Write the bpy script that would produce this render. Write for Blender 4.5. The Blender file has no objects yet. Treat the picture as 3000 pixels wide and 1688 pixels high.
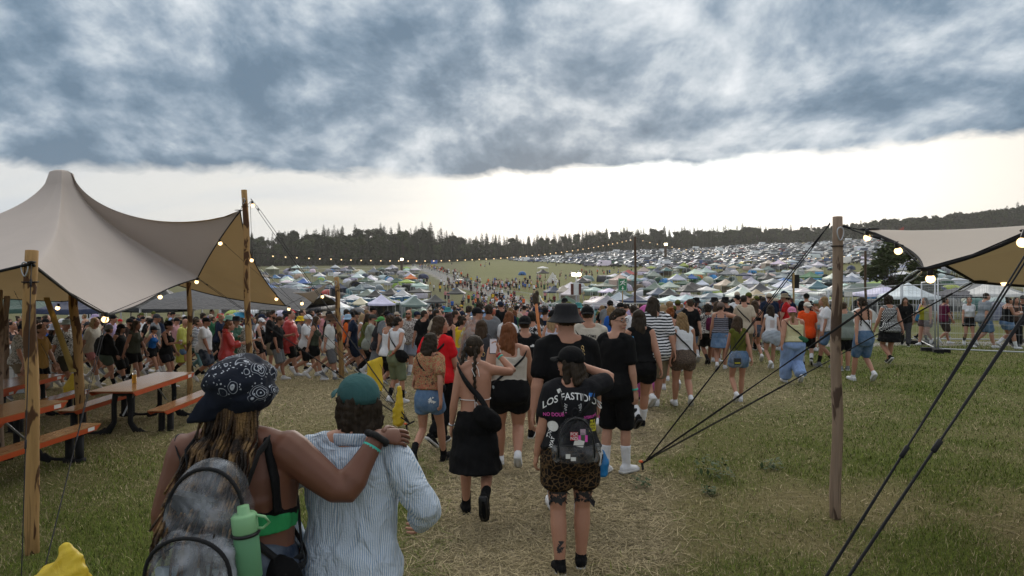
EXPOSURE, SKYSTR, GRASS_N, STRAW_N, BULB_E, HAZE, CROWD_N = 0.74, .1, 620000, 330000, 2.2, .0002, 212
import bpy, bmesh, math, random
import numpy as np
from mathutils import Vector, Matrix
from mathutils.bvhtree import BVHTree
R = random.Random(7)
NR = np.random.RandomState(11)
D2R = math.pi / 180
SC = bpy.context.scene
COL = SC.collection
# ---------- camera geometry measured from the photograph (3000 px wide) ----------
F, CX, YH, CZ = 2000.0, 1500.0, 795.0, 2.26
DK = 3000 / 2575.0
# ---------- terrain ----------
YK = np.array([-50, 0, 7, 13, 20, 30, 42, 60, 100, 165, 250, 330, 450, 600, 900, 4000.])
RK = np.array([-.75, -.45, -.2, 0, .2, .4, .6, .75])
ZK = np.array([
 [0, 0, -.20, -.55, -.95, -1.4, -1.9, -2.6, -4.2, -2.0, 1.0, 2.8, 5.9, 9, 12, 12],
 [0, 0, -.12, -.40, -.85, -1.3, -1.8, -2.5, -4.2, -1.8, 1.2, 2.8, 5.9, 9, 12, 12],
 [0, 0, -.02, -.25, -.65, -1.2, -1.8, -2.6, -4.2, -1.6, 1.2, 3.0, 6.2, 9, 12, 12],
 [0, 0, 0, -.15, -.50, -1.1, -1.8, -2.6, -4.0, -1.0, 1.8, 5.0, 9.2, 13, 16, 16],
 [0, 0, 0, -.10, -.35, -.9, -1.7, -2.4, -3.4, -.5, 3.0, 7.5, 14, 20, 24, 24],
 [0, 0, 0, 0, -.12, -.7, -1.5, -2.0, -2.3, .3, 5.0, 10, 18, 26, 30, 30],
 [0, 0, 0, 0, 0, -.6, -1.3, -1.7, -2.0, .5, 7.0, 13, 23, 32, 38, 38],
 [0, 0, 0, 0, 0, -.5, -1.2, -1.6, -1.8, 1.0, 8.0, 16, 27, 39, 45, 45]], float)
def gz(X, Y):
    X = np.asarray(X, float); Y = np.asarray(Y, float)
    r = np.clip(np.where(Y > .5, X / np.maximum(Y, .5), X / .5), -.75, .75)
    i = np.clip(np.searchsorted(RK, r) - 1, 0, len(RK) - 2)
    t = (r - RK[i]) / (RK[i + 1] - RK[i]); t = t * t * (3 - 2 * t)
    Yc = np.clip(Y, -49, 3900)
    j = np.clip(np.searchsorted(YK, Yc) - 1, 0, len(YK) - 2)
    u = (Yc - YK[j]) / (YK[j + 1] - YK[j])
    def cr(ii):
        p1, p2 = ZK[ii, j], ZK[ii, j + 1]
        h = YK[j + 1] - YK[j]
        jm = np.maximum(j - 1, 0); jp = np.minimum(j + 2, len(YK) - 1)
        m1 = (p2 - ZK[ii, jm]) / (YK[j + 1] - YK[jm]) * h
        m2 = (ZK[ii, jp] - p1) / (YK[jp] - YK[j]) * h
        return ((2*u**3-3*u**2+1)*p1 + (u**3-2*u**2+u)*m1 + (-2*u**3+3*u**2)*p2 + (u**3-u**2)*m2)
    z = cr(i) * (1 - t) + cr(i + 1) * t
    return z
def gzf(X, Y): return float(gz(X, Y))
def P3(px, py, Y): return Vector(((px - CX) / F * Y, Y, CZ - (py - YH) * Y / F))
def at(px, py, h=0.0, lo=2.0, hi=900.0):
    """Ground point (raised by h) seen at a photograph pixel."""
    ys = np.exp(np.linspace(math.log(lo), math.log(hi), 4000))
    xs = (px - CX) / F * ys
    q = YH - F * (gz(xs, ys) + h - CZ) / ys
    k = np.where(q <= py)[0]
    Y = float(ys[k[0]]) if len(k) else hi
    return Vector(((px - CX) / F * Y, Y, gzf((px - CX) / F * Y, Y)))
def gp(px, Y): X = (px - CX) / F * Y; return Vector((X, Y, gzf(X, Y)))
# ---------- numpy value noise ----------
_T = NR.rand(256, 256)
def vnoise(x, y):
    xi = np.floor(x).astype(int); yi = np.floor(y).astype(int)
    fx = x - xi; fy = y - yi; fx = fx*fx*(3-2*fx); fy = fy*fy*(3-2*fy)
    a = _T[xi % 256, yi % 256]; b = _T[(xi+1) % 256, yi % 256]; c = _T[xi % 256, (yi+1) % 256]; d = _T[(xi+1) % 256, (yi+1) % 256]
    return (a*(1-fx)+b*fx)*(1-fy)+(c*(1-fx)+d*fx)*fy
def fbm(x, y, o=4):
    s = 0; a = .5
    for k in range(o): s = s + a*vnoise(x*2**k+17*k, y*2**k+31*k); a *= .5
    return s / (1-.5**o)
def sstep(a, b, x): t = np.clip((x-a)/(b-a), 0, 1); return t*t*(3-2*t)
# ---------- mesh builder ----------
class MB:
    def __init__(s): s.v = []; s.f = []; s.m = []; s.n = 0; s.cur = 0
    def add(s, V, Fs, mat=None):
        V = np.asarray(V, float).reshape(-1, 3); o = s.n
        s.v.append(V); s.n += len(V)
        k = s.cur if mat is None else mat
        for f in Fs: s.f.append(tuple(i+o for i in f)); s.m.append(k)
        return s
    def V(s): return np.concatenate(s.v) if s.v else np.zeros((0, 3))
    def box(s, c, d, rz=0, mat=None, M=None, taper=1):
        x, y, z = [q/2 for q in d]
        V = np.array([[-x,-y,-z],[x,-y,-z],[x,y,-z],[-x,y,-z],[-x*taper,-y*taper,z],[x*taper,-y*taper,z],[x*taper,y*taper,z],[-x*taper,y*taper,z]])
        if rz: c_, s_ = math.cos(rz), math.sin(rz); V = V @ np.array([[c_, s_, 0], [-s_, c_, 0], [0, 0, 1]])
        if M is not None: V = V @ np.array(M.to_3x3()).T
        V = V + np.array(c)
        return s.add(V, [(0,3,2,1),(4,5,6,7),(0,1,5,4),(1,2,6,5),(2,3,7,6),(3,0,4,7)], mat)
    def loft(s, pts, rx, ry=None, ref=(0, 1, 0), n=10, cap=1.0, mat=None, closed=False, pw=2.0):
        P = np.asarray(pts, float); N = len(P)
        rx = np.broadcast_to(np.asarray(rx, float), (N,)); ry = rx if ry is None else np.broadcast_to(np.asarray(ry, float), (N,))
        T = np.zeros_like(P); T[1:-1] = P[2:]-P[:-2]; T[0] = P[1]-P[0]; T[-1] = P[-1]-P[-2]
        if closed: T[0] = T[-1] = P[1]-P[-2]
        T /= np.linalg.norm(T, axis=1)[:, None]+1e-12
        ref = np.asarray(ref, float)
        S = np.cross(T, ref)
        L = np.linalg.norm(S, axis=1)
        bad = L < .05
        if bad.any(): S[bad] = np.cross(T[bad], ref+np.array([.37, .11, .53])); L = np.linalg.norm(S, axis=1)
        S /= L[:, None]; U = np.cross(T, S)
        a = np.arange(n)*2*math.pi/n
        ca, sa = np.cos(a), np.sin(a)
        if pw != 2: ca = np.sign(ca)*np.abs(ca)**(2/pw); sa = np.sign(sa)*np.abs(sa)**(2/pw)
        rings = []
        def ring(c, S_, U_, a_, b_): return c+a_*ca[:, None]*S_+b_*sa[:, None]*U_
        if cap and not closed: rings.append(ring(P[0]-T[0]*cap*.7*min(rx[0], ry[0]), S[0], U[0], rx[0]*.7, ry[0]*.7))
        for i in range(N): rings.append(ring(P[i], S[i], U[i], rx[i], ry[i]))
        if cap and not closed: rings.append(ring(P[-1]+T[-1]*cap*.7*min(rx[-1], ry[-1]), S[-1], U[-1], rx[-1]*.7, ry[-1]*.7))
        K = len(rings); V = np.concatenate(rings); Fs = []
        for i in range(K-1):
            for j in range(n): Fs.append((i*n+j, i*n+(j+1) % n, (i+1)*n+(j+1) % n, (i+1)*n+j))
        if not closed:
            c0 = P[0]-T[0]*cap*min(rx[0], ry[0]); c1 = P[-1]+T[-1]*cap*min(rx[-1], ry[-1])
            V = np.concatenate([V, [c0, c1]])
            for j in range(n): Fs.append((K*n, (j+1) % n, j)); Fs.append((K*n+1, (K-1)*n+j, (K-1)*n+(j+1) % n))
        return s.add(V, Fs, mat)
    def tube(s, pts, r, n=6, mat=None, cap=.3): return s.loft(pts, r, ref=(.13, .29, .95), n=n, cap=cap, mat=mat)
    def ell(s, c, r, n=12, mat=None, M=None):
        k = max(4, n//2); V = [(0, 0, -1)]
        for i in range(1, k):
            p = -math.pi/2+math.pi*i/k
            for j in range(n): t = 2*math.pi*j/n; V.append((math.cos(p)*math.cos(t), math.cos(p)*math.sin(t), math.sin(p)))
        V.append((0, 0, 1)); V = np.array(V)*np.array(r)
        if M is not None: V = V @ np.array(M.to_3x3()).T
        Fs = [(0, 1+(j+1) % n, 1+j) for j in range(n)]
        for i in range(k-2):
            for j in range(n): a = 1+i*n; Fs.append((a+j, a+(j+1) % n, a+n+(j+1) % n, a+n+j))
        t = len(V)-1; a = 1+(k-2)*n
        Fs += [(a+j, a+(j+1) % n, t) for j in range(n)]
        return s.add(V+np.array(c), Fs, mat)
    def lathe(s, prof, n=20, mat=None, c=(0, 0, 0), sx=1, sy=1):
        V = []
        for r, z in prof:
            for j in range(n): t = 2*math.pi*j/n; V.append((r*math.cos(t)*sx, r*math.sin(t)*sy, z))
        Fs = []
        for i in range(len(prof)-1):
            for j in range(n): Fs.append((i*n+j, i*n+(j+1) % n, (i+1)*n+(j+1) % n, (i+1)*n+j))
        Fs.append(tuple(range(n))[::-1]); Fs.append(tuple(range((len(prof)-1)*n, len(prof)*n)))
        return s.add(np.array(V)+np.array(c), Fs, mat)
    def plate(s, G, th, mat=None):
        """closed thin slab over a grid of points G[u][v], thickness vector th"""
        G = np.asarray(G, float); nu, nv = G.shape[:2]; A = G.reshape(-1, 3); B = A+np.asarray(th, float).reshape(-1, 3)
        Fs = []; N = nu*nv
        for i in range(nu-1):
            for j in range(nv-1):
                q = (i*nv+j, (i+1)*nv+j, (i+1)*nv+j+1, i*nv+j+1); Fs.append(q); Fs.append(tuple(N+k for k in q[::-1]))
        bd = [i*nv for i in range(nu)]+[(nu-1)*nv+j for j in range(1, nv)]+[i*nv+nv-1 for i in range(nu-2, -1, -1)]+[j for j in range(nv-2, 0, -1)]
        for k in range(len(bd)): a, b = bd[k], bd[(k+1) % len(bd)]; Fs.append((b, a, N+a, N+b))
        return s.add(np.concatenate([A, B]), Fs, mat)
    def xf(s, M):
        A = np.array(M); s.v = [v @ A[:3, :3].T+A[:3, 3] for v in s.v]; return s
    def join(s, o, M=None, mat=None):
        V = o.V()
        if M is not None: A = np.array(M); V = V @ A[:3, :3].T+A[:3, 3]
        off = s.n; s.v.append(V); s.n += len(V)
        for f, m in zip(o.f, o.m): s.f.append(tuple(i+off for i in f)); s.m.append(m if mat is None else mat)
        return s
    def mesh(s, name, mats=(), smooth=True, cols=None):
        me = bpy.data.meshes.new(name)
        me.from_pydata(s.V().tolist(), [], s.f)
        for m in mats: me.materials.append(m)
        if len(mats) > 1: me.polygons.foreach_set('material_index', s.m)
        if smooth is True: me.polygons.foreach_set('use_smooth', [True]*len(s.f))
        me.update()
        return me
WS = bpy.data.scenes.new('workshop')   # where shapes are fused; removed at the end
def remesh(mb, vox, smooth=2, name='m', noise=0, nscale=9, seed=0, zs=1.0):
    """voxel-union of overlapping closed shells -> one continuous surface"""
    me = mb.mesh('t'); ob = bpy.data.objects.new('t', me); WS.collection.objects.link(ob)
    m = ob.modifiers.new('r', 'REMESH'); m.mode = 'VOXEL'; m.voxel_size = vox; m.use_smooth_shade = True
    if smooth: q = ob.modifiers.new('s', 'SMOOTH'); q.factor = .5; q.iterations = smooth
    WS.view_layers[0].update(); dg = WS.view_layers[0].depsgraph
    out = bpy.data.meshes.new_from_object(ob.evaluated_get(dg)); out.name = name
    bpy.data.objects.remove(ob); bpy.data.meshes.remove(me)
    if noise: displace(out, noise, nscale, seed, zs)
    return out
def displace(me, amp, sc, seed=0, zs=1.0):
    n = len(me.vertices); co = np.empty(n*3); me.vertices.foreach_get('co', co); co = co.reshape(-1, 3)
    no = np.empty(n*3); me.vertex_normals.foreach_get('vector', no); no = no.reshape(-1, 3)
    rs = np.random.RandomState(seed); d = np.zeros(n)
    for k in range(7):
        w = rs.normal(size=3); w[2] *= zs; w *= sc*(1+.35*k)/np.linalg.norm(w); d += np.sin(co @ w*2*math.pi/1.0+rs.rand()*6.28)/(1+.25*k)
    co += no*(d*amp/2.5)[:, None]; me.vertices.foreach_set('co', co.ravel()); me.update()
def append_mb(me, mb):
    """add extra closed shells to a finished mesh"""
    n = len(me.vertices); co = np.empty(n*3); me.vertices.foreach_get('co', co)
    Fs = [tuple(p.vertices) for p in me.polygons]+[tuple(i+n for i in f) for f in mb.f]
    V = np.concatenate([co.reshape(-1, 3), mb.V()])
    out = bpy.data.meshes.new(me.name); out.from_pydata(V.tolist(), [], Fs)
    out.polygons.foreach_set('use_smooth', [True]*len(Fs)); out.update(); nm = me.name; bpy.data.meshes.remove(me); out.name = nm
    return out
# ---------- object helpers ----------
def obj(name, me, parent=None, mats=None, color=None, loc=None, M=None):
    o = bpy.data.objects.new(name, me); COL.objects.link(o)
    if parent is not None: o.parent = parent
    if M is not None: o.matrix_local = M
    elif loc is not None: o.location = loc
    if mats is not None:
        if me.materials:
            for i, m in enumerate(mats): o.material_slots[i].link = 'OBJECT'; o.material_slots[i].material = m
        else:
            for m in mats: me.materials.append(m)
    if color is not None: o.color = (color[0], color[1], color[2], 1)
    return o
def omat(o, m):
    if not o.data.materials: o.data.materials.append(m)
    o.material_slots[0].link = 'OBJECT'; o.material_slots[0].material = m
def tag(o, label, cat, group=None):
    o['label'] = label; o['category'] = cat
    if group: o['group'] = group
    return o
def empty(name, loc=(0, 0, 0), rz=0, label=None, cat=None, group=None):
    o = bpy.data.objects.new(name, None); COL.objects.link(o); o.location = loc; o.rotation_euler = (0, 0, rz); o.empty_display_size = .1
    if label: tag(o, label, cat, group)
    return o
def struct(o, kind='structure'): o['kind'] = kind; return o
# ---------- materials ----------
def newmat(name, rough=.7, spec=.3, metal=0):
    m = bpy.data.materials.new(name); m.use_nodes = True; nt = m.node_tree; b = nt.nodes['Principled BSDF']
    b.inputs['Roughness'].default_value = rough; b.inputs['Metallic'].default_value = metal; b.inputs['Specular IOR Level'].default_value = spec
    return m, nt, b
def N(nt, typ, **kw):
    n = nt.nodes.new('ShaderNode'+typ)
    for k, v in kw.items():
        if k.startswith('i_'): n.inputs[k[2:].replace('_', ' ')].default_value = v
        else: setattr(n, k, v)
    return n
def lk(nt, a, b): nt.links.new(a, b)
def mixc(nt, fac, a, b, typ='MIX'):
    n = nt.nodes.new('ShaderNodeMix'); n.data_type = 'RGBA'; n.blend_type = typ
    for s, q in (('Factor', fac), ('A', a), ('B', b)):
        i = [x for x in n.inputs if x.name == s and x.enabled][0]
        if hasattr(q, 'is_linked') or isinstance(q, bpy.types.NodeSocket): nt.links.new(q, i)
        elif isinstance(q, (int, float)): i.default_value = q
        else: i.default_value = (*q[:3], 1)
    return [x for x in n.outputs if x.enabled][0]
def math_(nt, op, a, b=0.0, c=None, clamp=False):
    n = nt.nodes.new('ShaderNodeMath'); n.operation = op; n.use_clamp = clamp
    for i, q in enumerate((a, b) if c is None else (a, b, c)):
        if isinstance(q, bpy.types.NodeSocket): nt.links.new(q, n.inputs[i])
        else: n.inputs[i].default_value = q
    return n.outputs[0]
def ramp(nt, fac, stops, interp='LINEAR'):
    n = nt.nodes.new('ShaderNodeValToRGB'); n.color_ramp.interpolation = interp; e = n.color_ramp.elements
    while len(e) < len(stops): e.new(.5)
    for q, (p, c) in zip(e, stops): q.position = p; q.color = (c, c, c, 1) if isinstance(c, (int, float)) else (*c[:3], 1)
    nt.links.new(fac, n.inputs[0]); return n.outputs[0]
def noise(nt, scale, detail=3, vec=None, dist=0, rough=.55):
    n = N(nt, 'TexNoise'); n.inputs['Scale'].default_value = scale; n.inputs['Detail'].default_value = detail; n.inputs['Distortion'].default_value = dist; n.inputs['Roughness'].default_value = rough
    if vec is not None: nt.links.new(vec, n.inputs['Vector'])
    return n.outputs['Fac']
def ocoord(nt, scale=None):
    t = N(nt, 'TexCoord').outputs['Object']
    if scale is None: return t
    m = N(nt, 'Mapping'); m.inputs['Scale'].default_value = scale; nt.links.new(t, m.inputs['Vector']); return m.outputs[0]
def bump(nt, b, h, strength=.3, dist=.01):
    n = N(nt, 'Bump'); n.inputs['Strength'].default_value = strength; n.inputs['Distance'].default_value = dist
    nt.links.new(h, n.inputs['Height']); nt.links.new(n.outputs[0], b.inputs['Normal'])
def plain(name, col, rough=.6, metal=0, var=.15, vs=8, spec=.3):
    m, nt, b = newmat(name, rough, spec, metal)
    f = noise(nt, vs, 4, ocoord(nt))
    c = mixc(nt, f, [x*(1-var) for x in col], [min(1, x*(1+var)) for x in col]); lk(nt, c, b.inputs['Base Color'])
    return m
def objcol(nt): return N(nt, 'ObjectInfo').outputs['Color']
def hexl(h):
    h = h.lstrip('#'); return tuple(((int(h[i:i+2], 16)/255+.055)/1.055)**2.4 if int(h[i:i+2], 16) > 10 else int(h[i:i+2], 16)/255/12.92 for i in (0, 2, 4))
def emis(name, col, s):
    m = bpy.data.materials.new(name); m.use_nodes = True; nt = m.node_tree; nt.nodes.remove(nt.nodes['Principled BSDF'])
    e = N(nt, 'Emission'); e.inputs[0].default_value = (*col, 1); e.inputs[1].default_value = s; lk(nt, e.outputs[0], nt.nodes['Material Output'].inputs[0]); return m
# ================= cloth, skin and hair materials =================
def cloth_mat(name, kind='plain', c2=(.02, .02, .02), rough=.85, fold=.5, sc=1.0):
    m, nt, b = newmat(name, rough, .12)
    oc = objcol(nt); co = ocoord(nt); sep = N(nt, 'SeparateXYZ'); lk(nt, co, sep.inputs[0])
    X, Y, Z = sep.outputs
    f = noise(nt, 14, 4, co); base = mixc(nt, f, mixc(nt, .22, oc, (0, 0, 0)), oc)
    wrp = math_(nt, 'MULTIPLY', math_(nt, 'SUBTRACT', noise(nt, 7, 2, ocoord(nt, (1, 1, .6)), .6), .5), .045)
    if kind == 'hstripe':
        Z = math_(nt, 'ADD', Z, wrp)
        s = math_(nt, 'SINE', math_(nt, 'MULTIPLY_ADD', Z, 2*math.pi/(.045*sc), 0)); base = mixc(nt, ramp(nt, math_(nt, 'MULTIPLY_ADD', s, .5, .5), [(.42, 0), (.52, 1)]), base, c2)
    elif kind == 'vstripe':
        a = math_(nt, 'ARCTAN2', X, math_(nt, 'ADD', Y, .02)); xx = math_(nt, 'ADD', math_(nt, 'ADD', X, math_(nt, 'MULTIPLY', Y, .35)), wrp); s = math_(nt, 'SINE', math_(nt, 'MULTIPLY', xx, 2*math.pi/(.0085*sc)))
        base = mixc(nt, ramp(nt, math_(nt, 'MULTIPLY_ADD', s, .5, .5), [(.5, 0), (.75, 1)]), base, c2)
    elif kind in ('floral', 'camo', 'leopard', 'leopard2', 'brush'):
        if kind == 'floral':
            n1 = noise(nt, 38*sc, 3, co, 1.2); n2 = noise(nt, 24*sc, 2, co, 2.0)
            base = mixc(nt, ramp(nt, n1, [(.46, 0), (.52, 1)]), base, c2); base = mixc(nt, ramp(nt, n2, [(.58, 0), (.62, 1)]), base, (.10, .05, .035))
        elif kind == 'camo':
            n1 = noise(nt, 17*sc, 2, co, 2.5); n2 = noise(nt, 23*sc, 2, co, 1.5)
            base = mixc(nt, ramp(nt, n1, [(.47, 0), (.5, 1)]), base, c2); base = mixc(nt, ramp(nt, n2, [(.6, 0), (.63, 1)]), base, [x*.35+.1 for x in c2])
        elif kind == 'brush':
            n1 = noise(nt, 11*sc, 1, co, 3.5); base = mixc(nt, ramp(nt, n1, [(.50, 0), (.53, 1)]), base, c2)
        else:
            v = N(nt, 'TexVoronoi'); v.inputs['Scale'].default_value = (26 if kind == 'leopard' else 75)*sc; v.feature = 'DISTANCE_TO_EDGE'
            wn = noise(nt, 30, 2, co); mp = N(nt, 'VectorMath', operation='ADD'); lk(nt, co, mp.inputs[0])
            sc_ = N(nt, 'VectorMath', operation='SCALE'); sc_.inputs['Scale'].default_value = .035; cb = N(nt, 'CombineXYZ'); lk(nt, wn, cb.inputs[0]); lk(nt, wn, cb.inputs[2]); lk(nt, cb.outputs[0], sc_.inputs[0]); lk(nt, sc_.outputs[0], mp.inputs[1])
            lk(nt, mp.outputs[0], v.inputs['Vector'])
            base = mixc(nt, ramp(nt, v.outputs['Distance'], [(.035, 0), (.10, 1)]), base, c2) if kind == 'leopard' else mixc(nt, ramp(nt, v.outputs['Distance'], [(.08, 0), (.13, 1)]), base, c2)
    elif kind == 'dots':
        # regular rows of dots, every second row offset
        p = .034; zz = math_(nt, 'DIVIDE', Z, p); row = math_(nt, 'FLOOR', zz); off = math_(nt, 'MULTIPLY', math_(nt, 'MODULO', math_(nt, 'ABSOLUTE', row), 2), .5)
        xx = math_(nt, 'ADD', math_(nt, 'DIVIDE', X, p), off); dx = math_(nt, 'SUBTRACT', math_(nt, 'FRACT', xx), .5); dz = math_(nt, 'SUBTRACT', math_(nt, 'FRACT', zz), .5)
        d = math_(nt, 'ADD', math_(nt, 'MULTIPLY', dx, dx), math_(nt, 'MULTIPLY', dz, dz)); base = mixc(nt, math_(nt, 'LESS_THAN', d, .085), base, c2)
    elif kind == 'denim':
        f2 = noise(nt, 9, 5, co); f3 = noise(nt, 140, 2, ocoord(nt, (1, 1, .15)))
        base = mixc(nt, ramp(nt, f2, [(.35, 0), (.7, .55)]), base, mixc(nt, .45, oc, (.55, .62, .7))); base = mixc(nt, math_(nt, 'MULTIPLY', f3, .5), base, (.02, .03, .05))
    lk(nt, base, b.inputs['Base Color'])
    h = math_(nt, 'ADD', noise(nt, 9, 3, ocoord(nt, (1, 1, .55)), .8), math_(nt, 'MULTIPLY', noise(nt, 160, 2, co), .06))
    bump(nt, b, h, fold, .035)
    return m
MT = {}
MT['cloth'] = cloth_mat('cloth')
MT['denim'] = cloth_mat('denim', 'denim', fold=.35)
MT['hstripe'] = cloth_mat('striped_cloth', 'hstripe', (.65, .65, .66))
MT['hstripe_d'] = cloth_mat('dark_striped_cloth', 'hstripe', (.16, .16, .19), sc=1.15)
MT['vstripe'] = cloth_mat('pin_striped_cloth', 'vstripe', (.25, .35, .47), fold=1.6)
MT['floral'] = cloth_mat('floral_cloth', 'floral', (.36, .12, .07), fold=.6)
MT['hawaii'] = cloth_mat('red_print_cloth', 'floral', (.45, .45, .40), sc=.5)
MT['greyprint'] = cloth_mat('grey_print_cloth', 'floral', (.55, .52, .48), sc=.9)
MT['camo'] = cloth_mat('dark_leaf_print', 'camo', (.55, .55, .52))
MT['camo2'] = cloth_mat('black_tie_dye', 'camo', (.5, .5, .5), sc=.6)
MT['brush'] = cloth_mat('brush_print', 'brush', (.012, .012, .014))
MT['leopard'] = cloth_mat('leopard_print', 'leopard', (.009, .007, .006))
MT['leopard2'] = cloth_mat('small_leopard_print', 'leopard2', (.015, .012, .010))
MT['dots'] = cloth_mat('polka_dots', 'dots', (.75, .75, .73))
def mk_vinyl(name, tr=0., rough=.25):
    m, nt, b = newmat(name, rough, .5); oc = objcol(nt); f = noise(nt, 8, 4, ocoord(nt)); c = mixc(nt, f, mixc(nt, .5, oc, (0, 0, 0)), oc)
    if tr: c = mixc(nt, ramp(nt, noise(nt, 7, 4, ocoord(nt, (1, 1, .6)), 1.5), [(.44, 0), (.60, 1)]), mixc(nt, .42, oc, (0, 0, 0)), oc)
    lk(nt, c, b.inputs['Base Color']); bump(nt, b, noise(nt, 9, 4, ocoord(nt, (1, 1, .4)), .8), .55 if not tr else 1.0, .03)
    if tr:
        t = N(nt, 'BsdfTransparent'); mx = N(nt, 'MixShader'); f_ = noise(nt, 5, 4, off(ocoord(nt), (3, 3, 3)), 1.2); lk(nt, ramp(nt, f_, [(.38, tr*.85), (.58, min(.9, tr*1.45))]), mx.inputs[0])
        lk(nt, b.outputs[0], mx.inputs[1]); lk(nt, t.outputs[0], mx.inputs[2]); lk(nt, mx.outputs[0], nt.nodes['Material Output'].inputs[0])
    return m
def off(v, o, s=(1, 1, 1)):
    nt = v.node.id_data; m = N(nt, 'Mapping'); m.inputs['Location'].default_value = o; m.inputs['Scale'].default_value = s; lk(nt, v, m.inputs['Vector']); return m.outputs[0]
MT['vinyl'] = mk_vinyl('thin_plastic', 0, .42); MT['clear'] = mk_vinyl('clear_plastic', .62, .12)
def mk_skin():
    m, nt, b = newmat('skin', .52, .35); oc = objcol(nt); co = ocoord(nt)
    f = noise(nt, 7, 3, co); c = mixc(nt, f, mixc(nt, .18, oc, (.20, .03, .015)), oc); f2 = noise(nt, 60, 2, co)
    c = mixc(nt, math_(nt, 'MULTIPLY', f2, .14), c, (.1, .02, .01)); lk(nt, c, b.inputs['Base Color']); bump(nt, b, f2, .06, .004)
    b.inputs['Subsurface Weight'].default_value = .0
    return m
MT['skin'] = mk_skin()
def mk_hair():
    m, nt, b = newmat('hair', .6, .12); oc = objcol(nt)
    f = noise(nt, 60, 4, ocoord(nt, (1, 1, .08)), .5); f2 = noise(nt, 9, 2, ocoord(nt))
    c = mixc(nt, f, mixc(nt, .75, oc, (0, 0, 0)), mixc(nt, math_(nt, 'MULTIPLY', f2, .12), oc, (.6, .45, .3))); lk(nt, c, b.inputs['Base Color']); bump(nt, b, f, .9, .012)
    b.inputs['Anisotropic'].default_value = .4
    return m
MT['hair'] = mk_hair()
MT['rubber'] = plain('rubber', (.5, .5, .48), .8); MT['black'] = plain('black_plastic', (.012, .012, .013), .45); MT['strap'] = plain('black_webbing', (.008, .008, .009), .8)
MT['white'] = plain('white_print', (.72, .72, .70), .7, var=.05); MT['paper'] = plain('paper', (.65, .64, .6), .7)
MT['steel'] = plain('steel', (.45, .46, .47), .35, .9); MT['gold'] = plain('gold', (.7, .5, .2), .3, .9)
MT['pinkp'] = plain('pink_print', (.72, .10, .42), .7, var=.05); MT['yellowp'] = plain('yellow_patch', (.62, .55, .03), .7, var=.08); MT['redp'] = plain('red_patch', (.42, .02, .03), .6); MT['bluep'] = plain('blue_patch', (.03, .16, .50), .6); MT['blackp'] = plain('black_print', (.012, .012, .012), .8); MT['inkp'] = plain('tattoo_ink', (.035, .034, .036), .6)
MT['tealp'] = plain('teal_band', (.05, .42, .33), .6); MT['greenp'] = plain('green_plastic', (.19, .38, .19), .45, var=.06); MT['obj'] = None
def mk_obj():
    m, nt, b = newmat('coloured_plastic', .5, .4); oc = objcol(nt); f = noise(nt, 10, 3, ocoord(nt)); lk(nt, mixc(nt, f, mixc(nt, .2, oc, (0, 0, 0)), oc), b.inputs['Base Color']); return m
MT['obj'] = mk_obj()
# ================= the figure =================
def ik(a, c, l1, l2, pole):
    a = Vector(a); c = Vector(c); d = c-a; L = min(d.length, (l1+l2)*.9985); d = d.normalized(); c = a+d*L
    x = (l1*l1-l2*l2+L*L)/(2*L); h = math.sqrt(max(l1*l1-x*x, 0)); p = Vector(pole); p = p-d*p.dot(d)
    p = p.normalized() if p.length > 1e-4 else Vector((0, 1, 0))
    return a+d*x+p*h, c
POSES = {
 'wr': dict(L=(-.20, .13, 40), R=(.24, 0, -8), aL=(-.05, .17, -.50), aR=(.06, -.15, -.52)),
 'wl': dict(R=(-.20, .13, 40), L=(.24, 0, -8), aR=(.05, .17, -.50), aL=(-.06, -.15, -.52)),
 'wr2': dict(L=(-.30, .17, 48), R=(.30, .01, -14), aL=(-.06, .24, -.45), aR=(.07, -.20, -.48)),
 'wl2': dict(R=(-.30, .17, 48), L=(.30, .01, -14), aR=(.06, .24, -.45), aL=(-.07, -.20, -.48)),
 'st': dict(L=(0, 0, 0), R=(.02, 0, 0), aL=(-.07, .05, -.53), aR=(.07, .05, -.53)),
 'sr': dict(L=(-.10, .05, 22), R=(.12, 0, 0), aL=(-.08, .08, -.52), aR=(.08, -.06, -.53)),
 'cup': dict(L=(-.19, .13, 40), R=(.24, 0, -8), aL=(-.05, .15, -.50), aR=(-.03, .34, -.22)),
 'cup2': dict(R=(-.12, .06, 25), L=(.16, 0, 0), aR=(.05, .05, -.52), aL=(.03, .34, -.20)),
 'two': dict(L=(0, 0, 0), R=(.05, 0, 0), aL=(.07, .30, -.22), aR=(-.07, .31, -.20)),
 'face': dict(L=(-.15, .10, 30), R=(.18, 0, 0), aL=(.12, .20, .10), aR=(.07, -.10, -.52)),
 'hold': dict(L=(-.15, .08, 30), R=(.18, 0, 0), aL=(-.07, .08, -.52), aR=(.05, .26, .02)),
 'back': dict(L=(-.10, .05, 20), R=(.10, 0, 0), aL=(-.10, .12, -.50), aR=(-.10, -.16, -.40), pR=(.9, -.5, 0)),
}
BUILD = {  # (width, hip, waist, chest, shoulder half, limb)
 'ms': dict(w=1.0, hip=.168, waist=.150, chest=.176, sh=.195, limb=1.0, d=1.0, bust=0),
 'mb': dict(w=1.18, hip=.190, waist=.200, chest=.205, sh=.215, limb=1.18, d=1.35, bust=0),
 'fs': dict(w=.94, hip=.180, waist=.130, chest=.150, sh=.168, limb=.92, d=.95, bust=.018),
 'fb': dict(w=1.12, hip=.215, waist=.172, chest=.178, sh=.185, limb=1.2, d=1.25, bust=.03),
 'fx': dict(w=1.2, hip=.235, waist=.205, chest=.215, sh=.215, limb=1.33, d=1.35, bust=.04),
}
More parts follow.
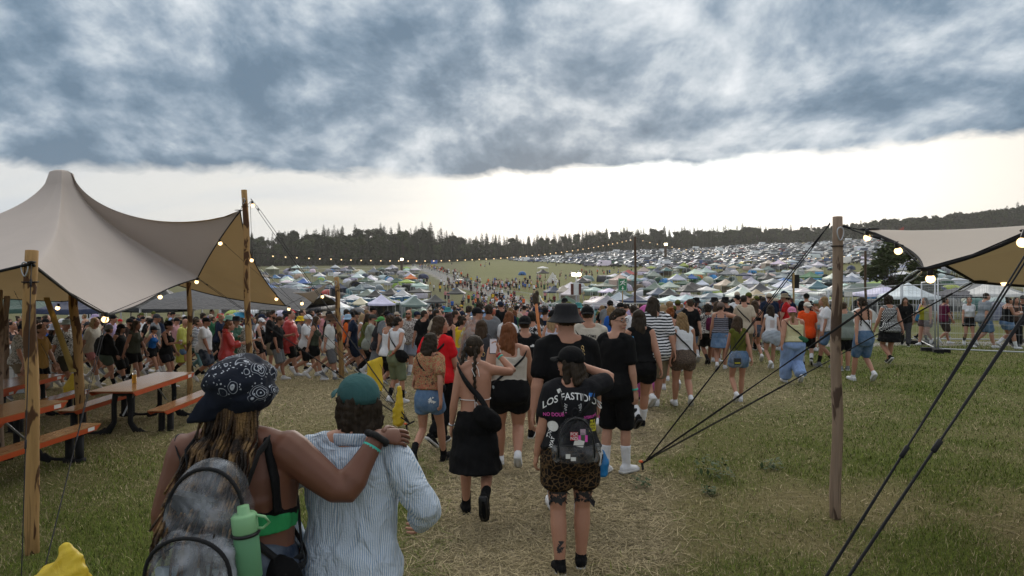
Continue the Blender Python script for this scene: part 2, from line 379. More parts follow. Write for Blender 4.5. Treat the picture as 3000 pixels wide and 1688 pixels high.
class Fig:
    def __init__(s, build='ms', pose='wr', yaw=0, pitch=0, vox=.014, lean=3, over=None, fingers=1):
        B = dict(BUILD[build]); P = dict(POSES[pose]) if isinstance(pose, str) else dict(pose); s.B = B; s.P = P; s.vox = vox; s.cache = {}; s.key = (build, str(pose), yaw)
        if over: B.update(over)
        s.lean = math.tan(lean*D2R); s.yaw = yaw*D2R; s.pitch = pitch*D2R; s.fing = fingers; s.female = build[0] == 'f'
        zs = np.array([.80, .86, .93, 1.00, 1.08, 1.17, 1.27, 1.36, 1.42, 1.465, 1.50])
        c, w, h, sh = B['chest'], B['waist'], B['hip'], B['sh']
        s.Z = zs; s.WX = np.array([h*.80, h*.95, h, h*.5+w*.5+.008, w, w*.55+c*.45, c, c*1.0, sh*.86, .085, .055])
        d = B['d']; s.WY = np.array([.085, .118*d, .122*d, .112*d, .10*d, .102*d, .112*d+B['bust']*.5, .102*(1+(d-1)*.5), .080, .062, .055])
        s.YO = np.array([-.012, -.022, -.02, -.008, .004+(d-1)*.03, .006+(d-1)*.03, .008+B['bust']*.6, -.004, -.012, -.012, -.008])
        s.solve()
    def L(s, p):  # lean
        p = Vector(p)
        if p.z > .93: p.y += (p.z-.93)*s.lean
        return p
    def solve(s):
        P, B = s.P, s.B; s.J = {}; hx = P.get('stance', .095)
        top = 0
        for sd, sg in (('L', -1), ('R', 1)):
            y, dz, pitch = P[sd]; s.J['ank'+sd] = Vector((sg*P.get('foot'+sd, hx*.95), y, .085+dz)); s.J['pit'+sd] = pitch
        dz = 0
        for sd in 'LR':
            a = s.J['ank'+sd]; r = math.sqrt(max(.01, .845**2-a.y**2)); dz = min(dz, a.z+r-.925) if True else dz
        s.dz = max(dz, -.12)
        for sd, sg in (('L', -1), ('R', 1)):
            hip = Vector((sg*.095*B['w'], -.005, .925+s.dz)); k, an = ik(hip, s.J['ank'+sd], .43, .415, P.get('k'+sd, (sg*.08, 1, 0))); s.J['hip'+sd] = hip; s.J['knee'+sd] = k; s.J['ank'+sd] = an
            shd = s.L((sg*(B['sh']-.035), -.012, 1.435))+Vector((0, 0, s.dz)); t = shd+Vector((P['a'+sd][0]+0, P['a'+sd][1], P['a'+sd][2]))
            if abs(P['a'+sd][0]) < .3 and P['a'+sd][2] < -.4: t.x = shd.x+sg*(.07+.05*(B['hip']-.16)/.06)
            e, w = ik(shd, t, .285, .25, P.get('p'+sd, (sg*.35, -1, -.25))); s.J['sh'+sd] = shd; s.J['el'+sd] = e; s.J['wr'+sd] = w
        s.hc = s.L((0, .018, 1.632))+Vector((0, 0, s.dz)); s.hc.y += .02
        s.HM = Matrix.Translation(s.hc) @ Matrix.Rotation(s.yaw, 4, 'Z') @ Matrix.Rotation(s.pitch, 4, 'X')
    def rings(s, z0, z1, inf=0., n=9, flare=0., wmin=None):
        zs = np.linspace(z0, z1, n); t = (z1-zs)/(z1-z0)
        wx = np.interp(zs, s.Z, s.WX)+inf+flare*t; wy = np.interp(zs, s.Z, s.WY)+inf+flare*t; yo = np.interp(zs, s.Z, s.YO)
        if wmin: wx = np.maximum(wx, wmin[0]); wy = np.maximum(wy, wmin[1])
        pts = np.array([[0, yo[i], zs[i]] for i in range(n)])
        pts[:, 1] += np.maximum(pts[:, 2]-.93, 0)*s.lean; pts[:, 2] += s.dz
        return pts, wx, wy
    def torso(s, mb, z0, z1, inf=0., n=10, flare=0., pw=2.3, wmin=None, cap=.35, hem=0.):
        p, x, y = s.rings(z0, z1, inf, n, flare, wmin)
        if hem:
            t = np.clip((1.16-(p[:, 2]-s.dz))/.22, 0, 1); t = t*t*(3-2*t)*hem; x = x+t; y = y+t
        mb.loft(p, x, y, ref=(0, 1, 0), n=20, cap=cap, pw=pw)
    def leg(s, mb, sd, t0, t1, inf=0., flare=0., sc=1., n=10):
        """t: 0 hip, 1 knee, 2 ankle"""
        h, k, a = s.J['hip'+sd], s.J['knee'+sd], s.J['ank'+sd]; lm = s.B['limb']
        ts = np.linspace(t0, t1, n); pts = []; rr = []
        R_t = [-.1, 0, .25, .6, .92, 1.05, 1.35, 1.7, 2]; R_r = [.088, .094, .090, .072, .056, .054, .058, .044, .036]
        for t in ts:
            p = h.lerp(k, t) if t <= 1 else k.lerp(a, t-1)
            if 1 < t < 2: p = p+Vector((0, -.014*math.sin((t-1)*math.pi), 0))
            pts.append(p); rr.append((np.interp(t, R_t, R_r)*(1+(lm-1)*(1.0 if t < 1 else .75)))*sc+inf+flare*(t-t0)/(t1-t0))
        mb.loft(pts, rr, ref=(1, 0, 0), n=12, cap=.4)
    def arm(s, mb, sd, t0, t1, inf=0., flare=0., n=8):
        h, k, a = s.J['sh'+sd], s.J['el'+sd], s.J['wr'+sd]; lm = s.B['limb']; pts = []; rr = []
        for t in np.linspace(t0, t1, n):
            p = h.lerp(k, t) if t <= 1 else k.lerp(a, t-1); pts.append(p)
            rr.append(np.interp(t, [-.1, .12, .3, .6, .95, 1.05, 1.25, 1.6, 2], [.052, .056, .051, .047, .038, .039, .043, .034, .0255])*(1+(lm-1)*(1.1 if t < 1.3 else .8))+inf+flare*(t-t0)/(t1-t0))
        mb.loft(pts, rr, ref=(0, 1, .2), n=12, cap=.5)
    def hand(s, sd):
        e, w = s.J['el'+sd], s.J['wr'+sd]; d = (w-e).normalized(); sg = -1 if sd == 'L' else 1
        d = Vector(s.P['h'+sd]).normalized() if 'h'+sd in s.P else d
        nrm = Vector(s.P.get('n'+sd, (-sg, .15, 0))); nrm = (nrm-d*nrm.dot(d)).normalized(); sid = d.cross(nrm)   # palm normal, thumb side
        if sid.y < 0 and 'n'+sd not in s.P: sid = -sid
        return w, d, nrm, sid
    def fingers(s, sd, mb, curl=None):
        w, d, nrm, sid = s.hand(sd); curl = s.P.get('c'+sd, 22) if curl is None else curl; k = 1.0*(.93 if s.female else 1.03)
        for i, (o, ln, r) in enumerate(((.030, .070, .0082), (.011, .080, .0086), (-.009, .074, .0082), (-.028, .058, .0074))):
            p = w+d*.085*k+sid*o*k; dd = (d+sid*o*1.2).normalized(); pts = [p-dd*.02]; a = 0
            for j, seg in enumerate((.42, .33, .27)):
                a += curl*(.6+.4*j+.12*i)*D2R; dj = (dd*math.cos(a)+nrm*math.sin(a)); p = p+dj*ln*seg*k; pts.append(p)
            mb.loft(pts, [r, r, r*.95, r*.72], ref=sid, n=6, cap=.9)
        p = w+d*.03*k+sid*.028*k; t = (d*.62+sid*.62+nrm*.42).normalized(); t2 = (d*.85+sid*.22+nrm*.5).normalized()
        mb.loft([p-t*.02, p+t*.03*k, p+t*.03*k+t2*.030*k, p+t*.03*k+t2*.052*k], [.0125, .0115, .0098, .0075], ref=nrm, n=6, cap=.9)
    def head(s, mb):
        h = MB(); h.ell((0, -.010, .022), (.077, .097, .098), 16); h.loft([(0, .012, .03), (0, .030, -.03), (0, .040, -.075), (0, .046, -.098)], [.070, .064, .050, .030], [.070, .062, .048, .026], ref=(0, 1, 0), n=14, cap=.6)
        h.loft([(0, .084, .022), (0, .100, -.008), (0, .107, -.026)], [.011, .013, .017], [.012, .014, .013], n=8, cap=.7)
        for sg in (-1, 1):
            h.ell((sg*.078, -.012, -.004), (.011, .021, .033), 8, M=Matrix.Rotation(sg*.3, 3, 'Z')); h.ell((sg*.030, .080, .020), (.024, .014, .010), 8); h.ell((sg*.034, .070, -.028), (.024, .022, .022), 8)
        h.ell((0, .086, -.056), (.025, .012, .007), 8); h.ell((0, .084, -.067), (.022, .012, .007), 8); h.ell((0, .078, -.097), (.022, .018, .016), 8)
        mb.join(h, s.HM)
        nb = s.L((0, -.014, 1.44))+Vector((0, 0, s.dz)); nk = .054 if s.female else .062; nk *= 1+(s.B['limb']-1)*.5
        mb.loft([nb, nb.lerp(s.hc, .5)+Vector((0, -.006, 0)), s.hc+Vector((0, -.022, -.02))], [nk*1.2, nk*.96, nk*.98], ref=(0, 1, 0), n=12, cap=.2)
    def body(s):
        if 'body' in s.cache: return s.cache['body']
        mb = MB(); s.torso(mb, .82, 1.46, n=14, pw=2.2); s.head(mb)
        # trapezius and shoulders
        for sd, sg in (('L', -1), ('R', 1)):
            nk = s.L((sg*.035, -.02, 1.485))+Vector((0, 0, s.dz)); mb.loft([nk, nk.lerp(s.J['sh'+sd], .55)+Vector((0, -.006, .012)), s.J['sh'+sd]+Vector((0, 0, .004))], [.045, .046, .050], ref=(0, 1, 0), n=10)
            s.arm(mb, sd, -.05, 2, n=12); s.leg(mb, sd, -.1, 2, n=16)
            mb.ell(s.J['hip'+sd]+Vector((0, -.055*s.B['d'], -.015)), (.088*s.B['w'], .075*s.B['d'], .092), 12)
            if s.B['bust']: mb.ell(s.L((sg*.075*s.B['w'], .085+s.B['bust'], 1.265))+Vector((0, 0, s.dz)), (.062*s.B['w'], .052, .058), 10)
            w, d, nrm, sid = s.hand(sd); mb.loft([w-d*.01, w+d*.03, w+d*.065, w+d*.09], [.027, .036, .041, .038], [.019, .016, .0145, .012], ref=nrm, n=10, cap=.6)
            s.footloft(mb, sd, -.004)
        me = remesh(mb, s.vox, 2, 'body')
        if s.fing:
            fb = MB(); s.fingers('L', fb); s.fingers('R', fb); me = append_mb(me, fb)
        s.cache['body'] = me; return me
    def footM(s, sd):
        a = s.J['ank'+sd]; sg = -1 if sd == 'L' else 1
        return Matrix.Translation(a) @ Matrix.Rotation(-sg*s.P.get('toe', 8)*D2R, 4, 'Z') @ Matrix.Rotation(-s.J['pit'+sd]*D2R, 4, 'X')
    def footloft(s, mb, sd, inf=0., boot=False):
        f = MB(); k = 1.0 if not s.female else .93
        f.loft([(0, -.062*k, -.045), (0, -.03, -.040), (0, .04*k, -.048), (0, .10*k, -.058), (0, .165*k, -.064)], [.031+inf, .036+inf, .041+inf, .044+inf, .030+inf], [.036+inf, .044+inf, .036+inf, .025+inf, .017+inf], ref=(0, 0, 1), n=12, cap=.6)
        f.loft([(0, -.015, -.05), (0, -.008, .0), (0, 0, .03 if not boot else .13)], [.040+inf, .036+inf, .037+inf], ref=(0, 1, 0), n=10, cap=.1)
        mb.join(f, s.footM(sd))
    def shoe(s, sd, kind='shoe'):
        k = ('shoe', sd, kind)
        if k in s.cache: return s.cache[k]
        mb = MB(); s.footloft(mb, sd, .009, kind == 'boot'); me = remesh(mb, .012 if s.vox > .01 else .008, 1, 'shoe')
        so = MB(); kk = 1.0 if not s.female else .93
        prof = [(-.042, -.078), (-.03, -.09), (.03, -.09), (.042, -.07), (.045, .02), (.055, .10), (.045, .165), (.012, .195), (-.03, .185), (-.05, .12), (-.045, .02)]
        G = np.array([[(x*kk, y*kk, -.088) for x, y in prof]]); V = np.concatenate([G[0], G[0]+np.array([0, 0, .024])]); n = len(prof)
        so.add(V, [tuple(range(n))[::-1], tuple(range(n, 2*n))]+[(i, (i+1) % n, n+(i+1) % n, n+i) for i in range(n)]); so.xf(s.footM(sd))
        nb = len(me.polygons); me = append_mb(me, so); me.materials.append(None); me.materials.append(None)
        me.polygons.foreach_set('material_index', [0]*nb+[1]*(len(me.polygons)-nb)); s.cache[k] = me; return me
    def garment(s, kind):
        if kind in s.cache: return s.cache[kind]
        mb = MB(); v = s.vox*.95; nz = .004; hipw = s.B['hip']
        k = kind.split(':'); nm = k[0]; a = [float(q) for q in k[1:]]
        def both(f, *q, **w):
            for sd in 'LR': f(mb, sd, *q, **w)
        def shl():
            for sd, sg in (('L', -1), ('R', 1)):
                nk = s.L((sg*.06, -.02, 1.475))+Vector((0, 0, s.dz)); mb.loft([nk, nk.lerp(s.J['sh'+sd], .5)+Vector((0, -.004, .014)), s.J['sh'+sd]+Vector((0, 0, .006))], [.046, .056, .060], ref=(0, 1, 0), n=10)
        bu = lambda q: [mb.ell(s.L((sg*.075*s.B['w'], .085+s.B['bust'], 1.265))+Vector((0, 0, s.dz)), (.062*s.B['w']+q, .052+q, .058+q), 10) for sg in (-1, 1)] if s.B['bust'] else None
        zsq = .45
        if nm == 'tee':      # hem z, sleeve t, looseness
            z0, sl, inf = (a+[.86, .75, .018][len(a):]); s.torso(mb, z0, 1.455, inf, 16, flare=.010, pw=2.35, wmin=(hipw*.86+inf, 0), cap=.06, hem=.022); shl(); bu(inf); both(s.arm, -.05, sl, inf*.7, .014); nz = .006
        elif nm == 'tank':   # hem, looseness
            z0, inf = (a+[.90, .012][len(a):]); s.torso(mb, z0, 1.38, inf, 14, pw=2.3, cap=.06, hem=.022 if z0 < 1 else 0); bu(inf)
            for sg in (-1, 1):
                p = [s.L((sg*.085*s.B['w'], -.05-.03*s.B['d'], 1.34)), s.L((sg*.095*s.B['w'], -.035, 1.46)), s.L((sg*.09*s.B['w'], .04, 1.45)), s.L((sg*.085*s.B['w'], .075*s.B['d'], 1.34))]
                mb.loft([q+Vector((0, 0, s.dz)) for q in p], .034, .022, ref=(1, 0, 0), n=8)
        elif nm == 'straps':
            s.torso(mb, 1.16, 1.20, .004, 3, pw=2.3, cap=.05)
            for sg in (-1, 1):
                p = [s.surf(1.22, math.radians(-90+sg*52), .004), s.surf(1.34, math.radians(-90+sg*48), .006), s.L((sg*.105*s.B['w'], -.045, 1.462))+Vector((0, 0, s.dz)), s.L((sg*.10*s.B['w'], .04, 1.45))+Vector((0, 0, s.dz)), s.surf(1.30, math.radians(90-sg*35), .006)]; mb.loft(p, .036, .016, ref=(1, 0, 0), n=8)
        elif nm == 'vest':   # sleeveless, full back
            z0, inf = (a+[.92, .014][len(a):]); s.torso(mb, z0, 1.45, inf, 14, pw=2.35, cap=.06, hem=.022 if z0 < 1 else 0); shl(); bu(inf)
        elif nm == 'band':   # strapless band z0,z1
            z0, z1 = a[:2]; s.torso(mb, z0, z1, .010, 8, pw=2.3, cap=.05); bu(.010) if z1 > 1.22 else None
        elif nm == 'long':
            z0, inf = (a+[.84, .022][len(a):]); s.torso(mb, z0, 1.46, inf, 16, flare=.012, pw=2.4, wmin=(hipw*.9+inf, 0), cap=.06, hem=.022); shl(); bu(inf); both(s.arm, -.05, 1.88, inf, .006, n=12); nz = .008
        elif nm == 'hoodie':
            s.torso(mb, a[0] if a else .84, 1.46, .030, 14, pw=2.4, hem=.012, wmin=(hipw*.92+.03, 0)); shl(); both(s.arm, -.05, 1.9, .028, .004, n=12); h = MB()
            h.ell((0, -.025, .02), (.112, .118, .128), 14); h.loft([(0, -.03, -.06), (0, -.03, -.16)], [.10, .13], [.10, .10], ref=(0, 1, 0), n=14); mb.join(h, s.HM); nz = .008
        elif nm == 'poncho':
            s.torso(mb, a[0] if a else .62, 1.46, .030, 14, flare=.07, pw=2.2, wmin=(hipw+.02, .13), cap=.05); shl(); both(s.arm, -.05, 1.6, .032, .03, n=10); h = MB(); h.ell((0, -.10, -.11), (.11, .075, .07), 12); mb.join(h, s.HM); nz = .009
        elif nm == 'shorts':   # end t, looseness
            t1, inf = (a+[.55, .018][len(a):]); i2 = min(inf, .02); s.torso(mb, .79, 1.05, .018, 9, pw=2.3, cap=.4); both(s.leg, -.1, t1, i2*.8, inf*1.1-i2*.2, n=10)
            for sd in 'LR': mb.ell(s.J['hip'+sd]+Vector((0, -.055*s.B['d'], -.018)), (.088*s.B['w']+.013, .075*s.B['d']+.012, .094+.014), 12)
            nz = .005
        elif nm == 'trousers':
            inf, fl = (a+[.02, .03][len(a):]); s.torso(mb, .79, 1.06, .010, 9, pw=2.3, cap=.4); both(s.leg, -.1, 1.93, inf, fl, n=16)
            for sd in 'LR': mb.ell(s.J['hip'+sd]+Vector((0, -.055*s.B['d'], -.015)), (.088*s.B['w']+.014, .075*s.B['d']+.014, .10), 12)
            nz = .007
        elif nm == 'skirt':    # hem z, flare
            z0, fl = (a+[.55, .05][len(a):]); p, x, y = s.rings(.83, 1.05, .016, 6); mb.loft(p, x, y, ref=(0, 1, 0), n=20, cap=.1, pw=2.3)
            zz = np.linspace(z0, .90, 7); ya = [s.J['ankL'].y, s.J['ankR'].y]; sp = (max(ya)-min(ya))/2
            pts = [(0, (sum(ya)/2)*(.9-z)/.9, z+s.dz) for z in zz]; mb.loft(pts, [hipw+.018+fl*(.9-z)/(.9-z0) for z in zz], [.135*s.B['d']+fl*(.9-z)/(.9-z0)+sp*.75*(.9-z)/.9 for z in zz], ref=(0, 1, 0), n=24, cap=.1, pw=2.2); nz = .009
        elif nm in ('sockL', 'sockR'): s.leg(mb, nm[-1], 1.55 if not a else a[0], 2.0, .007, n=6)
        elif nm == 'sarong':
            s.torso(mb, .80, 1.03, .05, 7, flare=.04); mb.loft([(0, -.13, .98), (.05, -.17, .80), (.09, -.16, .66)], [.20, .17, .05], [.06, .05, .03], ref=(0, 1, 0), n=14); nz = .016
        me = remesh(mb, v, 2 if nm != 'band' else 1, nm, nz, 4.5, sum(map(ord, kind)) % 97, zsq); s.cache[kind] = me; return me
    def surf(s, z, ang, off=0.):
        """point on the torso at height z, direction ang (0 = right, 90 = front)"""
        wx = np.interp(z, s.Z, s.WX)+off; wy = np.interp(z, s.Z, s.WY)+off; yo = np.interp(z, s.Z, s.YO)
        c, q = math.cos(ang), math.sin(ang); e = 2/2.3
        p = s.L((wx*np.sign(c)*abs(c)**e, yo+wy*np.sign(q)*abs(q)**e, z)); p.z += s.dz; return p
    def strap(s, side=1, zhi=1.45, zlo=.98, off=.024, w=.028, n=44):
        """cross-body strap over the shoulder on `side`"""
        pts = []
        for i in range(n+1):
            a = 2*math.pi*i/n; z = (zhi+zlo)/2+(zhi-zlo)/2*math.cos(a)*side
            pts.append(s.surf(min(z, 1.40), a, off)+Vector((0, 0, max(z-1.40, 0)*1.2)))
        mb = MB(); P = np.array([tuple(p) for p in pts[:-1]]); nrm = P-np.array([0, P[:, 1].mean(), 0]); nrm[:, 2] = 0; nrm /= np.linalg.norm(nrm, axis=1)[:, None]
        tn = np.roll(P, -1, 0)-np.roll(P, 1, 0); tn /= np.linalg.norm(tn, axis=1)[:, None]; b = np.cross(tn, nrm); V = []; k = len(P)
        for o, u in ((-1, 0), (1, 0), (1, 1), (-1, 1)): V.append(P+b*w/2*o+nrm*.005*u)
        Fs = []
        for i in range(k):
            j = (i+1) % k
            for q in range(4): Fs.append((q*k+i, q*k+j, ((q+1) % 4)*k+j, ((q+1) % 4)*k+i))
        mb.add(np.concatenate(V), Fs); return mb
# ---------- hair and hats in head space ----------
HC = {}
def hair_mesh(kind):
    if kind in HC: return HC[kind]
    mb = MB(); nz, ns, v = .005, 16, .010
    capf = lambda q=0: (mb.ell((0, -.020, .040), (.084+q, .092+q, .084+q), 16), mb.ell((0, -.040, -.008), (.079+q, .070+q, .085+q), 14))
    if kind == 'short': capf()
    elif kind == 'crop': mb.ell((0, -.020, .036), (.081, .092, .082), 16); mb.ell((0, -.045, .0), (.073, .060, .07), 14); nz = .003
    elif kind == 'quiff': capf(-.004); mb.ell((0, .02, .105), (.066, .075, .045), 12); mb.ell((.02, .05, .10), (.05, .04, .04), 10); nz, ns = .010, 20
    elif kind == 'curly': capf(.018); mb.ell((0, -.02, .06), (.11, .11, .09), 14); nz, ns = .016, 14
    elif kind in ('long', 'vlong', 'mid', 'wavy'):
        capf(.004); e = {'long': -.36, 'vlong': -.50, 'mid': -.20, 'wavy': -.34}[kind]; fl = .02 if kind == 'wavy' else 0
        zz = np.linspace(.03, e, 7); mb.loft([(0.0, -.048-.055*min(1, (.03-z)/.14), z) for z in zz], [.082, .092, .102+fl, .108+fl, .104+fl, .092+fl, .055], [.052, .050, .044, .040, .036, .030, .018], ref=(0, 1, 0), n=16, cap=.5)
        for sg in (-1, 1): mb.loft([(sg*.072, -.005, .05), (sg*.084, -.012, -.05), (sg*.090, -.03, -.15), (sg*.088, -.05, max(e*.8, -.26))], [.026, .026, .026, .014], [.03, .034, .034, .02], ref=(0, 1, 0), n=8)
        nz = .007 if kind != 'wavy' else .013; ns = 9
    elif kind == 'pony':
        capf(); mb.ell((0, -.105, .05), (.028, .028, .028), 8); mb.loft([(0, -.10, .05), (0, -.145, .02), (0, -.15, -.10), (0, -.13, -.22), (0, -.12, -.30)], [.022, .034, .036, .028, .010], ref=(1, 0, 0), n=10)
    elif kind == 'bun': capf(); mb.ell((0, -.085, .10), (.048, .048, .042), 10); nz = .007
    elif kind == 'lowbun': capf(); mb.ell((0, -.115, -.03), (.05, .042, .045), 10); nz = .007
    elif kind in ('braids', 'braid1'):
        capf(-.002)
        for sg in ((-1, 1) if kind == 'braids' else (0,)):
            for i in range(17): t = i/16; mb.ell((sg*(.060+.022*t)+.006*(-1)**i, -.090-.055*math.sin(min(1, t*2)*1.57), .0-.46*t), (.021-.008*t, .018-.006*t, .024), 8)
        v, nz = .008, .002
    elif kind == 'beard': mb.loft([(0, .030, -.045), (0, .052, -.085), (0, .062, -.118)], [.068, .056, .030], [.055, .048, .024], ref=(0, 1, 0), n=12); nz = .005
    elif kind == 'under': mb.ell((0, -.045, -.02), (.080, .068, .075), 14); nz = .006
    elif kind == 'shag': mb.ell((0, -.045, -.02), (.092, .078, .09), 14); mb.ell((0, -.070, -.09), (.086, .056, .06), 12); [mb.ell((sg*.080, -.012, -.03), (.022, .045, .07), 8) for sg in (-1, 1)]; [mb.ell((sg*.075, -.045, -.075), (.03, .045, .05), 8) for sg in (-1, 1)]; nz, ns = .013, 18
    me = remesh(mb, v, 1, 'hair', nz, ns, len(kind)*7); HC[kind] = me; return me
HATM = {}
def hat_mesh(kind):
    if kind in HATM: return HATM[kind]
    mb = MB(); z0 = .035
    if kind in ('cap', 'capback', 'visor'):
        prof = [(1.0*math.cos(t), math.sin(t)) for t in np.linspace(0, 1.50, 9)]; prof = [(0.985, -.25)]+prof+[(.02, 1.0)]
        mb.lathe([(r*.091, z0+z*.092) for r, z in prof], 22, c=(0, -.014, 0), sx=.97, sy=1.13); mb.ell((0, -.014, z0+.092), (.007, .007, .005), 8)
        us = np.linspace(-1, 1, 11); vs = np.linspace(0, 1, 5); q = 1 if kind != 'capback' else -1
        G = [[(u*.080*(1-.06*v), q*(.055+.045*math.sqrt(max(0, 1-u*u*.95))+v*.075*math.sqrt(max(.02, 1-.75*u*u)))-.014, z0+.006-.020*u*u-.018*v) for v in vs] for u in us]
        mb.plate(G, (0, 0, .005))
    elif kind == 'bucket':
        mb.lathe([(.158, -.020), (.155, -.026), (.110, .030), (.104, .042), (.094, .100), (.082, .118), (.03, .126), (.005, .127)], 26, c=(0, -.012, .012), sx=.98, sy=1.1)
    elif kind == 'sunhat': mb.lathe([(.19, .02), (.188, .012), (.11, .038), (.098, .045), (.090, .115), (.07, .13), (.01, .135)], 26, c=(0, -.012, .01), sx=.98, sy=1.06)
    elif kind == 'beanie': mb.lathe([(.088, 0), (.092, .01), (.092, .04), (.086, .075), (.062, .112), (.02, .128), (.004, .13)], 20, c=(0, -.014, .02), sx=.97, sy=1.12)
    me = mb.mesh(kind); HATM[kind] = me; return me
FIGS = {}
def fig(build, pose, yaw=0, pitch=0, **kw):
    k = (build, pose if isinstance(pose, str) else id(pose), yaw, pitch)
    if k not in FIGS: FIGS[k] = Fig(build, pose, yaw, pitch, **kw)
    return FIGS[k]
C = dict(black=(.007, .007, .0075), white=(.70, .71, .73), offwhite=(.58, .55, .48), beige=(.45, .38, .29), grey=(.17, .18, .19), dkgrey=(.05, .05, .055), red=(.50, .016, .02), orange=(.72, .13, .02), pink=(.55, .24, .25), hotpink=(.62, .10, .38), rose=(.60, .17, .32), olive=(.085, .095, .02), khaki=(.22, .18, .12), green=(.03, .12, .06), sage=(.17, .20, .12), navy=(.012, .020, .045), blue=(.02, .10, .38), teal=(.06, .22, .22), ltblue=(.28, .42, .66), yellow=(.62, .42, .02), purple=(.18, .10, .32), maroon=(.12, .016, .02), brown=(.07, .04, .025), cream=(.60, .55, .34), mint=(.30, .55, .48), lilac=(.45, .36, .55),
 denim=(.10, .20, .36), ltdenim=(.26, .38, .52), dkdenim=(.015, .025, .05))
SK = [(.43, .225, .145), (.37, .185, .115), (.47, .265, .18), (.33, .16, .10), (.27, .125, .07), (.13, .06, .035)]
HR = dict(black=(.008, .007, .006), dark=(.018, .012, .008), brown=(.05, .028, .015), auburn=(.20, .060, .018), blond=(.32, .20, .09), ltblond=(.46, .32, .17), ginger=(.30, .09, .02), grey=(.25, .24, .23))
def human(fg, loc, H=1.72, face=0, skin=0, top=None, bottom=None, hair=None, hat=None, shoes=('white', 'shoe'), sock=None, label='', group=None, beard=None, extra=(), parts=True, hatcol=None):
    """assemble one person; every piece is a child of the person's Empty"""
    root = empty('person', loc, face*D2R, label, 'person', group); k = H/1.75; root.scale = (k, k, k)
    col = lambda c: C[c] if isinstance(c, str) and c in C else (HR[c] if isinstance(c, str) else c)
    body = obj('body', fg.body(), root, None, SK[skin] if isinstance(skin, int) else skin); omat(body, MT['skin'])
    P = {'body': body}
    def put(name, me, mat, color, M=None):
        o = obj(name, me, root, None, color); omat(o, MT[mat]);
        if M is not None: o.matrix_local = M
        return o
    for spec, dft in ((top, 'shirt'), (bottom, 'shorts')):
        if not spec: continue
        for sp in (spec if isinstance(spec, list) else [spec]):
            kind, c, m = (list(sp)+['cloth'])[:3]; nm = {'tee': 'shirt', 'tank': 'tank_top', 'straps': 'tank_top', 'vest': 'tank_top', 'band': 'bandeau', 'long': 'shirt', 'hoodie': 'hoodie', 'poncho': 'rain_poncho', 'shorts': 'shorts', 'trousers': 'trousers', 'skirt': 'skirt', 'sarong': 'sarong'}[kind.split(':')[0]]
            P[nm] = put(nm, fg.garment(kind), m, col(c))
    if hair: P['hair'] = put('hair', hair_mesh(hair[0]), 'hair', col(HR[hair[1]]) if hair[1] in HR else col(hair[1]), fg.HM)
    if beard: put('beard', hair_mesh('beard'), 'hair', HR[beard], fg.HM)
    if hat:
        P['hat'] = put({'cap': 'cap', 'capback': 'cap', 'bucket': 'bucket_hat', 'sunhat': 'sun_hat', 'beanie': 'beanie'}[hat[0]], hat_mesh(hat[0]), hat[2] if len(hat) > 2 else 'cloth', col(hat[1]), fg.HM @ Matrix.Scale(1.0 if not hair or hair[0] in ('crop', 'shag') else 1.09, 4))
    if shoes and parts:
        for sd in 'LR':
            o = obj('shoe', fg.shoe(sd, shoes[1]), root, None, col(shoes[0])); o.material_slots[0].link = 'OBJECT'; o.material_slots[0].material = MT['cloth']; o.material_slots[1].link = 'OBJECT'; o.material_slots[1].material = MT['rubber'] if shoes[1] == 'shoe' else MT['black']
    if sock:
        for sd in 'LR': put('sock', fg.garment('sock'+sd if len(sock) < 2 else 'sock%s:%g' % (sd, sock[1])), 'cloth', col(sock[0]))
    root['_fig'] = 0; del root['_fig']
    return root, P, k
def worn(root, name, me, mats, label, cat, color=None):
    """something worn or carried: a thing of its own, standing where its wearer stands"""
    o = obj(name, me, None, mats, color); o.location = root.location; o.rotation_euler = root.rotation_euler; o.scale = root.scale
    return tag(o, label, cat)
# ================= camera, light, sky =================
cam = bpy.data.cameras.new('camera'); co_ = bpy.data.objects.new('camera', cam); COL.objects.link(co_)
co_.location = (0, 0, CZ); co_.rotation_euler = (math.pi/2, 0, 0); cam.sensor_width = 36; cam.lens = 24; cam.shift_y = -49/3000; cam.clip_end = 9000; cam.clip_start = .05
SC.camera = co_
SC.view_settings.view_transform = 'Standard'; SC.view_settings.look = 'None'; SC.view_settings.gamma = 1; SC.view_settings.exposure = EXPOSURE
SUN_EL, SUN_AZ = 9*D2R, 4*D2R     # low, behind the white band of sky ahead
sl = bpy.data.lights.new('sun', 'SUN'); sl.energy = .9; sl.angle = 35*D2R; sl.color = (1, .93, .84); so = bpy.data.objects.new('sun', sl); COL.objects.link(so)
sd_ = Vector((math.sin(SUN_AZ)*math.cos(SUN_EL), math.cos(SUN_AZ)*math.cos(SUN_EL), math.sin(SUN_EL))); so.rotation_euler = sd_.to_track_quat('Z', 'Y').to_euler(); so.location = (0, 0, 60)
w = bpy.data.worlds.new('World'); SC.world = w; w.use_nodes = True; nt = w.node_tree; bg = nt.nodes['Background']
sky = N(nt, 'TexSky', sky_type='NISHITA'); sky.sun_disc = False; sky.sun_elevation = SUN_EL; sky.sun_rotation = SUN_AZ; sky.air_density = 1.2; sky.dust_density = 2.0
g = N(nt, 'TexCoord').outputs['Generated']; nrm = N(nt, 'VectorMath', operation='NORMALIZE'); lk(nt, g, nrm.inputs[0])
sp = N(nt, 'SeparateXYZ'); lk(nt, nrm.outputs[0], sp.inputs[0]); dx, dy, dz = sp.outputs
az = math_(nt, 'ARCTAN2', dx, dy); el = math_(nt, 'ARCSINE', dz)
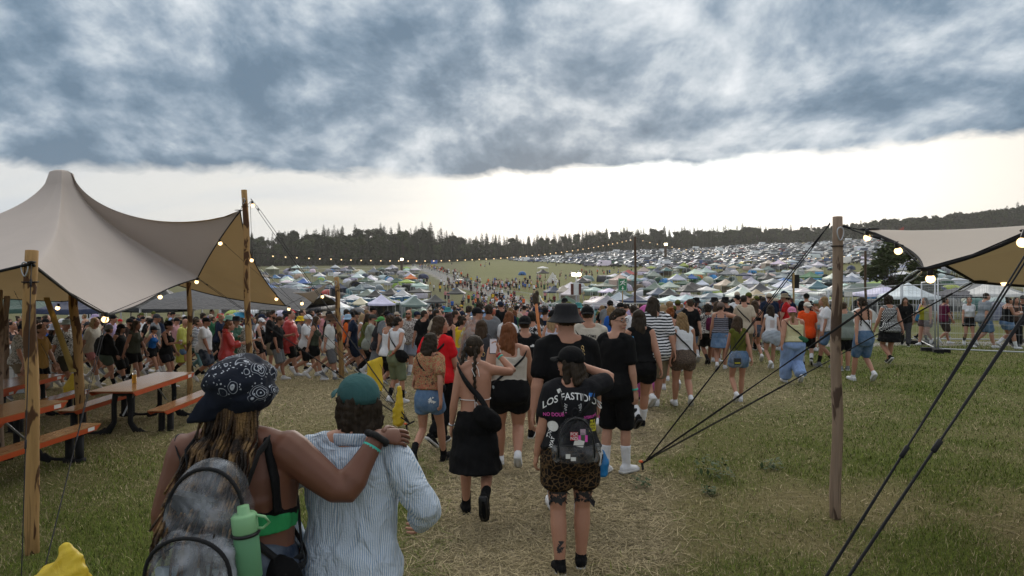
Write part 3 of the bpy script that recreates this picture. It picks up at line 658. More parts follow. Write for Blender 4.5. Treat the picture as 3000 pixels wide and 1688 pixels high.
# clouds live on a high layer: direction / (height + a little), so that they flatten and crowd towards the horizon
hh = math_(nt, 'ADD', math_(nt, 'MAXIMUM', dz, 0), .42)
cv = N(nt, 'CombineXYZ'); lk(nt, math_(nt, 'DIVIDE', dx, hh), cv.inputs[0]); lk(nt, math_(nt, 'DIVIDE', dy, hh), cv.inputs[1])
def off(v, o, s=(1, 1, 1)):
    m = N(nt, 'Mapping'); m.inputs['Location'].default_value = o; m.inputs['Scale'].default_value = s; lk(nt, v, m.inputs['Vector']); return m.outputs[0]
big = noise(nt, .80, 4, off(cv.outputs[0], (3.1, 7.7, 0)), .2, .5)
mid_ = noise(nt, 3.0, 9, off(cv.outputs[0], (11.3, 2.2, 0), (1, .8, 1)), .15, .60); mid2 = noise(nt, 3.0, 9, off(cv.outputs[0], (11.335, 2.26, 0), (1, .8, 1)), .15, .60); mid3 = noise(nt, 3.0, 3, off(cv.outputs[0], (11.40, 2.36, 0), (1, .8, 1)), .15, .5)
# lower edge of the dark deck, a little higher to the right as in the photograph
edge = math_(nt, 'ADD', math_(nt, 'MULTIPLY_ADD', az, .026, .140), math_(nt, 'MULTIPLY', math_(nt, 'SUBTRACT', noise(nt, 4.5, 7, off(cv.outputs[0], (5, 5, 0)), .3, .6), .5), .060))
deck = math_(nt, 'DIVIDE', math_(nt, 'SUBTRACT', el, edge), math_(nt, 'MULTIPLY_ADD', mid_, .02, .004), clamp=True)
right = ramp(nt, math_(nt, 'MULTIPLY_ADD', az, .9, .5), [(.52, 0), (.92, 1)])
left = ramp(nt, math_(nt, 'MULTIPLY_ADD', az, .9, .5), [(0, 1), (.33, 0)])
relief = math_(nt, 'ADD', math_(nt, 'MULTIPLY', math_(nt, 'SUBTRACT', mid_, mid2), 1.7), math_(nt, 'MULTIPLY', math_(nt, 'SUBTRACT', mid_, mid3), .35))
v = math_(nt, 'ADD', math_(nt, 'ADD', math_(nt, 'MULTIPLY', big, .98), math_(nt, 'MULTIPLY', mid_, .58)), math_(nt, 'MULTIPLY', relief, 1.0))
low = ramp(nt, math_(nt, 'SUBTRACT', el, edge), [(0, 1), (.12, 0)])        # deck is heaviest just above its edge
v = math_(nt, 'SUBTRACT', v, math_(nt, 'MULTIPLY', low, .10)); v = math_(nt, 'ADD', v, math_(nt, 'MULTIPLY', right, .075)); v = math_(nt, 'ADD', v, math_(nt, 'MULTIPLY', left, .02))
ccol = ramp(nt, math_(nt, 'MULTIPLY', v, .66), [(.33, (.084, .132, .188)), (.436, (.128, .182, .242)), (.535, (.210, .262, .32)), (.627, (.32, .365, .41)), (.76, (.47, .50, .53)), (.92, (.66, .67, .68))])
ccol = mixc(nt, ramp(nt, el, [(.42, 0), (.75, 1)]), ccol, mixc(nt, mid_, (.92, .90, .86), (1.65, 1.58, 1.48)))   # cloud overhead, out of view, brightened to light the ground
band = ramp(nt, math_(nt, 'MULTIPLY', math_(nt, 'ADD', az, .9), 1/1.8), [(0, (.40, .43, .46)), (.25, (.48, .48, .465)), (.40, (.58, .565, .53)), (.50, (.78, .75, .69)), (.60, (1.15, 1.08, .98)), (.68, (1.15, 1.07, .95)), (.86, (.56, .53, .48)), (1, (.44, .42, .375))], 'B_SPLINE')
wisp = ramp(nt, noise(nt, 2.2, 6, off(cv.outputs[0], (8, 1, 0), (.5, 1.6, 1)), .5), [(.44, 0), (.66, 1)])
wl = math_(nt, 'MULTIPLY', wisp, math_(nt, 'MULTIPLY', ramp(nt, math_(nt, 'MULTIPLY_ADD', az, .9, .5), [(0.0, 1), (.60, .08)], 'EASE'), ramp(nt, el, [(.02, 0.15), (.09, 1)])))
band = mixc(nt, math_(nt, 'MULTIPLY', wl, .8), band, (.36, .40, .45))
cloud = mixc(nt, deck, band, ccol)
back = ramp(nt, dy, [(.0, 1), (.35, 0)])                                   # unseen sky behind the camera: even grey-blue overcast, brightness set to light the foreground
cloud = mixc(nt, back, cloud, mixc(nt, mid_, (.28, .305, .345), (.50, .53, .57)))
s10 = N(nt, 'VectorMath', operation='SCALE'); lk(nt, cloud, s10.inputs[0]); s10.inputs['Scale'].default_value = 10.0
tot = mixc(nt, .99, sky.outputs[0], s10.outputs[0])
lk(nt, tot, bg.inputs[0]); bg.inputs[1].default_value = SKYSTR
# ================= ground =================
def masks(X, Y):
    n1 = fbm(X*.9, Y*.9, 4); n2 = fbm(X*.22+9, Y*.22+3, 4); n3 = fbm(X*2.3+40, Y*2.3, 3)
    cx_ = .08+.065*np.maximum(Y-5, 0); hw = np.maximum(.5, .66+.18*(Y-5))
    straw = 1-sstep(hw-.5, hw+.6, np.abs(X-cx_)+(n1-.5)*1.3)
    straw = np.where(Y > 9, np.maximum(straw, sstep(9, 14, Y)*(.30+.3*n1)*(1-sstep(3, 6, X-Y*.12))), straw)
    green = np.clip(sstep(.30, .54, n2*.65+n1*.35+.05)*1.0, 0, 1)*(1-straw)
    green = green*(1-.65*sstep(6, 11, Y)*(1-sstep(1, 6, X+n1*2)))*(.8+.2*n3)
    green = np.maximum(green, .95*sstep(13.5, 15.5, Y+n1)*(1-sstep(22, 24, Y))*sstep(7.5, 10.5, X+n1*2))
    return np.clip(straw, 0, 1), np.clip(green, 0, 1), n1, n3
def road_mask(X, Y):
    m = np.zeros_like(X)
    for pts, wd in ROADS:
        P = np.array([(p.x, p.y) for p in pts])
        for a, b in zip(P[:-1], P[1:]):
            d = b-a; L = d @ d; t = np.clip(((X-a[0])*d[0]+(Y-a[1])*d[1])/L, 0, 1); q = np.hypot(X-a[0]-t*d[0], Y-a[1]-t*d[1]); m = np.maximum(m, 1-sstep(wd*.42, wd*.58, q))
    return m
ROADS = [([gp(1610, 75), at(1490, 872, lo=60), at(1420, 852, lo=90), at(1355, 838, lo=110), at(1300, 812, lo=120), at(1245, 790, lo=130), at(1205, 779, lo=130)], 5.5),
         ([Vector((7.5, 24.5, 0)), Vector((13, 22.6, 0)), Vector((20, 21.4, 0)), Vector((40, 20, 0))], 2.6),
         ([at(700, 797, lo=150), at(900, 790, lo=150), at(1050, 783, lo=150), at(1210, 779, lo=150)], 5)]
azs = np.concatenate([np.linspace(-180, -44, 40, endpoint=False), np.linspace(-44, 44, 230, endpoint=False), np.linspace(44, 180, 40, endpoint=False)])*D2R
rad = np.concatenate([[.3], np.exp(np.linspace(math.log(.8), math.log(60), 190)), np.exp(np.linspace(math.log(61.5), math.log(700), 130)), [900, 1400, 2400, 4000]])
A_, R_ = np.meshgrid(azs, rad); GX = R_*np.sin(A_); GY = R_*np.cos(A_); GZ = gz(GX, GY)
nearw = 1-sstep(40, 80, R_); GZ = GZ+(fbm(GX*.7, GY*.7, 3)-.5)*.07*nearw*sstep(1, 4, R_)
nA = len(azs); nR = len(rad); idx = np.arange(nA*nR).reshape(nR, nA)
q = np.stack([idx[:-1], np.roll(idx, -1, 1)[:-1], np.roll(idx, -1, 1)[1:], idx[1:]], -1).reshape(-1, 4)
me = bpy.data.meshes.new('ground'); V = np.stack([GX.ravel(), GY.ravel(), GZ.ravel()], 1)
me.from_pydata(V.tolist(), [], [tuple(x[::-1]) for x in q.tolist()]+[tuple(idx[0])]); me.polygons.foreach_set('use_smooth', [True]*len(me.polygons))
st, gr, n1, n3 = masks(V[:, 0], V[:, 1]); rd = road_mask(V[:, 0], V[:, 1])
far = sstep(45, 80, V[:, 1]+np.abs(V[:, 0])*.0)
# dry open field in the middle distance, greener strips around it
pxv = CX+F*V[:, 0]/np.maximum(V[:, 1], 1); fld = sstep(1330, 1400, pxv)*(1-sstep(2500, 2700, pxv))*far
at_ = me.color_attributes.new('gm', 'FLOAT_COLOR', 'POINT'); at_.data.foreach_set('color', np.stack([st, gr, rd, fld], 1).ravel().astype(np.float32))
a2 = me.attributes.new('far', 'FLOAT', 'POINT'); a2.data.foreach_set('value', far.astype(np.float32))
gm, nt, b = newmat('meadow', .95, .1)
at1 = N(nt, 'Attribute', attribute_name='gm'); s3 = N(nt, 'SeparateColor'); lk(nt, at1.outputs['Color'], s3.inputs[0]); fr = N(nt, 'Attribute', attribute_name='far').outputs['Fac']
pos = N(nt, 'NewGeometry').outputs['Position']
f1 = noise(nt, 1.5, 6, pos, .3); f2 = noise(nt, 22, 4, pos, .5); f3 = noise(nt, 70, 3, pos); fst = noise(nt, 45, 3, off(pos, (0, 0, 0), (1, .25, 1)), 1.5)
dry = mixc(nt, f2, (.085, .074, .032), (.215, .18, .082)); grn = mixc(nt, f2, (.036, .052, .010), (.125, .142, .030)); soil = mixc(nt, f3, (.095, .076, .053), (.24, .195, .13))
strw = mixc(nt, ramp(nt, fst, [(.42, 0), (.60, 1)]), soil, (.46, .38, .25))
c = mixc(nt, math_(nt, 'MULTIPLY', s3.outputs[1], ramp(nt, f1, [(.3, .55), (.6, 1)])), dry, grn); c = mixc(nt, s3.outputs[0], c, strw)
ffar = noise(nt, .035, 6, pos, .4); ff2 = noise(nt, .5, 5, pos)
fgreen = mixc(nt, ff2, (.060, .075, .028), (.115, .120, .050)); ftan = mixc(nt, math_(nt, 'MULTIPLY_ADD', ffar, .6, math_(nt, 'MULTIPLY', ff2, .4)), (.110, .118, .040), (.185, .178, .072))
cf = mixc(nt, at1.outputs['Alpha'], mixc(nt, ffar, fgreen, (.15, .135, .07)), ftan); c = mixc(nt, fr, c, cf)
c = mixc(nt, s3.outputs[2], c, mixc(nt, ff2, (.20, .19, .175), (.30, .285, .26))); lk(nt, c, b.inputs['Base Color'])
bump(nt, b, math_(nt, 'ADD', f2, math_(nt, 'MULTIPLY', f3, .5)), .9, .03)
me.materials.append(gm); struct(obj('ground', me))
# ================= grass and straw close to the camera =================
def blades(n, ylo, yhi, name, lie):
    """n blades, thinned with distance; every blade a bent strip of three pieces"""
    u = NR.rand(n); Y = ylo*(yhi/ylo)**u; X = (NR.rand(n)*2-1)*(Y*.80+.6); st, gr, n1, n3 = masks(X, Y); r = NR.rand(n)
    if lie: keep = r < np.clip(st*1.0+.05*(1-gr), 0, 1)
    else: keep = r < np.clip((1-st)*(.35+.8*n1)+.05, 0, 1)*(.5+.5*gr)
    X, Y, st, gr, n1, n3 = [q[keep] for q in (X, Y, st, gr, n1, n3)]; n = len(X); Z = gz(X, Y)+(fbm(X*.7, Y*.7, 3)-.5)*.07*sstep(1, 4, np.hypot(X, Y))
    th = NR.rand(n)*2*np.pi; wd = NR.uniform(.0013, .0028, n)*np.clip(Y/5.5, 1, 2.6); isg = NR.rand(n) < (gr*(.30+.62*sstep(.40, .62, n1))+.08)*(1-st)
    if lie: L = NR.uniform(.05, .20, n); wd = wd*1.35; tilt = NR.uniform(1.15, 1.54, n); b2 = NR.uniform(-.05, .25, n); sxm = 1
    else: L = NR.uniform(.020, .058, n)*(.6+.9*n1)*np.where(isg, 1.15, .95)*(1+.9*(NR.rand(n) < .04)); tilt = NR.uniform(.15, 1.15, n); b2 = NR.uniform(.1, .8, n)
    dx, dy = np.cos(th), np.sin(th); sx, sy = -dy*wd, dx*wd; pts = []; px, py, pz = X, Y, Z+(.006 if lie else -.004)
    t = tilt; rows = [(px, py, pz)]
    for k in range(2): px = px+dx*np.sin(t)*L/2; py = py+dy*np.sin(t)*L/2; pz = pz+np.abs(np.cos(t))*L/2*(1 if not lie else .6); rows.append((px, py, pz)); t = np.clip(t+b2, 0, 1.62)
    (ax, ay, az_), (bx, by, bz), (cx2, cy2, cz2) = rows
    V = np.stack([np.stack(q, 1) for q in ((ax-sx, ay-sy, az_), (ax+sx, ay+sy, az_), (bx-sx*.8, by-sy*.8, bz), (bx+sx*.8, by+sy*.8, bz), (cx2, cy2, cz2))], 1).reshape(-1, 3)
    me = bpy.data.meshes.new(name); me.vertices.add(n*5); me.vertices.foreach_set('co', V.ravel())
    o = np.arange(n)[:, None]*5; F4 = (o+np.array([[0, 1, 3, 2]])); F3 = (o+np.array([[2, 3, 4]])); li = np.concatenate([F4, F3], 1).ravel()
    me.loops.add(len(li)); me.loops.foreach_set('vertex_index', li.astype(np.int32)); me.polygons.add(2*n); ls = np.stack([np.arange(n)*7, np.arange(n)*7+4], 1).ravel(); me.polygons.foreach_set('loop_start', ls.astype(np.int32))
    me.update(calc_edges=True)
    rr = NR.rand(n)[:, None]; g0, g1 = np.array([.034, .058, .008]), np.array([.155, .195, .032]); d0, d1 = np.array([.12, .098, .045]), np.array([.47, .39, .23])
    colr = np.where(isg[:, None], g0+(g1-g0)*rr, d0+(d1-d0)*rr**1.2)*(.8+.5*n1[:, None]); colr = np.concatenate([colr, np.ones((n, 1))], 1)
    ca = me.color_attributes.new('tint', 'FLOAT_COLOR', 'POINT'); ca.data.foreach_set('color', np.repeat(colr, 5, 0).ravel().astype(np.float32)); return me
bm_, nt, b = newmat('blade', .8, .15); at1 = N(nt, 'Attribute', attribute_name='tint'); lk(nt, at1.outputs['Color'], b.inputs['Base Color'])
for nm, n, lie, lab in (('grass', GRASS_N, 0, None), ('straw', STRAW_N, 1, None)):
    me = blades(n, 2.6, 24, nm, lie); me.materials.append(bm_); struct(obj(nm, me), 'stuff')
# ================= site materials =================
def wood_mat(name, base, stain):
    m, nt, b = newmat(name, .75, .2); co = ocoord(nt)
    gr_ = noise(nt, 30, 4, ocoord(nt, (1, 1, .06)), 1.0); c = mixc(nt, gr_, [x*.62 for x in base], [min(1, x*1.25) for x in base])
    s1 = ramp(nt, noise(nt, 7, 3, ocoord(nt, (1, 1, .28)), .6), [(.535, 0), (.56, 1)]); kn = ramp(nt, noise(nt, 3.5, 3, off(co, (5, 2, 9)), .4), [(.66, 0), (.70, 1)])
    c = mixc(nt, s1, c, stain); c = mixc(nt, kn, c, [x*.6 for x in base]); lk(nt, c, b.inputs['Base Color']); bump(nt, b, math_(nt, 'ADD', gr_, math_(nt, 'MULTIPLY', s1, .6)), .5, .01); return m
MT['pole'] = wood_mat('peeled_pole', (.36, .215, .085), (.075, .035, .015)); MT['pole2'] = wood_mat('weathered_pole', (.27, .195, .14), (.085, .055, .04)); MT['pole3'] = plain('dark_pole', (.07, .042, .025), .85)
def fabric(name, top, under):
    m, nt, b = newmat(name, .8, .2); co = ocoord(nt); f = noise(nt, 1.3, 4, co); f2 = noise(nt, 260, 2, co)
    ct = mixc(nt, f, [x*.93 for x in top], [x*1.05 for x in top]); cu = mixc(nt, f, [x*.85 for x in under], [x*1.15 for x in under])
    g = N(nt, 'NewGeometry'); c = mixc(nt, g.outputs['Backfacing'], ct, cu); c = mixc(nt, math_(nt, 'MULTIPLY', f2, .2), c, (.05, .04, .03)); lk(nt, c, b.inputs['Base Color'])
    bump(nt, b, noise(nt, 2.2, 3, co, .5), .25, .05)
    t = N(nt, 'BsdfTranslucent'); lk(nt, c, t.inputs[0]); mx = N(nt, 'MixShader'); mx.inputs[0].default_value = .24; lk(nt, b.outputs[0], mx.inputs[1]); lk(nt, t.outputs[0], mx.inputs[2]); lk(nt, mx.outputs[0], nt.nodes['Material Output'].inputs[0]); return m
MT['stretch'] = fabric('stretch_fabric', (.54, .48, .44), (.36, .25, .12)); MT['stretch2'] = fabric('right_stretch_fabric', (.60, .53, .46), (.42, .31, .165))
MT['rope'] = plain('black_rope', (.010, .010, .012), .8); MT['galv'] = plain('galvanised_steel', (.42, .44, .46), .42, .75); MT['rubberfoot'] = plain('recycled_plastic', (.010, .010, .011), .9)
BULB = emis('lit_bulb', (1, .66, .30), BULB_E); FBULB = emis('distant_bulb', (1, .70, .36), BULB_E*.62); SOCK = MT['black']
# ================= stretch tents =================
def stretch(name, per, hub, ridges, m, label, nk=22, ring=30, hubr=.085):
    pts = []; nC = len(per); cx_, cy_ = hub[0], hub[1]
    for i in range(nC):
        a = np.array(per[i][:3]); b = np.array(per[(i+1) % nC][:3]); L = np.hypot(*(b-a)[:2]); s = per[i][3] if len(per[i]) > 3 else .055
        for k in range(nk):
            t = k/nk; p = a*(1-t)+b*t; q = math.sin(math.pi*t)**.9; d = np.array([cx_, cy_])-p[:2]; d /= np.hypot(*d)+1e-9; p[:2] += d*q*s*L; p[2] -= 0.018*L*q*(0 if s < 0 else 1); pts.append(p)
    Pm = np.array(pts); n = len(Pm); ts = np.exp(np.linspace(math.log(hubr), 0, ring)); hubp = np.array(hub)
    off_ = Pm[:, :2]-hubp[:2]; rad_ = np.hypot(off_[:, 0], off_[:, 1]); rm = rad_.min()*1.15; rk = rad_[None]*(ts[:, None]**.6)+rm*(1-ts[:, None]**.6)
    G = np.zeros((ring, n, 3)); G[:, :, :2] = hubp[:2]+(off_/rad_[:, None])[None]*(rk*ts[:, None])[:, :, None]; Z = G[:, :, 2].copy(); lt = np.linspace(0, 1, ring)[:, None]; Z = hubp[2]*(1-lt)+Pm[None, :, 2]*lt; fix = Z[0].copy(); fix[:] = hubp[2]
    for it in range(2500):
        Zn = (np.roll(Z, 1, 1)+np.roll(Z, -1, 1)); az_ = (2*math.pi/n); ar = -math.log(hubr)/(ring-1); wa = 1/az_**2; wr = 1/ar**2
        Z[1:-1] = (wa*Zn[1:-1]+wr*(Z[2:]+Z[:-2]))/(2*wa+2*wr); Z[0] = fix; Z[-1] = Pm[:, 2]
    w_ = ridges; lin = hubp[2]*(1-ts[:, None]**.85)+Pm[None, :, 2]*ts[:, None]**.85; Z = w_*Z+(1-w_)*lin
    for it in range(60): Z[1:-1] = .5*Z[1:-1]+.125*(np.roll(Z, 1, 1)+np.roll(Z, -1, 1))[1:-1]+.125*(Z[2:]+Z[:-2])
    G[:, :, 2] = Z; mb = MB(); V = G.reshape(-1, 3); Fs = [(k*n+j, (k+1)*n+j, (k+1)*n+(j+1) % n, k*n+(j+1) % n) for k in range(ring-1) for j in range(n)]
    cap_ = []; r0 = G[0]; o = len(V); dome = [np.stack([hubp[0]+(r0[:, 0]-hubp[0])*c, hubp[1]+(r0[:, 1]-hubp[1])*c, np.full(n, hubp[2]+h)], 1) for c, h in ((.75, .09), (.4, .14))]; V = np.concatenate([V]+dome+[[[hubp[0], hubp[1], hubp[2]+.155]]])
    Fs += [(o+j, j, (j+1) % n, o+(j+1) % n) for j in range(n)]+[(o+n+j, o+j, o+(j+1) % n, o+n+(j+1) % n) for j in range(n)]+[(o+2*n, o+n+j, o+n+(j+1) % n) for j in range(n)]
    a, b, c = [V[i] for i in Fs[5][:3]]
    if np.cross(b-a, c-a)[2] < 0: Fs = [f[::-1] for f in Fs]
    mb.add(V, Fs); root = empty('stretch_tent', (hub[0], hub[1], gzf(hub[0], hub[1])), 0, label, 'tent'); inv = Matrix.Translation(-root.location)
    me = mb.xf(inv).mesh('canopy', [m]); obj('canopy', me, root)
    hem = MB(); hem.tube(np.concatenate([Pm, Pm[:1]])+np.array([0, 0, -.012]), .013, 6); obj('hem_rope', hem.xf(inv).mesh('hem_rope', [MT['rope']]), root)
    for i in range(nC):
        p = Pm[i*nk]; d = Vector(hub)-Vector(p); d.z = 0; d.normalize()
        if p[1] < 3 or abs(p[0]/p[1]) > .9: continue
        pad = MB(); pad.loft([Vector(p)-d*.04, Vector(p)+d*.04, Vector(p)+d*.11], [.02, .035, .02], [.010, .010, .006], ref=(0, 0, 1), n=8); obj('corner_patch', pad.xf(inv).mesh('corner_patch', [MT['strap']]), root)
    return root, Pm, inv
def nearest(Pm, px, py):
    q = np.stack([CX+F*Pm[:, 0]/np.maximum(Pm[:, 1], .2), YH-F*(Pm[:, 2]-CZ)/np.maximum(Pm[:, 1], .2)], 1); k = np.argmin(np.hypot(q[:, 0]-px, q[:, 1]-py)); return Vector(Pm[k])
Ept, Dpt, Cpt, Bpt, Fpt = P3(92, 768, 5.75), P3(315, 920, 8.3), P3(578, 815, 15), P3(704, 616, 14.5), P3(838, 895, 18)
Apt = P3(182, 520, 14)
TENT1 = [(*Ept, .10), (*Dpt, .07), (*Cpt, .05), (*Bpt, .06), (*Fpt, .06), (-9.4, 18.8, 1.95, .06), (-12.2, 18.5, 1.45, .05), (-15.5, 14.5, 2.2, .05), (-13, 8, 1.9, .06), (-6.6, 6.1, 1.95, .05)]
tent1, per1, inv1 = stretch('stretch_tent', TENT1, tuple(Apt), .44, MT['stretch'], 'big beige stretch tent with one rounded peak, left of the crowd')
# a small light flap of the same tent reaching towards the next pole
ua = [P3(858, 858, 17.6), P3(962, 828, 16.6), P3(917, 890, 17.2)]
fl = MB(); nn = 9
G = []
for i in range(nn):
    t = i/(nn-1); a = ua[0].lerp(ua[1], t)+Vector((0, 0, -.10*math.sin(math.pi*t))); b_ = ua[0].lerp(ua[2], min(1, t*1.6)) if t < .62 else ua[2].lerp(ua[1], (t-.62)/.38); b_ = b_+Vector((0, 0, .05*math.sin(math.pi*min(1, t*1.6))))
    G.append([a.lerp(b_, s/5) for s in range(6)])
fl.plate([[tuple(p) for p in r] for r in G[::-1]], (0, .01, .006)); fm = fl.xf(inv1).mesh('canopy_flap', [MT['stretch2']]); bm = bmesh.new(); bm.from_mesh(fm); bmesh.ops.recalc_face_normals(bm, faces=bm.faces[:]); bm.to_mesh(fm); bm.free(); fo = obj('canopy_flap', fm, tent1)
Kp, L1, Mp, L2 = P3(2536, 672, 6.3), P3(2706, 786, 5.0), P3(3012, 676, 4.3), P3(2856, 824, 6.8)
TENT2 = [(*Kp, .10), (*L1, .05), (*Mp, .05), (4.1, 2.9, 2.7, .05), (8.5, 2.0, 2.3, .05), (9, 7.8, 2.1, .05), (*L2, .07)]
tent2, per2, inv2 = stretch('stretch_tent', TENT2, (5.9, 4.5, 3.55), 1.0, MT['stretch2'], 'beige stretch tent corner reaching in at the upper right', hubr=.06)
# ================= poles =================
def pole(base, top, d, m, label, name='tent_pole', hook=0, taper=.88):
    r = empty(name, base, 0, label, 'pole'); b = Vector(base); t = Vector(top)-b; mb = MB(); k = 12; rr = R.random()*9
    pts = [t*(i/k)+Vector((.012*math.sin(i*.9+rr), .01*math.cos(i*1.3+rr), 0))*(d/.12) for i in range(k+1)]; pts[0] = Vector((0, 0, -.25)); mb.loft(pts, [d/2*(1-(1-taper)*i/k)*(1+.03*math.sin(i*2.1+rr)) for i in range(k+1)], n=14, cap=.12)
    obj('shaft', mb.mesh('shaft', [m]), r)
    if hook:
        h = MB(); hk = MB(); z = t*(1-.13/t.length*hook)
        a = np.linspace(0, 2*math.pi, 17); y = -d*.5-.012
        hk.loft([z+Vector((.028*math.cos(q)*(1+.35*math.sin(q)), y, .06*math.sin(q)-.03)) for q in a], .006, ref=(0, 1, 0), n=6, closed=True); obj('carabiner', hk.mesh('carabiner', [MT['galv']]), r)
        h.loft([z+Vector((d*.53*math.cos(q), d*.53*math.sin(q), -.14)) for q in a], .006, ref=(0, 0, 1), n=6, closed=True); obj('lashing', h.mesh('lashing', [MT['rope']]), r)
    return r
pE = at(97, 1619); pole(pE, P3(88, 734, pE.y), .112, MT['pole'], 'nearest pale stained pole at the left, with a carabiner near its top', hook=1.0)
pA = at(242, 1252); pole(pA, P3(216, 862, pA.y-.2), .155, MT['pole'], 'brown stained pole standing between the two picnic tables under the tent')
pB = gp(733, 14.4); pole(pB, P3(717, 557, 14.4), .135, MT['pole'], 'tallest peeled pole, holding up the high corner of the big tent', hook=1.6)
pC = at(555, 1160); pole(pC, P3(555, 828, pC.y-.1), .115, MT['pole'], 'slim pole behind the bottle table, under the tent edge')
pD = at(1002, 1109); pole(pD, P3(985, 812, pD.y), .14, MT['pole'], 'short clean yellowish pole right of the big tent, in front of the walking crowd', hook=1)
p0 = gp(16, 16); pole(p0, P3(18, 868, 16), .14, MT['pole2'], 'dark pole at the far left edge, under the tent behind the front pole')
p00 = gp(-2, 9.5); pole(p00, P3(0, 850, 9.5), .10, MT['pole2'], 'pole cut off by the left edge of the picture')
pR = at(2449, 1520); pole(pR, P3(2453, 635, pR.y), .098, MT['pole2'], 'brown weathered pole holding the right tent corner', hook=1.0)
pM = gp(1861, 43); pole(pM, P3(1861, 694, 43), .16, MT['pole3'], 'tall dark pole carrying the bulb string in front of the right campsite', 'string_light_pole')
pQ = gp(2536, 44); pole(pQ, P3(2535, 736, 44), .16, MT['pole3'], 'dark pole carrying the bulb string beside the leafy tree', 'string_light_pole')
# ================= ropes =================
def rope(a, b, d, label, sag=0., two=0., name='guy_rope', m='rope'):
    a, b = Vector(a), Vector(b); mb = MB(); n = 12; L = (a-b).length
    for k in ((-.5, .5) if two else (0,)):
        d_ = d*.66; mb.tube([a.lerp(b, i/n)+Vector((two*k*math.sin(math.pi*min(1, (i/n)*1.6)**.5), 0, -sag*L*math.sin(math.pi*i/n)+k*two*.35)) for i in range(n+1)], d_/2, 5)
    for t in (.06, .55): p = a.lerp(b, t); q = a.lerp(b, t+.03/L*2.2); mb.tube([p, q], d*.72, 6)
    return tag(obj(name, mb.mesh(name, [MT[m]])), label, 'rope')
S1 = at(1200, 1260); S2 = at(1893, 1376)
def stake(p, label):
    r = MB(); r.tube([Vector((0, 0, -.3)), Vector((-.05, 0, .10))], .014, 7); r.tube([Vector((-.045, 0, .07)), Vector((.07, .01, .13))], .012, 6); o = obj('ground_stake', r.mesh('ground_stake', [MT['rope']]), None, None, None, p)
    c = MB(); c.ell((-.06, 0, .09), (.03, .03, .016), 8); obj('stake_cap', c.mesh('stake_cap', [plain('orange_cap', (.55, .10, .03), .6)]), o); tag(o, label, 'stake')
stake(S1, 'ground stake of the big tent ropes behind the striped shirt person'); stake(S2, 'ground stake with orange cap in the grass, where three right-hand ropes meet')
u = Vector((0, 0, .10)); pBt = P3(735, 583, 14.3)
rope(pBt, S1+u, .016, 'long double guy rope from the tallest pole top down to the stake', two=.05)
rope(Cpt, S1+u, .015, 'guy rope from the slim pole corner crossing in front of the tallest pole', two=.03)
rope(P3(760, 780, 16), S1+u, .014, 'guy rope from the middle of the tent gable edge to the stake')
rope(Fpt, S1+u, .014, 'guy rope from the lowest far tent corner to the stake')
rope(P3(722, 585, 14.3), Bpt, .014, 'short rope tying the high tent corner to the tallest pole')
rope(nearest(per1, 672, 716), P3(857, 885, 17), .012, 'rope running across the brown underside of the big tent', .01)
rope(P3(992, 830, pD.y), S1+u, .012, 'guy rope from the short clean pole running down to the right')
rope(P3(985, 822, pD.y), Fpt, .012, 'thin rope between the short clean pole and the tent corner')
rope(Ept, gp(58, 4.5)+Vector((0, 0, .02)), .012, 'dark rope hanging down beside the nearest pole')
rope(Dpt, gp(100, 4.7)+Vector((0, 0, .02)), .012, 'long rope from the low tent corner down to the yellow bag', two=.03)
rope(P3(40, 850, 17), P3(160, 1085, 13), .014, 'thin rope slanting behind the nearest pole at the left')
rope(P3(2432, 655, pR.y), S2+u, .015, 'steepest of the three ropes meeting at the orange-capped stake', two=.035)
rope(L1, S2+u, .015, 'middle rope of the three meeting at the orange-capped stake', two=.035)
rope(L2, S2+u, .015, 'lowest rope of the three meeting at the orange-capped stake', two=.035)
rope(P3(2462, 660, pR.y), nearest(per2, 2640, 740), .016, 'rope lacing the right tent edge back to its weathered pole', .02)
ra, rb = P3(3010, 747, 3.75), P3(2422, 1688, 3.35); rope(ra+(ra-rb)*.35, rb+(rb-ra)*.42, .017, 'thick black rope in the right corner, left one of the pair', two=.03)
ra, rb = P3(3010, 912, 3.45), P3(2488, 1688, 3.15); rope(ra+(ra-rb)*.6, rb+(rb-ra)*.42, .019, 'thick black rope in the right corner, right one of the pair', two=.02)
sb = MB(); a, b = P3(136, 872, 13.5), P3(214, 1090, 11.5); sb.box((a+b)/2, (.10, .012, (a-b).length), M=(a-b).to_track_quat('Z', 'Y').to_matrix()); tag(obj('tension_strap', sb.mesh('tension_strap', [plain('yellow_webbing', (.33, .24, .07), .8)])), 'yellow webbing strap slanting behind the nearest pole', 'strap')
for i, p in enumerate([(L1, S2), (L2, S2)]):
    c = MB(); d = (p[1]-p[0]).normalized(); s_ = d.cross(Vector((0, 1, 0))).normalized(); ctr = p[0]+d*.10; c.loft([ctr+d*.075*math.cos(q)+s_*.024*math.sin(q) for q in np.linspace(0, 2*math.pi, 17)], .006, ref=(0, 1, 0), n=6, closed=True); tag(obj('carabiner', c.mesh('carabiner', [MT['galv']])), ('steel carabiner at the middle rope under the right tent corner', 'steel carabiner on the lowest rope by the fence posts')[i], 'carabiner')
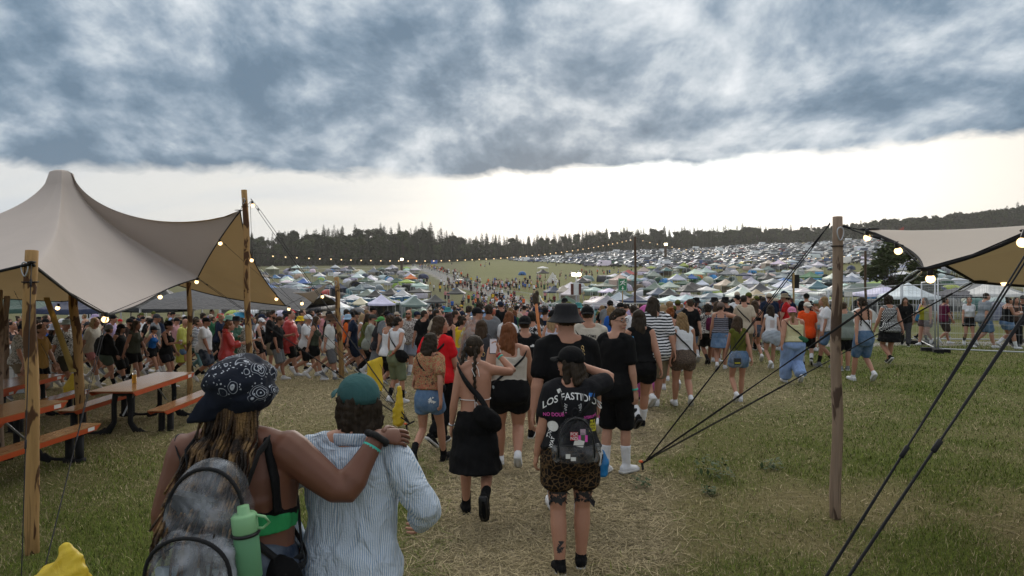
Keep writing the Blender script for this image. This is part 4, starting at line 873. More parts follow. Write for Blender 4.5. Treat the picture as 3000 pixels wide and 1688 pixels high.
# ================= bulbs =================
def bulb_parts(p, root, r=.032, tilt=None, inv=None):
    d = Vector(tilt or (R.uniform(-.3, .3), R.uniform(-.2, .2), -1)).normalized(); q = Vector(p)
    if inv is not None: q = inv @ q
    s = MB(); s.loft([q, q+d*.035, q+d*.055], [r*.55, r*.62, r*.6], n=10, cap=.3); so = obj('socket', s.mesh('socket', [SOCK]), root); g = MB(); g.ell(q+d*(.055+r*.75), (r, r, r), 12); obj('bulb', g.mesh('bulb', [FBULB if r == .0261 else BULB]), so)
def light_string(pts, bulbs, label, r=.035, loc=None, cable=.008):
    root = empty('string_light', pts[0] if loc is None else loc, 0, label, 'string light'); inv = Matrix.Translation(-root.location); c = MB(); c.tube([Vector(p) for p in pts], cable/2+.001, 5); obj('cable', c.xf(inv).mesh('cable', [MT['rope']]), root)
    for p in bulbs: bulb_parts(p, root, r if r != .0401 else .0261, None, inv)
def bez(a, b, sag, n): return [Vector(a).lerp(Vector(b), i/n)+Vector((0, 0, -sag*4*(i/n)*(1-i/n))) for i in range(n+1)]
pts = bez(P3(690, 737, 24.5), P3(1861, 697, 43), .72, 53); light_string(pts, pts[3:-1], 'long string of warm bulbs from the tent to the tall dark pole', .0401)
pts = bez(P3(1861, 697, 43), P3(2535, 742, 44), .68, 32); light_string(pts, pts[1:-1], 'string of warm bulbs over the parked cars, between the two dark poles', .0401)
B1 = [nearest(per1, 672, 716), nearest(per1, 600, 822), nearest(per1, 765, 748), nearest(per1, 826, 850), nearest(per1, 630, 780)]
light_string([P3(735, 590, 14.3), nearest(per1, 690, 650), nearest(per1, 672, 712), nearest(per1, 630, 780), Cpt], [P3(738, 590, 14.3)]+B1[:2], 'bulbs hanging along the near gable edge of the big tent', .042)
light_string([P3(733, 592, 14.5), B1[2], B1[3], Fpt], [B1[2], B1[3], Fpt+Vector((.15, -.2, 0)), P3(882, 880, 17.4), P3(941, 860, 17)], 'bulbs hanging along the far gable edge of the big tent', .042)
light_string([Cpt, nearest(per1, 470, 868), Dpt, nearest(per1, 200, 850), Ept], [nearest(per1, 469, 870), Dpt+Vector((.02, -.05, .02)), P3(172, 890, 13)], 'bulbs hanging along the front edge of the big tent', .04)
light_string([P3(2462, 662, pR.y), nearest(per2, 2560, 690), nearest(per2, 2620, 730), L1, nearest(per2, 2850, 735), Mp, P3(3100, 640, 4)], [nearest(per2, 2535, 676)+Vector((0, -.03, 0)), nearest(per2, 2616, 730), L1+Vector((.03, -.03, -.0)), Mp+Vector((-.05, -.05, 0))], 'warm bulbs along the near edge of the right tent', .032)
light_string([L1, L2, P3(2990, 815, 6.9)], [P3(2936, 806, 6.8)], 'single bulb on the far edge of the right tent', .033)
# ================= picnic tables =================
def table_mats():
    m, nt, b = newmat('table_board', .2, .8); co = ocoord(nt); f = noise(nt, 6, 5, ocoord(nt, (6, .6, 1)), .4); f2 = noise(nt, 13, 3, co); c = mixc(nt, f, (.24, .115, .05), (.38, .205, .095)); c = mixc(nt, ramp(nt, f2, [(.66, 0), (.72, 1)]), c, (.05, .03, .02)); lk(nt, c, b.inputs['Base Color']); rr = math_(nt, 'MULTIPLY_ADD', f, .16, .10); lk(nt, rr, b.inputs['Roughness']); return m
TBM = table_mats(); TED = plain('orange_edge', (.40, .062, .012), .5)
def picnic(cx, cy, L, rz, label):
    z = gzf(cx, cy); root = empty('picnic_table', (cx, cy, z), rz, label, 'picnic table')
    def board(nm, x, zt, w, th):
        o = MB(); o.box((x, 0, zt-.006), (w, L, .012)); b = obj(nm, o.mesh(nm, [TBM], False), root); e = MB()
        for sx in (-1, 1):   # bent-down orange edge, tapering at the ends
            V = [(x+sx*w/2, -L/2+.09, zt-th), (x+sx*w/2, L/2-.09, zt-th), (x+sx*w/2, L/2, zt-.012), (x+sx*w/2, -L/2, zt-.012)]; V2 = [(p[0]-sx*.02, p[1], p[2]) for p in V]; e.add(V+V2, [(0, 1, 2, 3), (7, 6, 5, 4), (0, 4, 5, 1), (1, 5, 6, 2), (2, 6, 7, 3), (3, 7, 4, 0)])
        for sy in (-1, 1): e.box((x, sy*(L/2-.10), zt-.03), (w-.06, .02, .034))
        obj('orange_edge', e.mesh('orange_edge', [TED], False), b); s = MB(); s.box((x+w/2+.0015, L/2-.19, zt-th*.52), (.003, .12, th*.62)); obj('sticker', s.mesh('sticker', [MT['paper']], False), b)
    board('tabletop', 0, .75, .70, .085); board('bench_seat', .70, .45, .27, .075); board('bench_seat', -.70, .45, .27, .075)
    for sy in (-1, 1):
        y = sy*(L/2-.32); mb = MB()
        for x in (-.13, .13): mb.loft([(x*.8, y, .68), (x, y, .5), (x, y, .2), (x*1.7, y, .06), (x*2.6, y, .03)], [.05, .045, .045, .06, .05], [.035, .03, .03, .03, .03], ref=(0, 1, 0), n=8)
        mb.loft([(0, y, .70), (0, y, .66)], [.27, .12], [.05, .05], ref=(0, 1, 0), n=10)
        for sx in (-1, 1):
            mb.loft([(sx*(.28+.36*t), y, .035+.10*(2*t-1)**4*.6) for t in np.linspace(0, 1, 8)], .022, ref=(0, 1, 0), n=8); mb.box((sx*.63, y, .20), (.07, .08, .41)); mb.box((sx*.77, y, .20), (.07, .08, .41)); mb.box((sx*.70, y, .398), (.24, .09, .03)); mb.box((sx*.70, y, .03), (.26, .10, .05))
        obj('leg_frame', mb.mesh('leg_frame', [MT['rubberfoot']]), root)
        br = MB(); br.tube([(0, y-sy*.02, .30), (0, y-sy*.45, .70)], .014, 7); obj('brace', br.mesh('brace', [MT['galv']]), root)
    return root
picnic(-6.22, 11.6, 2.05, 0, 'picnic table with an amber bottle on it, orange edges, beside the slim pole'); picnic(-6.55, 8.25, 2.3, -.10, 'picnic table nearest the front left pole, wet top with orange edges'); picnic(-9.1, 12.3, 2.2, .02, 'picnic table farthest left, behind the nearest pole')
# bottle of apple drink on the table
bt = at(405, 1142, .75+.0); X_, Y_ = -6.28, 11.35; zt = gzf(-6.22, 11.6)+.75
o = MB(); o.lathe([(.030, 0), (.036, .01), (.036, .135), (.034, .145)], 14); ro = empty('drink_bottle', (X_, Y_, zt), 0, 'amber drink in a clear plastic bottle standing on the picnic table', 'bottle'); am, nt, b = newmat('amber_drink', .15, .5); b.inputs['Base Color'].default_value = (.55, .27, .03, 1); b.inputs['Transmission Weight'].default_value = .35
obj('drink', o.mesh('drink', [am]), ro); o = MB(); o.lathe([(.0345, .145), (.036, .175), (.030, .20), (.016, .222), (.014, .228)], 14); gm2, nt, b = newmat('bottle_plastic', .1, .5); b.inputs['Base Color'].default_value = (.75, .75, .7, 1); b.inputs['Transmission Weight'].default_value = .8; obj('bottle_neck', o.mesh('bottle_neck', [gm2]), ro); o = MB(); o.lathe([(.016, .228), (.016, .245), (.002, .246)], 12); obj('bottle_cap', o.mesh('bottle_cap', [MT['black']]), ro)
# ================= mesh fence panels =================
def fence_panel(a, b, h, label, vs=.11, hs=.25, wr=.0022, foot=True, name='fence_panel', group=None, fr=.021):
    a, b = Vector(a), Vector(b); root = empty(name, a, 0, label, 'fence', group); d = b-a; L = math.hypot(d.x, d.y); ux = Vector((d.x/L, d.y/L, 0)); dz = d.z; f = MB(); wm = MB(); P = lambda s, z: ux*s+Vector((0, 0, z+dz*s/L))
    for s in (.03, L-.03): f.tube([P(s, 0), P(s, h)], fr, 8)
    for z in (.10, h-.02): f.tube([P(.03, z), P(L-.03, z)], fr*.85, 8)
    obj('frame', f.mesh('frame', [MT['galv']]), root)
    for s in np.arange(.1, L-.05, vs): wm.loft([P(s, .10), P(s, h)], wr, n=3, cap=0)
    for z in np.arange(.3, h-.05, hs): wm.loft([P(.03, z), P(L-.03, z)], wr*1.1, ref=(0, 0, 1), n=3, cap=0)
    obj('wire_mesh', wm.mesh('wire_mesh', [MT['galv']], False), root)
    if foot:
        fb = MB(); q = math.atan2(ux.y, ux.x)
        for s in (0, L): fb = MB(); fb.box(P(s, .045), (.24, .70, .13), rz=q); obj('foot_block', fb.mesh('foot_block', [MT['rubberfoot']], False), root)
G2 = lambda x, y: Vector((x, y, gzf(x, y)))
fence_panel(G2(11.70, 18.8), G2(14.9, 17.35), 2.0, 'nearest mesh fence panel at the right edge, on a black foot block'); fence_panel(G2(11.75, 18.95), G2(13.2, 22.0), 2.0, 'mesh fence panel turning back from the black foot block')
line = [G2(6.2, 43.5), G2(8.3, 38.6), G2(10.0, 34.4), G2(11.4, 30.6), G2(12.6, 27.2), G2(13.7, 24.0), G2(17.0, 22.6), G2(20.4, 21.4), G2(23.8, 20.4)]
FL = ['farthest panel of the fence line behind the right crowd', 'second panel from the far end of the fence behind the right crowd', 'fence panel left of the weathered pole, behind the orange shirt', 'fence panel seen just left of the weathered brown pole', 'fence panel right of the weathered pole with a white sign on it', 'fence panel behind the polka dot top', 'rear fence panel seen through the nearest panel', 'rear fence panel behind the grey shirt walkers', 'rear fence panel running out of the right edge']
for i, (a, b) in enumerate(zip(line[:-1], line[1:])): fence_panel(a, b, 2.0, FL[i], vs=.12, wr=.0026)
o = MB(); o.box((0, 0, 0), (.34, .01, .20)); tag(obj('notice_board', o.mesh('notice_board', [MT['paper']], False), None, None, None, P3(2485, 862, 28.0)), 'small white notice hanging on the mesh fence right of the pole', 'sign')
# ================= yellow refuse bags =================
def bagmat():
    m, nt, b = newmat('yellow_film', .35, .45); f = noise(nt, 7, 5, ocoord(nt), 1.0); c = mixc(nt, f, (.62, .43, .02), (.80, .66, .07)); lk(nt, c, b.inputs['Base Color']); bump(nt, b, f, .9, .04); t = N(nt, 'BsdfTranslucent'); lk(nt, c, t.inputs[0]); mx = N(nt, 'MixShader'); mx.inputs[0].default_value = .35; lk(nt, b.outputs[0], mx.inputs[1]); lk(nt, t.outputs[0], mx.inputs[2]); lk(nt, mx.outputs[0], nt.nodes['Material Output'].inputs[0]); return m
YB = bagmat()
def sack(name, loc, prof, label, vox=.02, nz=.016, sc=4.5, seed=3):
    mb = MB()
    for p, rx, ry in prof: mb.loft(p, rx, ry, ref=(0, 1, 0), n=14, cap=.6)
    me = remesh(mb, vox, 2, name, nz, sc, seed); me.materials.append(YB); return tag(obj(name, me, None, None, None, loc), label, 'bag')
q = gp(178, 4.6); sack('refuse_bag', q, [([(0, 0, .05), (.0, 0, .20), (.04, 0, .33), (.06, 0, .43), (.03, 0, .50)], [.21, .21, .155, .09, .04], [.16, .15, .11, .06, .02]), ([(-.18, 0, .08), (-.24, 0, .18), (-.14, 0, .25)], [.14, .12, .06], [.1, .08, .04])], 'yellow plastic refuse bag standing by the nearest pole foot', .012)
q = at(208, 1165); sack('refuse_bag', q, [([(0, 0, .08), (0, 0, .25), (.02, 0, .40), (.06, 0, .55)], [.13, .15, .11, .03], [.12, .13, .08, .02])], 'limp yellow refuse bag behind the brown stained pole', .02)
# ================= white tank container at the left =================
q = gp(58, 17.5); root = empty('water_tank', q, 0, 'white caged water tank behind the nearest pole', 'water tank'); o = MB(); o.box((0, 0, .62), (.95, 1.0, 1.0)); obj('tank', o.mesh('tank', [plain('white_tank', (.62, .64, .64), .5)], False), root); o = MB()
for z in (.15, .4, .65, .9, 1.14):
    for sx, sy in ((1, 0), (-1, 0), (0, 1), (0, -1)): o.box((sx*.5, sy*.53, z), (.02 if sx else 1.02, .02 if sy else 1.08, .025))
for x in (-.5, -.25, 0, .25, .5): o.box((x, -.545, .62), (.02, .02, 1.1))
o.box((0, 0, .07), (1.0, 1.06, .12)); obj('cage', o.mesh('cage', [MT['galv']], False), root)
# small weeds in the right meadow
wm_ = plain('weed_leaf', (.035, .060, .016), .7)
for i, (px, py, s) in enumerate(((2095, 1400, 1.0), (1880, 1425, .5), (2255, 1375, .6), (2080, 1450, .45))):
    q = at(px, py); mb = MB()
    for k in range(int(70*s)):
        a = R.random()*6.28; r = R.random()**.6*.22*s; h = R.uniform(.02, .20)*s; c = Vector((r*math.cos(a), r*math.sin(a), h)); l = R.uniform(.02, .045); t = Vector((R.uniform(-1, 1), R.uniform(-1, 1), R.uniform(-.3, .5))).normalized(); u_ = t.cross(Vector((0, 0, 1))).normalized(); mb.add([c-t*l, c+u_*l*.5, c+t*l, c-u_*l*.5], [(0, 1, 2, 3)])
    tag(obj('weed', mb.mesh('weed', [wm_], False), None, None, None, q), ['largest leafy weed in the meadow right of the stake', 'small weed close to the orange-capped stake', 'leafy weed further right of the largest one', 'low weed in front of the largest one'][i], 'plant')
# ================= camp tents =================
def tentmat(name, rough=.45):
    m, nt, b = newmat(name, rough, .3); oc = objcol(nt); co = ocoord(nt); f = noise(nt, 1.6, 4, co); c = mixc(nt, f, mixc(nt, .35, oc, (0, 0, 0)), oc); lk(nt, c, b.inputs['Base Color']); bump(nt, b, noise(nt, 2.5, 4, co, .8), .5, .12); return m
MT['tent'] = tentmat('tent_nylon'); MT['dark_open'] = plain('dark_opening', (.012, .013, .014), .9); MT['legw'] = plain('white_frame', (.55, .56, .56), .5)
TC = dict(white=(.72, .74, .76), silver=(.48, .52, .56), grey=(.24, .27, .29), slate=(.13, .165, .195), charcoal=(.035, .037, .042), black=(.014, .014, .016), navy=(.02, .035, .09), blue=(.03, .14, .38), bright_blue=(.03, .26, .55), teal=(.05, .16, .18), sage=(.17, .20, .17), dark_green=(.02, .075, .045), green=(.04, .17, .06), lime=(.30, .42, .05), orange=(.72, .17, .03), beige=(.48, .40, .30), cream=(.60, .54, .44), red=(.40, .05, .04), brown=(.13, .09, .06), lilac=(.25, .26, .32))
TM = {}
def tent_parts(kind):
    if kind in TM: return TM[kind]
    out = []
    if kind in ('dome', 'dome2'):
        a, b_, h = (1.35, 1.15, 1.25) if kind == 'dome' else (1.75, 1.35, 1.6); m = MB(); nt_, nz_ = 20, 7; V = []
        for i in range(nz_+1):
            p = i/nz_*math.pi/2
            for j in range(nt_):
                t = 2*math.pi*j/nt_; q = 1-.07*abs(math.sin(2*t)); V.append((a*math.cos(t)*math.cos(p)**.8*q, b_*math.sin(t)*math.cos(p)**.8*q, h*math.sin(p)))
        m.add(V, [(i*nt_+j, i*nt_+(j+1) % nt_, (i+1)*nt_+(j+1) % nt_, (i+1)*nt_+j) for i in range(nz_) for j in range(nt_)]); out.append(('fly', m.mesh('fly'), 'tent', None))
        d = MB(); s = [(x*.42, -b_*(.99-.55*(z/h)**1.6)-.03, z) for x, z in ((-1, .05), (1, .05), (.9, .55), (.5, .85), (-.5, .85), (-.9, .55))]; d.add(s, [tuple(range(6))]); out.append(('door', d.mesh('door', (), False), 'dark_open', None))
        r = MB()
        for sg in (1, -1): r.tube([(a*math.cos(t)*.72, sg*b_*math.cos(t)*.72, h*math.sin(t)*1.0+.03) for t in np.linspace(0, math.pi, 13)], .02, 5)
        out.append(('pole_sleeve', r.mesh('pole_sleeve'), 'tent', .55))
    elif kind == 'tunnel':
        m = MB(); L, w_, h = 2.4, 1.35, 1.5; V = []; ns = 9; na = 11
        for i in range(ns):
            y = -L+2*L*i/(ns-1); s = (1 if i in (0, 1, 2, 3, 4) else 1-.11*(i-4)); s *= 1-.04*(i % 2)
            for j in range(na): t = math.pi*j/(na-1); V.append((w_*math.cos(t)*s, y, h*math.sin(t)**.85*s))
        m.add(V, [(i*na+j, i*na+j+1, (i+1)*na+j+1, (i+1)*na+j) for i in range(ns-1) for j in range(na-1)]+[tuple(range(na)), tuple(range((ns-1)*na, ns*na))[::-1]]); out.append(('fly', m.mesh('fly'), 'tent', None))
        d = MB(); d.add([(x*w_*.62, -L-.03, z*h) for x, z in ((-1, .03), (1, .03), (.95, .55), (.55, .82), (-.55, .82), (-.95, .55))], [tuple(range(6))]); out.append(('door', d.mesh('door', (), False), 'dark_open', None))
    elif kind in ('gazebo', 'gazebo_side', 'gazebo_flat'):
        m = MB(); s = 1.5; h0, h1 = 2.0, (3.0 if kind != 'gazebo_flat' else 2.55); n_ = 8; V = []
        for i in range(n_+1):
            t = i/n_; z = h0+(h1-h0)*(1-t)**1.35
            for k in range(4):
                for j in range(6):
                    u_ = j/6; c0 = np.array([(-1, -1), (1, -1), (1, 1), (-1, 1)][k])*s*t; c1 = np.array([(-1, -1), (1, -1), (1, 1), (-1, 1)][(k+1) % 4])*s*t; p = c0*(1-u_)+c1*u_; V.append((p[0], p[1], z-.07*math.sin(math.pi*u_)*t))
        q = 24; V = np.array(V); low = V[-q:].copy(); low[:, 2] = h0-.22-.05*np.abs(np.sin(np.arange(q)*math.pi/6)); V = np.concatenate([V, low])
        m.add(V, [((i+1)*q+j, (i+1)*q+(j+1) % q, i*q+(j+1) % q, i*q+j) for i in range(n_+1) for j in range(q)]); out.append(('roof', m.mesh('roof'), 'tent', None))
        for sx, sy in ((1, 1), (-1, 1), (1, -1), (-1, -1)):
            l = MB(); l.box((sx*(s-.03), sy*(s-.03), h0/2-.02), (.05, .05, h0-.0)); out.append(('leg', l.mesh('leg', (), False), 'legw', None))
        if kind == 'gazebo_side':
            w_ = MB(); w_.box((0, s-.04, 1.0), (2*s-.1, .02, 1.7)); w_.box((-s+.04, 0, 1.0), (.02, 2*s-.1, 1.7)); out.append(('side_wall', w_.mesh('side_wall', (), False), 'tent', .8))
    elif kind == 'tipi':
        m = MB(); m.lathe([(1.7, 0), (1.1, .95), (.5, 1.9), (.05, 2.6)], 8); out.append(('fly', m.mesh('fly', (), False), 'tent', None)); d = MB(); d.add([(-.35, -1.6, .05), (.35, -1.6, .05), (0, -.95, 1.2)], [(0, 1, 2)]); out.append(('door', d.mesh('door', (), False), 'dark_open', None))
    elif kind == 'marquee':
        m = MB(); s, L = 2.2, 4.0; V = []
        for y, k in ((-L, 0), (-L*.55, 1), (L*.55, 1), (L, 0)):
            for x, z in ((-s, 1.95), (-s*.55, 2.3+.1*k), (0, 2.55+.35*k), (s*.55, 2.3+.1*k), (s, 1.95)): V.append((x, y, z if k or True else z))
        m.add(V, [(i*5+j, (i+1)*5+j, (i+1)*5+j+1, i*5+j+1) for i in range(3) for j in range(4)]); m.plate([[(sx*s, y, z) for z in (1.95, 1.7)] for y in (-L, L) for sx in (1,)], (.01, 0, 0)); m.plate([[(x, -L, z) for z in (2.0, 1.7)] for x in (-s, s)], (0, .01, 0)); out.append(('roof', m.mesh('roof'), 'tent', None))
        for sx in (-1, 1):
            for y in (-L, 0, L): l = MB(); l.box((sx*(s-.05), y*.98, .98), (.07, .07, 1.96)); out.append(('leg', l.mesh('leg', (), False), 'legw', None))
    TM[kind] = out; return out
KN = dict(dome='dome tent', dome2='large dome tent', tunnel='tunnel tent', gazebo='gazebo', gazebo_side='gazebo with side walls', gazebo_flat='low gazebo', tipi='tipi tent', marquee='long marquee')
def tent(kind, p, col, rz, s=1., label='', group=None, parts=True, lean=0):
    nm = KN[kind].split(' with')[0].replace(' ', '_'); rz *= D2R; c = TC[col] if isinstance(col, str) else col; c = tuple(min(1, x*R.uniform(.85, 1.12)) for x in c)
    pt = tent_parts(kind)
    if parts:
        root = empty(nm, p, rz, label, 'gazebo' if 'gaz' in kind or kind == 'marquee' else 'tent', group); root.scale = (s, s, s)
        for n_, me, mt, f in pt: o = obj(n_, me, root, None, [x*(f or 1) for x in c]); omat(o, MT[mt])
    else:
        k = ('one', kind)
        if k not in TM:
            mb = MB(); mats = []
            for n_, me, mt, f in pt:
                if MT[mt] not in mats: mats.append(MT[mt])
                co = np.empty(len(me.vertices)*3); me.vertices.foreach_get('co', co); mb.add(co.reshape(-1, 3), [tuple(q.vertices) for q in me.polygons], mats.index(MT[mt]))
            TM[k] = mb.mesh(nm, mats, kind[0] != 'g')
        root = obj(nm, TM[k], None, None, c, p); root.rotation_euler = (0, 0, rz); root.scale = (s, s, s); tag(root, label, 'gazebo' if 'gaz' in kind else 'tent', group)
    return root
USED = set(); OCC = []
def uniq(label):
    """keep a label only if nothing else has it"""
    if label in USED: return None
    USED.add(label); return label
def put_tent(kind, px, py, wpx, col, rz=None, where='', label=None, s=None, h=0):
    """a tent whose ground line is seen at (px, py); wpx is its width in the photograph"""
    base = {'dome': 2.7, 'dome2': 3.5, 'tunnel': 3.4, 'gazebo': 3.1, 'gazebo_side': 3.1, 'gazebo_flat': 3.1, 'tipi': 3.2, 'marquee': 7.0}[kind]; s = s or 1.0
    Y = base*s*F/wpx; p = gp(px, Y); OCC.append((p.x, p.y, base*s*.5))
    cn = (col.replace('_', ' ') if isinstance(col, str) else 'grey'); lb = label or '%s %s %s' % (cn, KN[kind], where); USED.add(lb)
    return tent(kind, p, col, R.uniform(-35, 35) if rz is None else rz, s, lb, None, Y < 260)
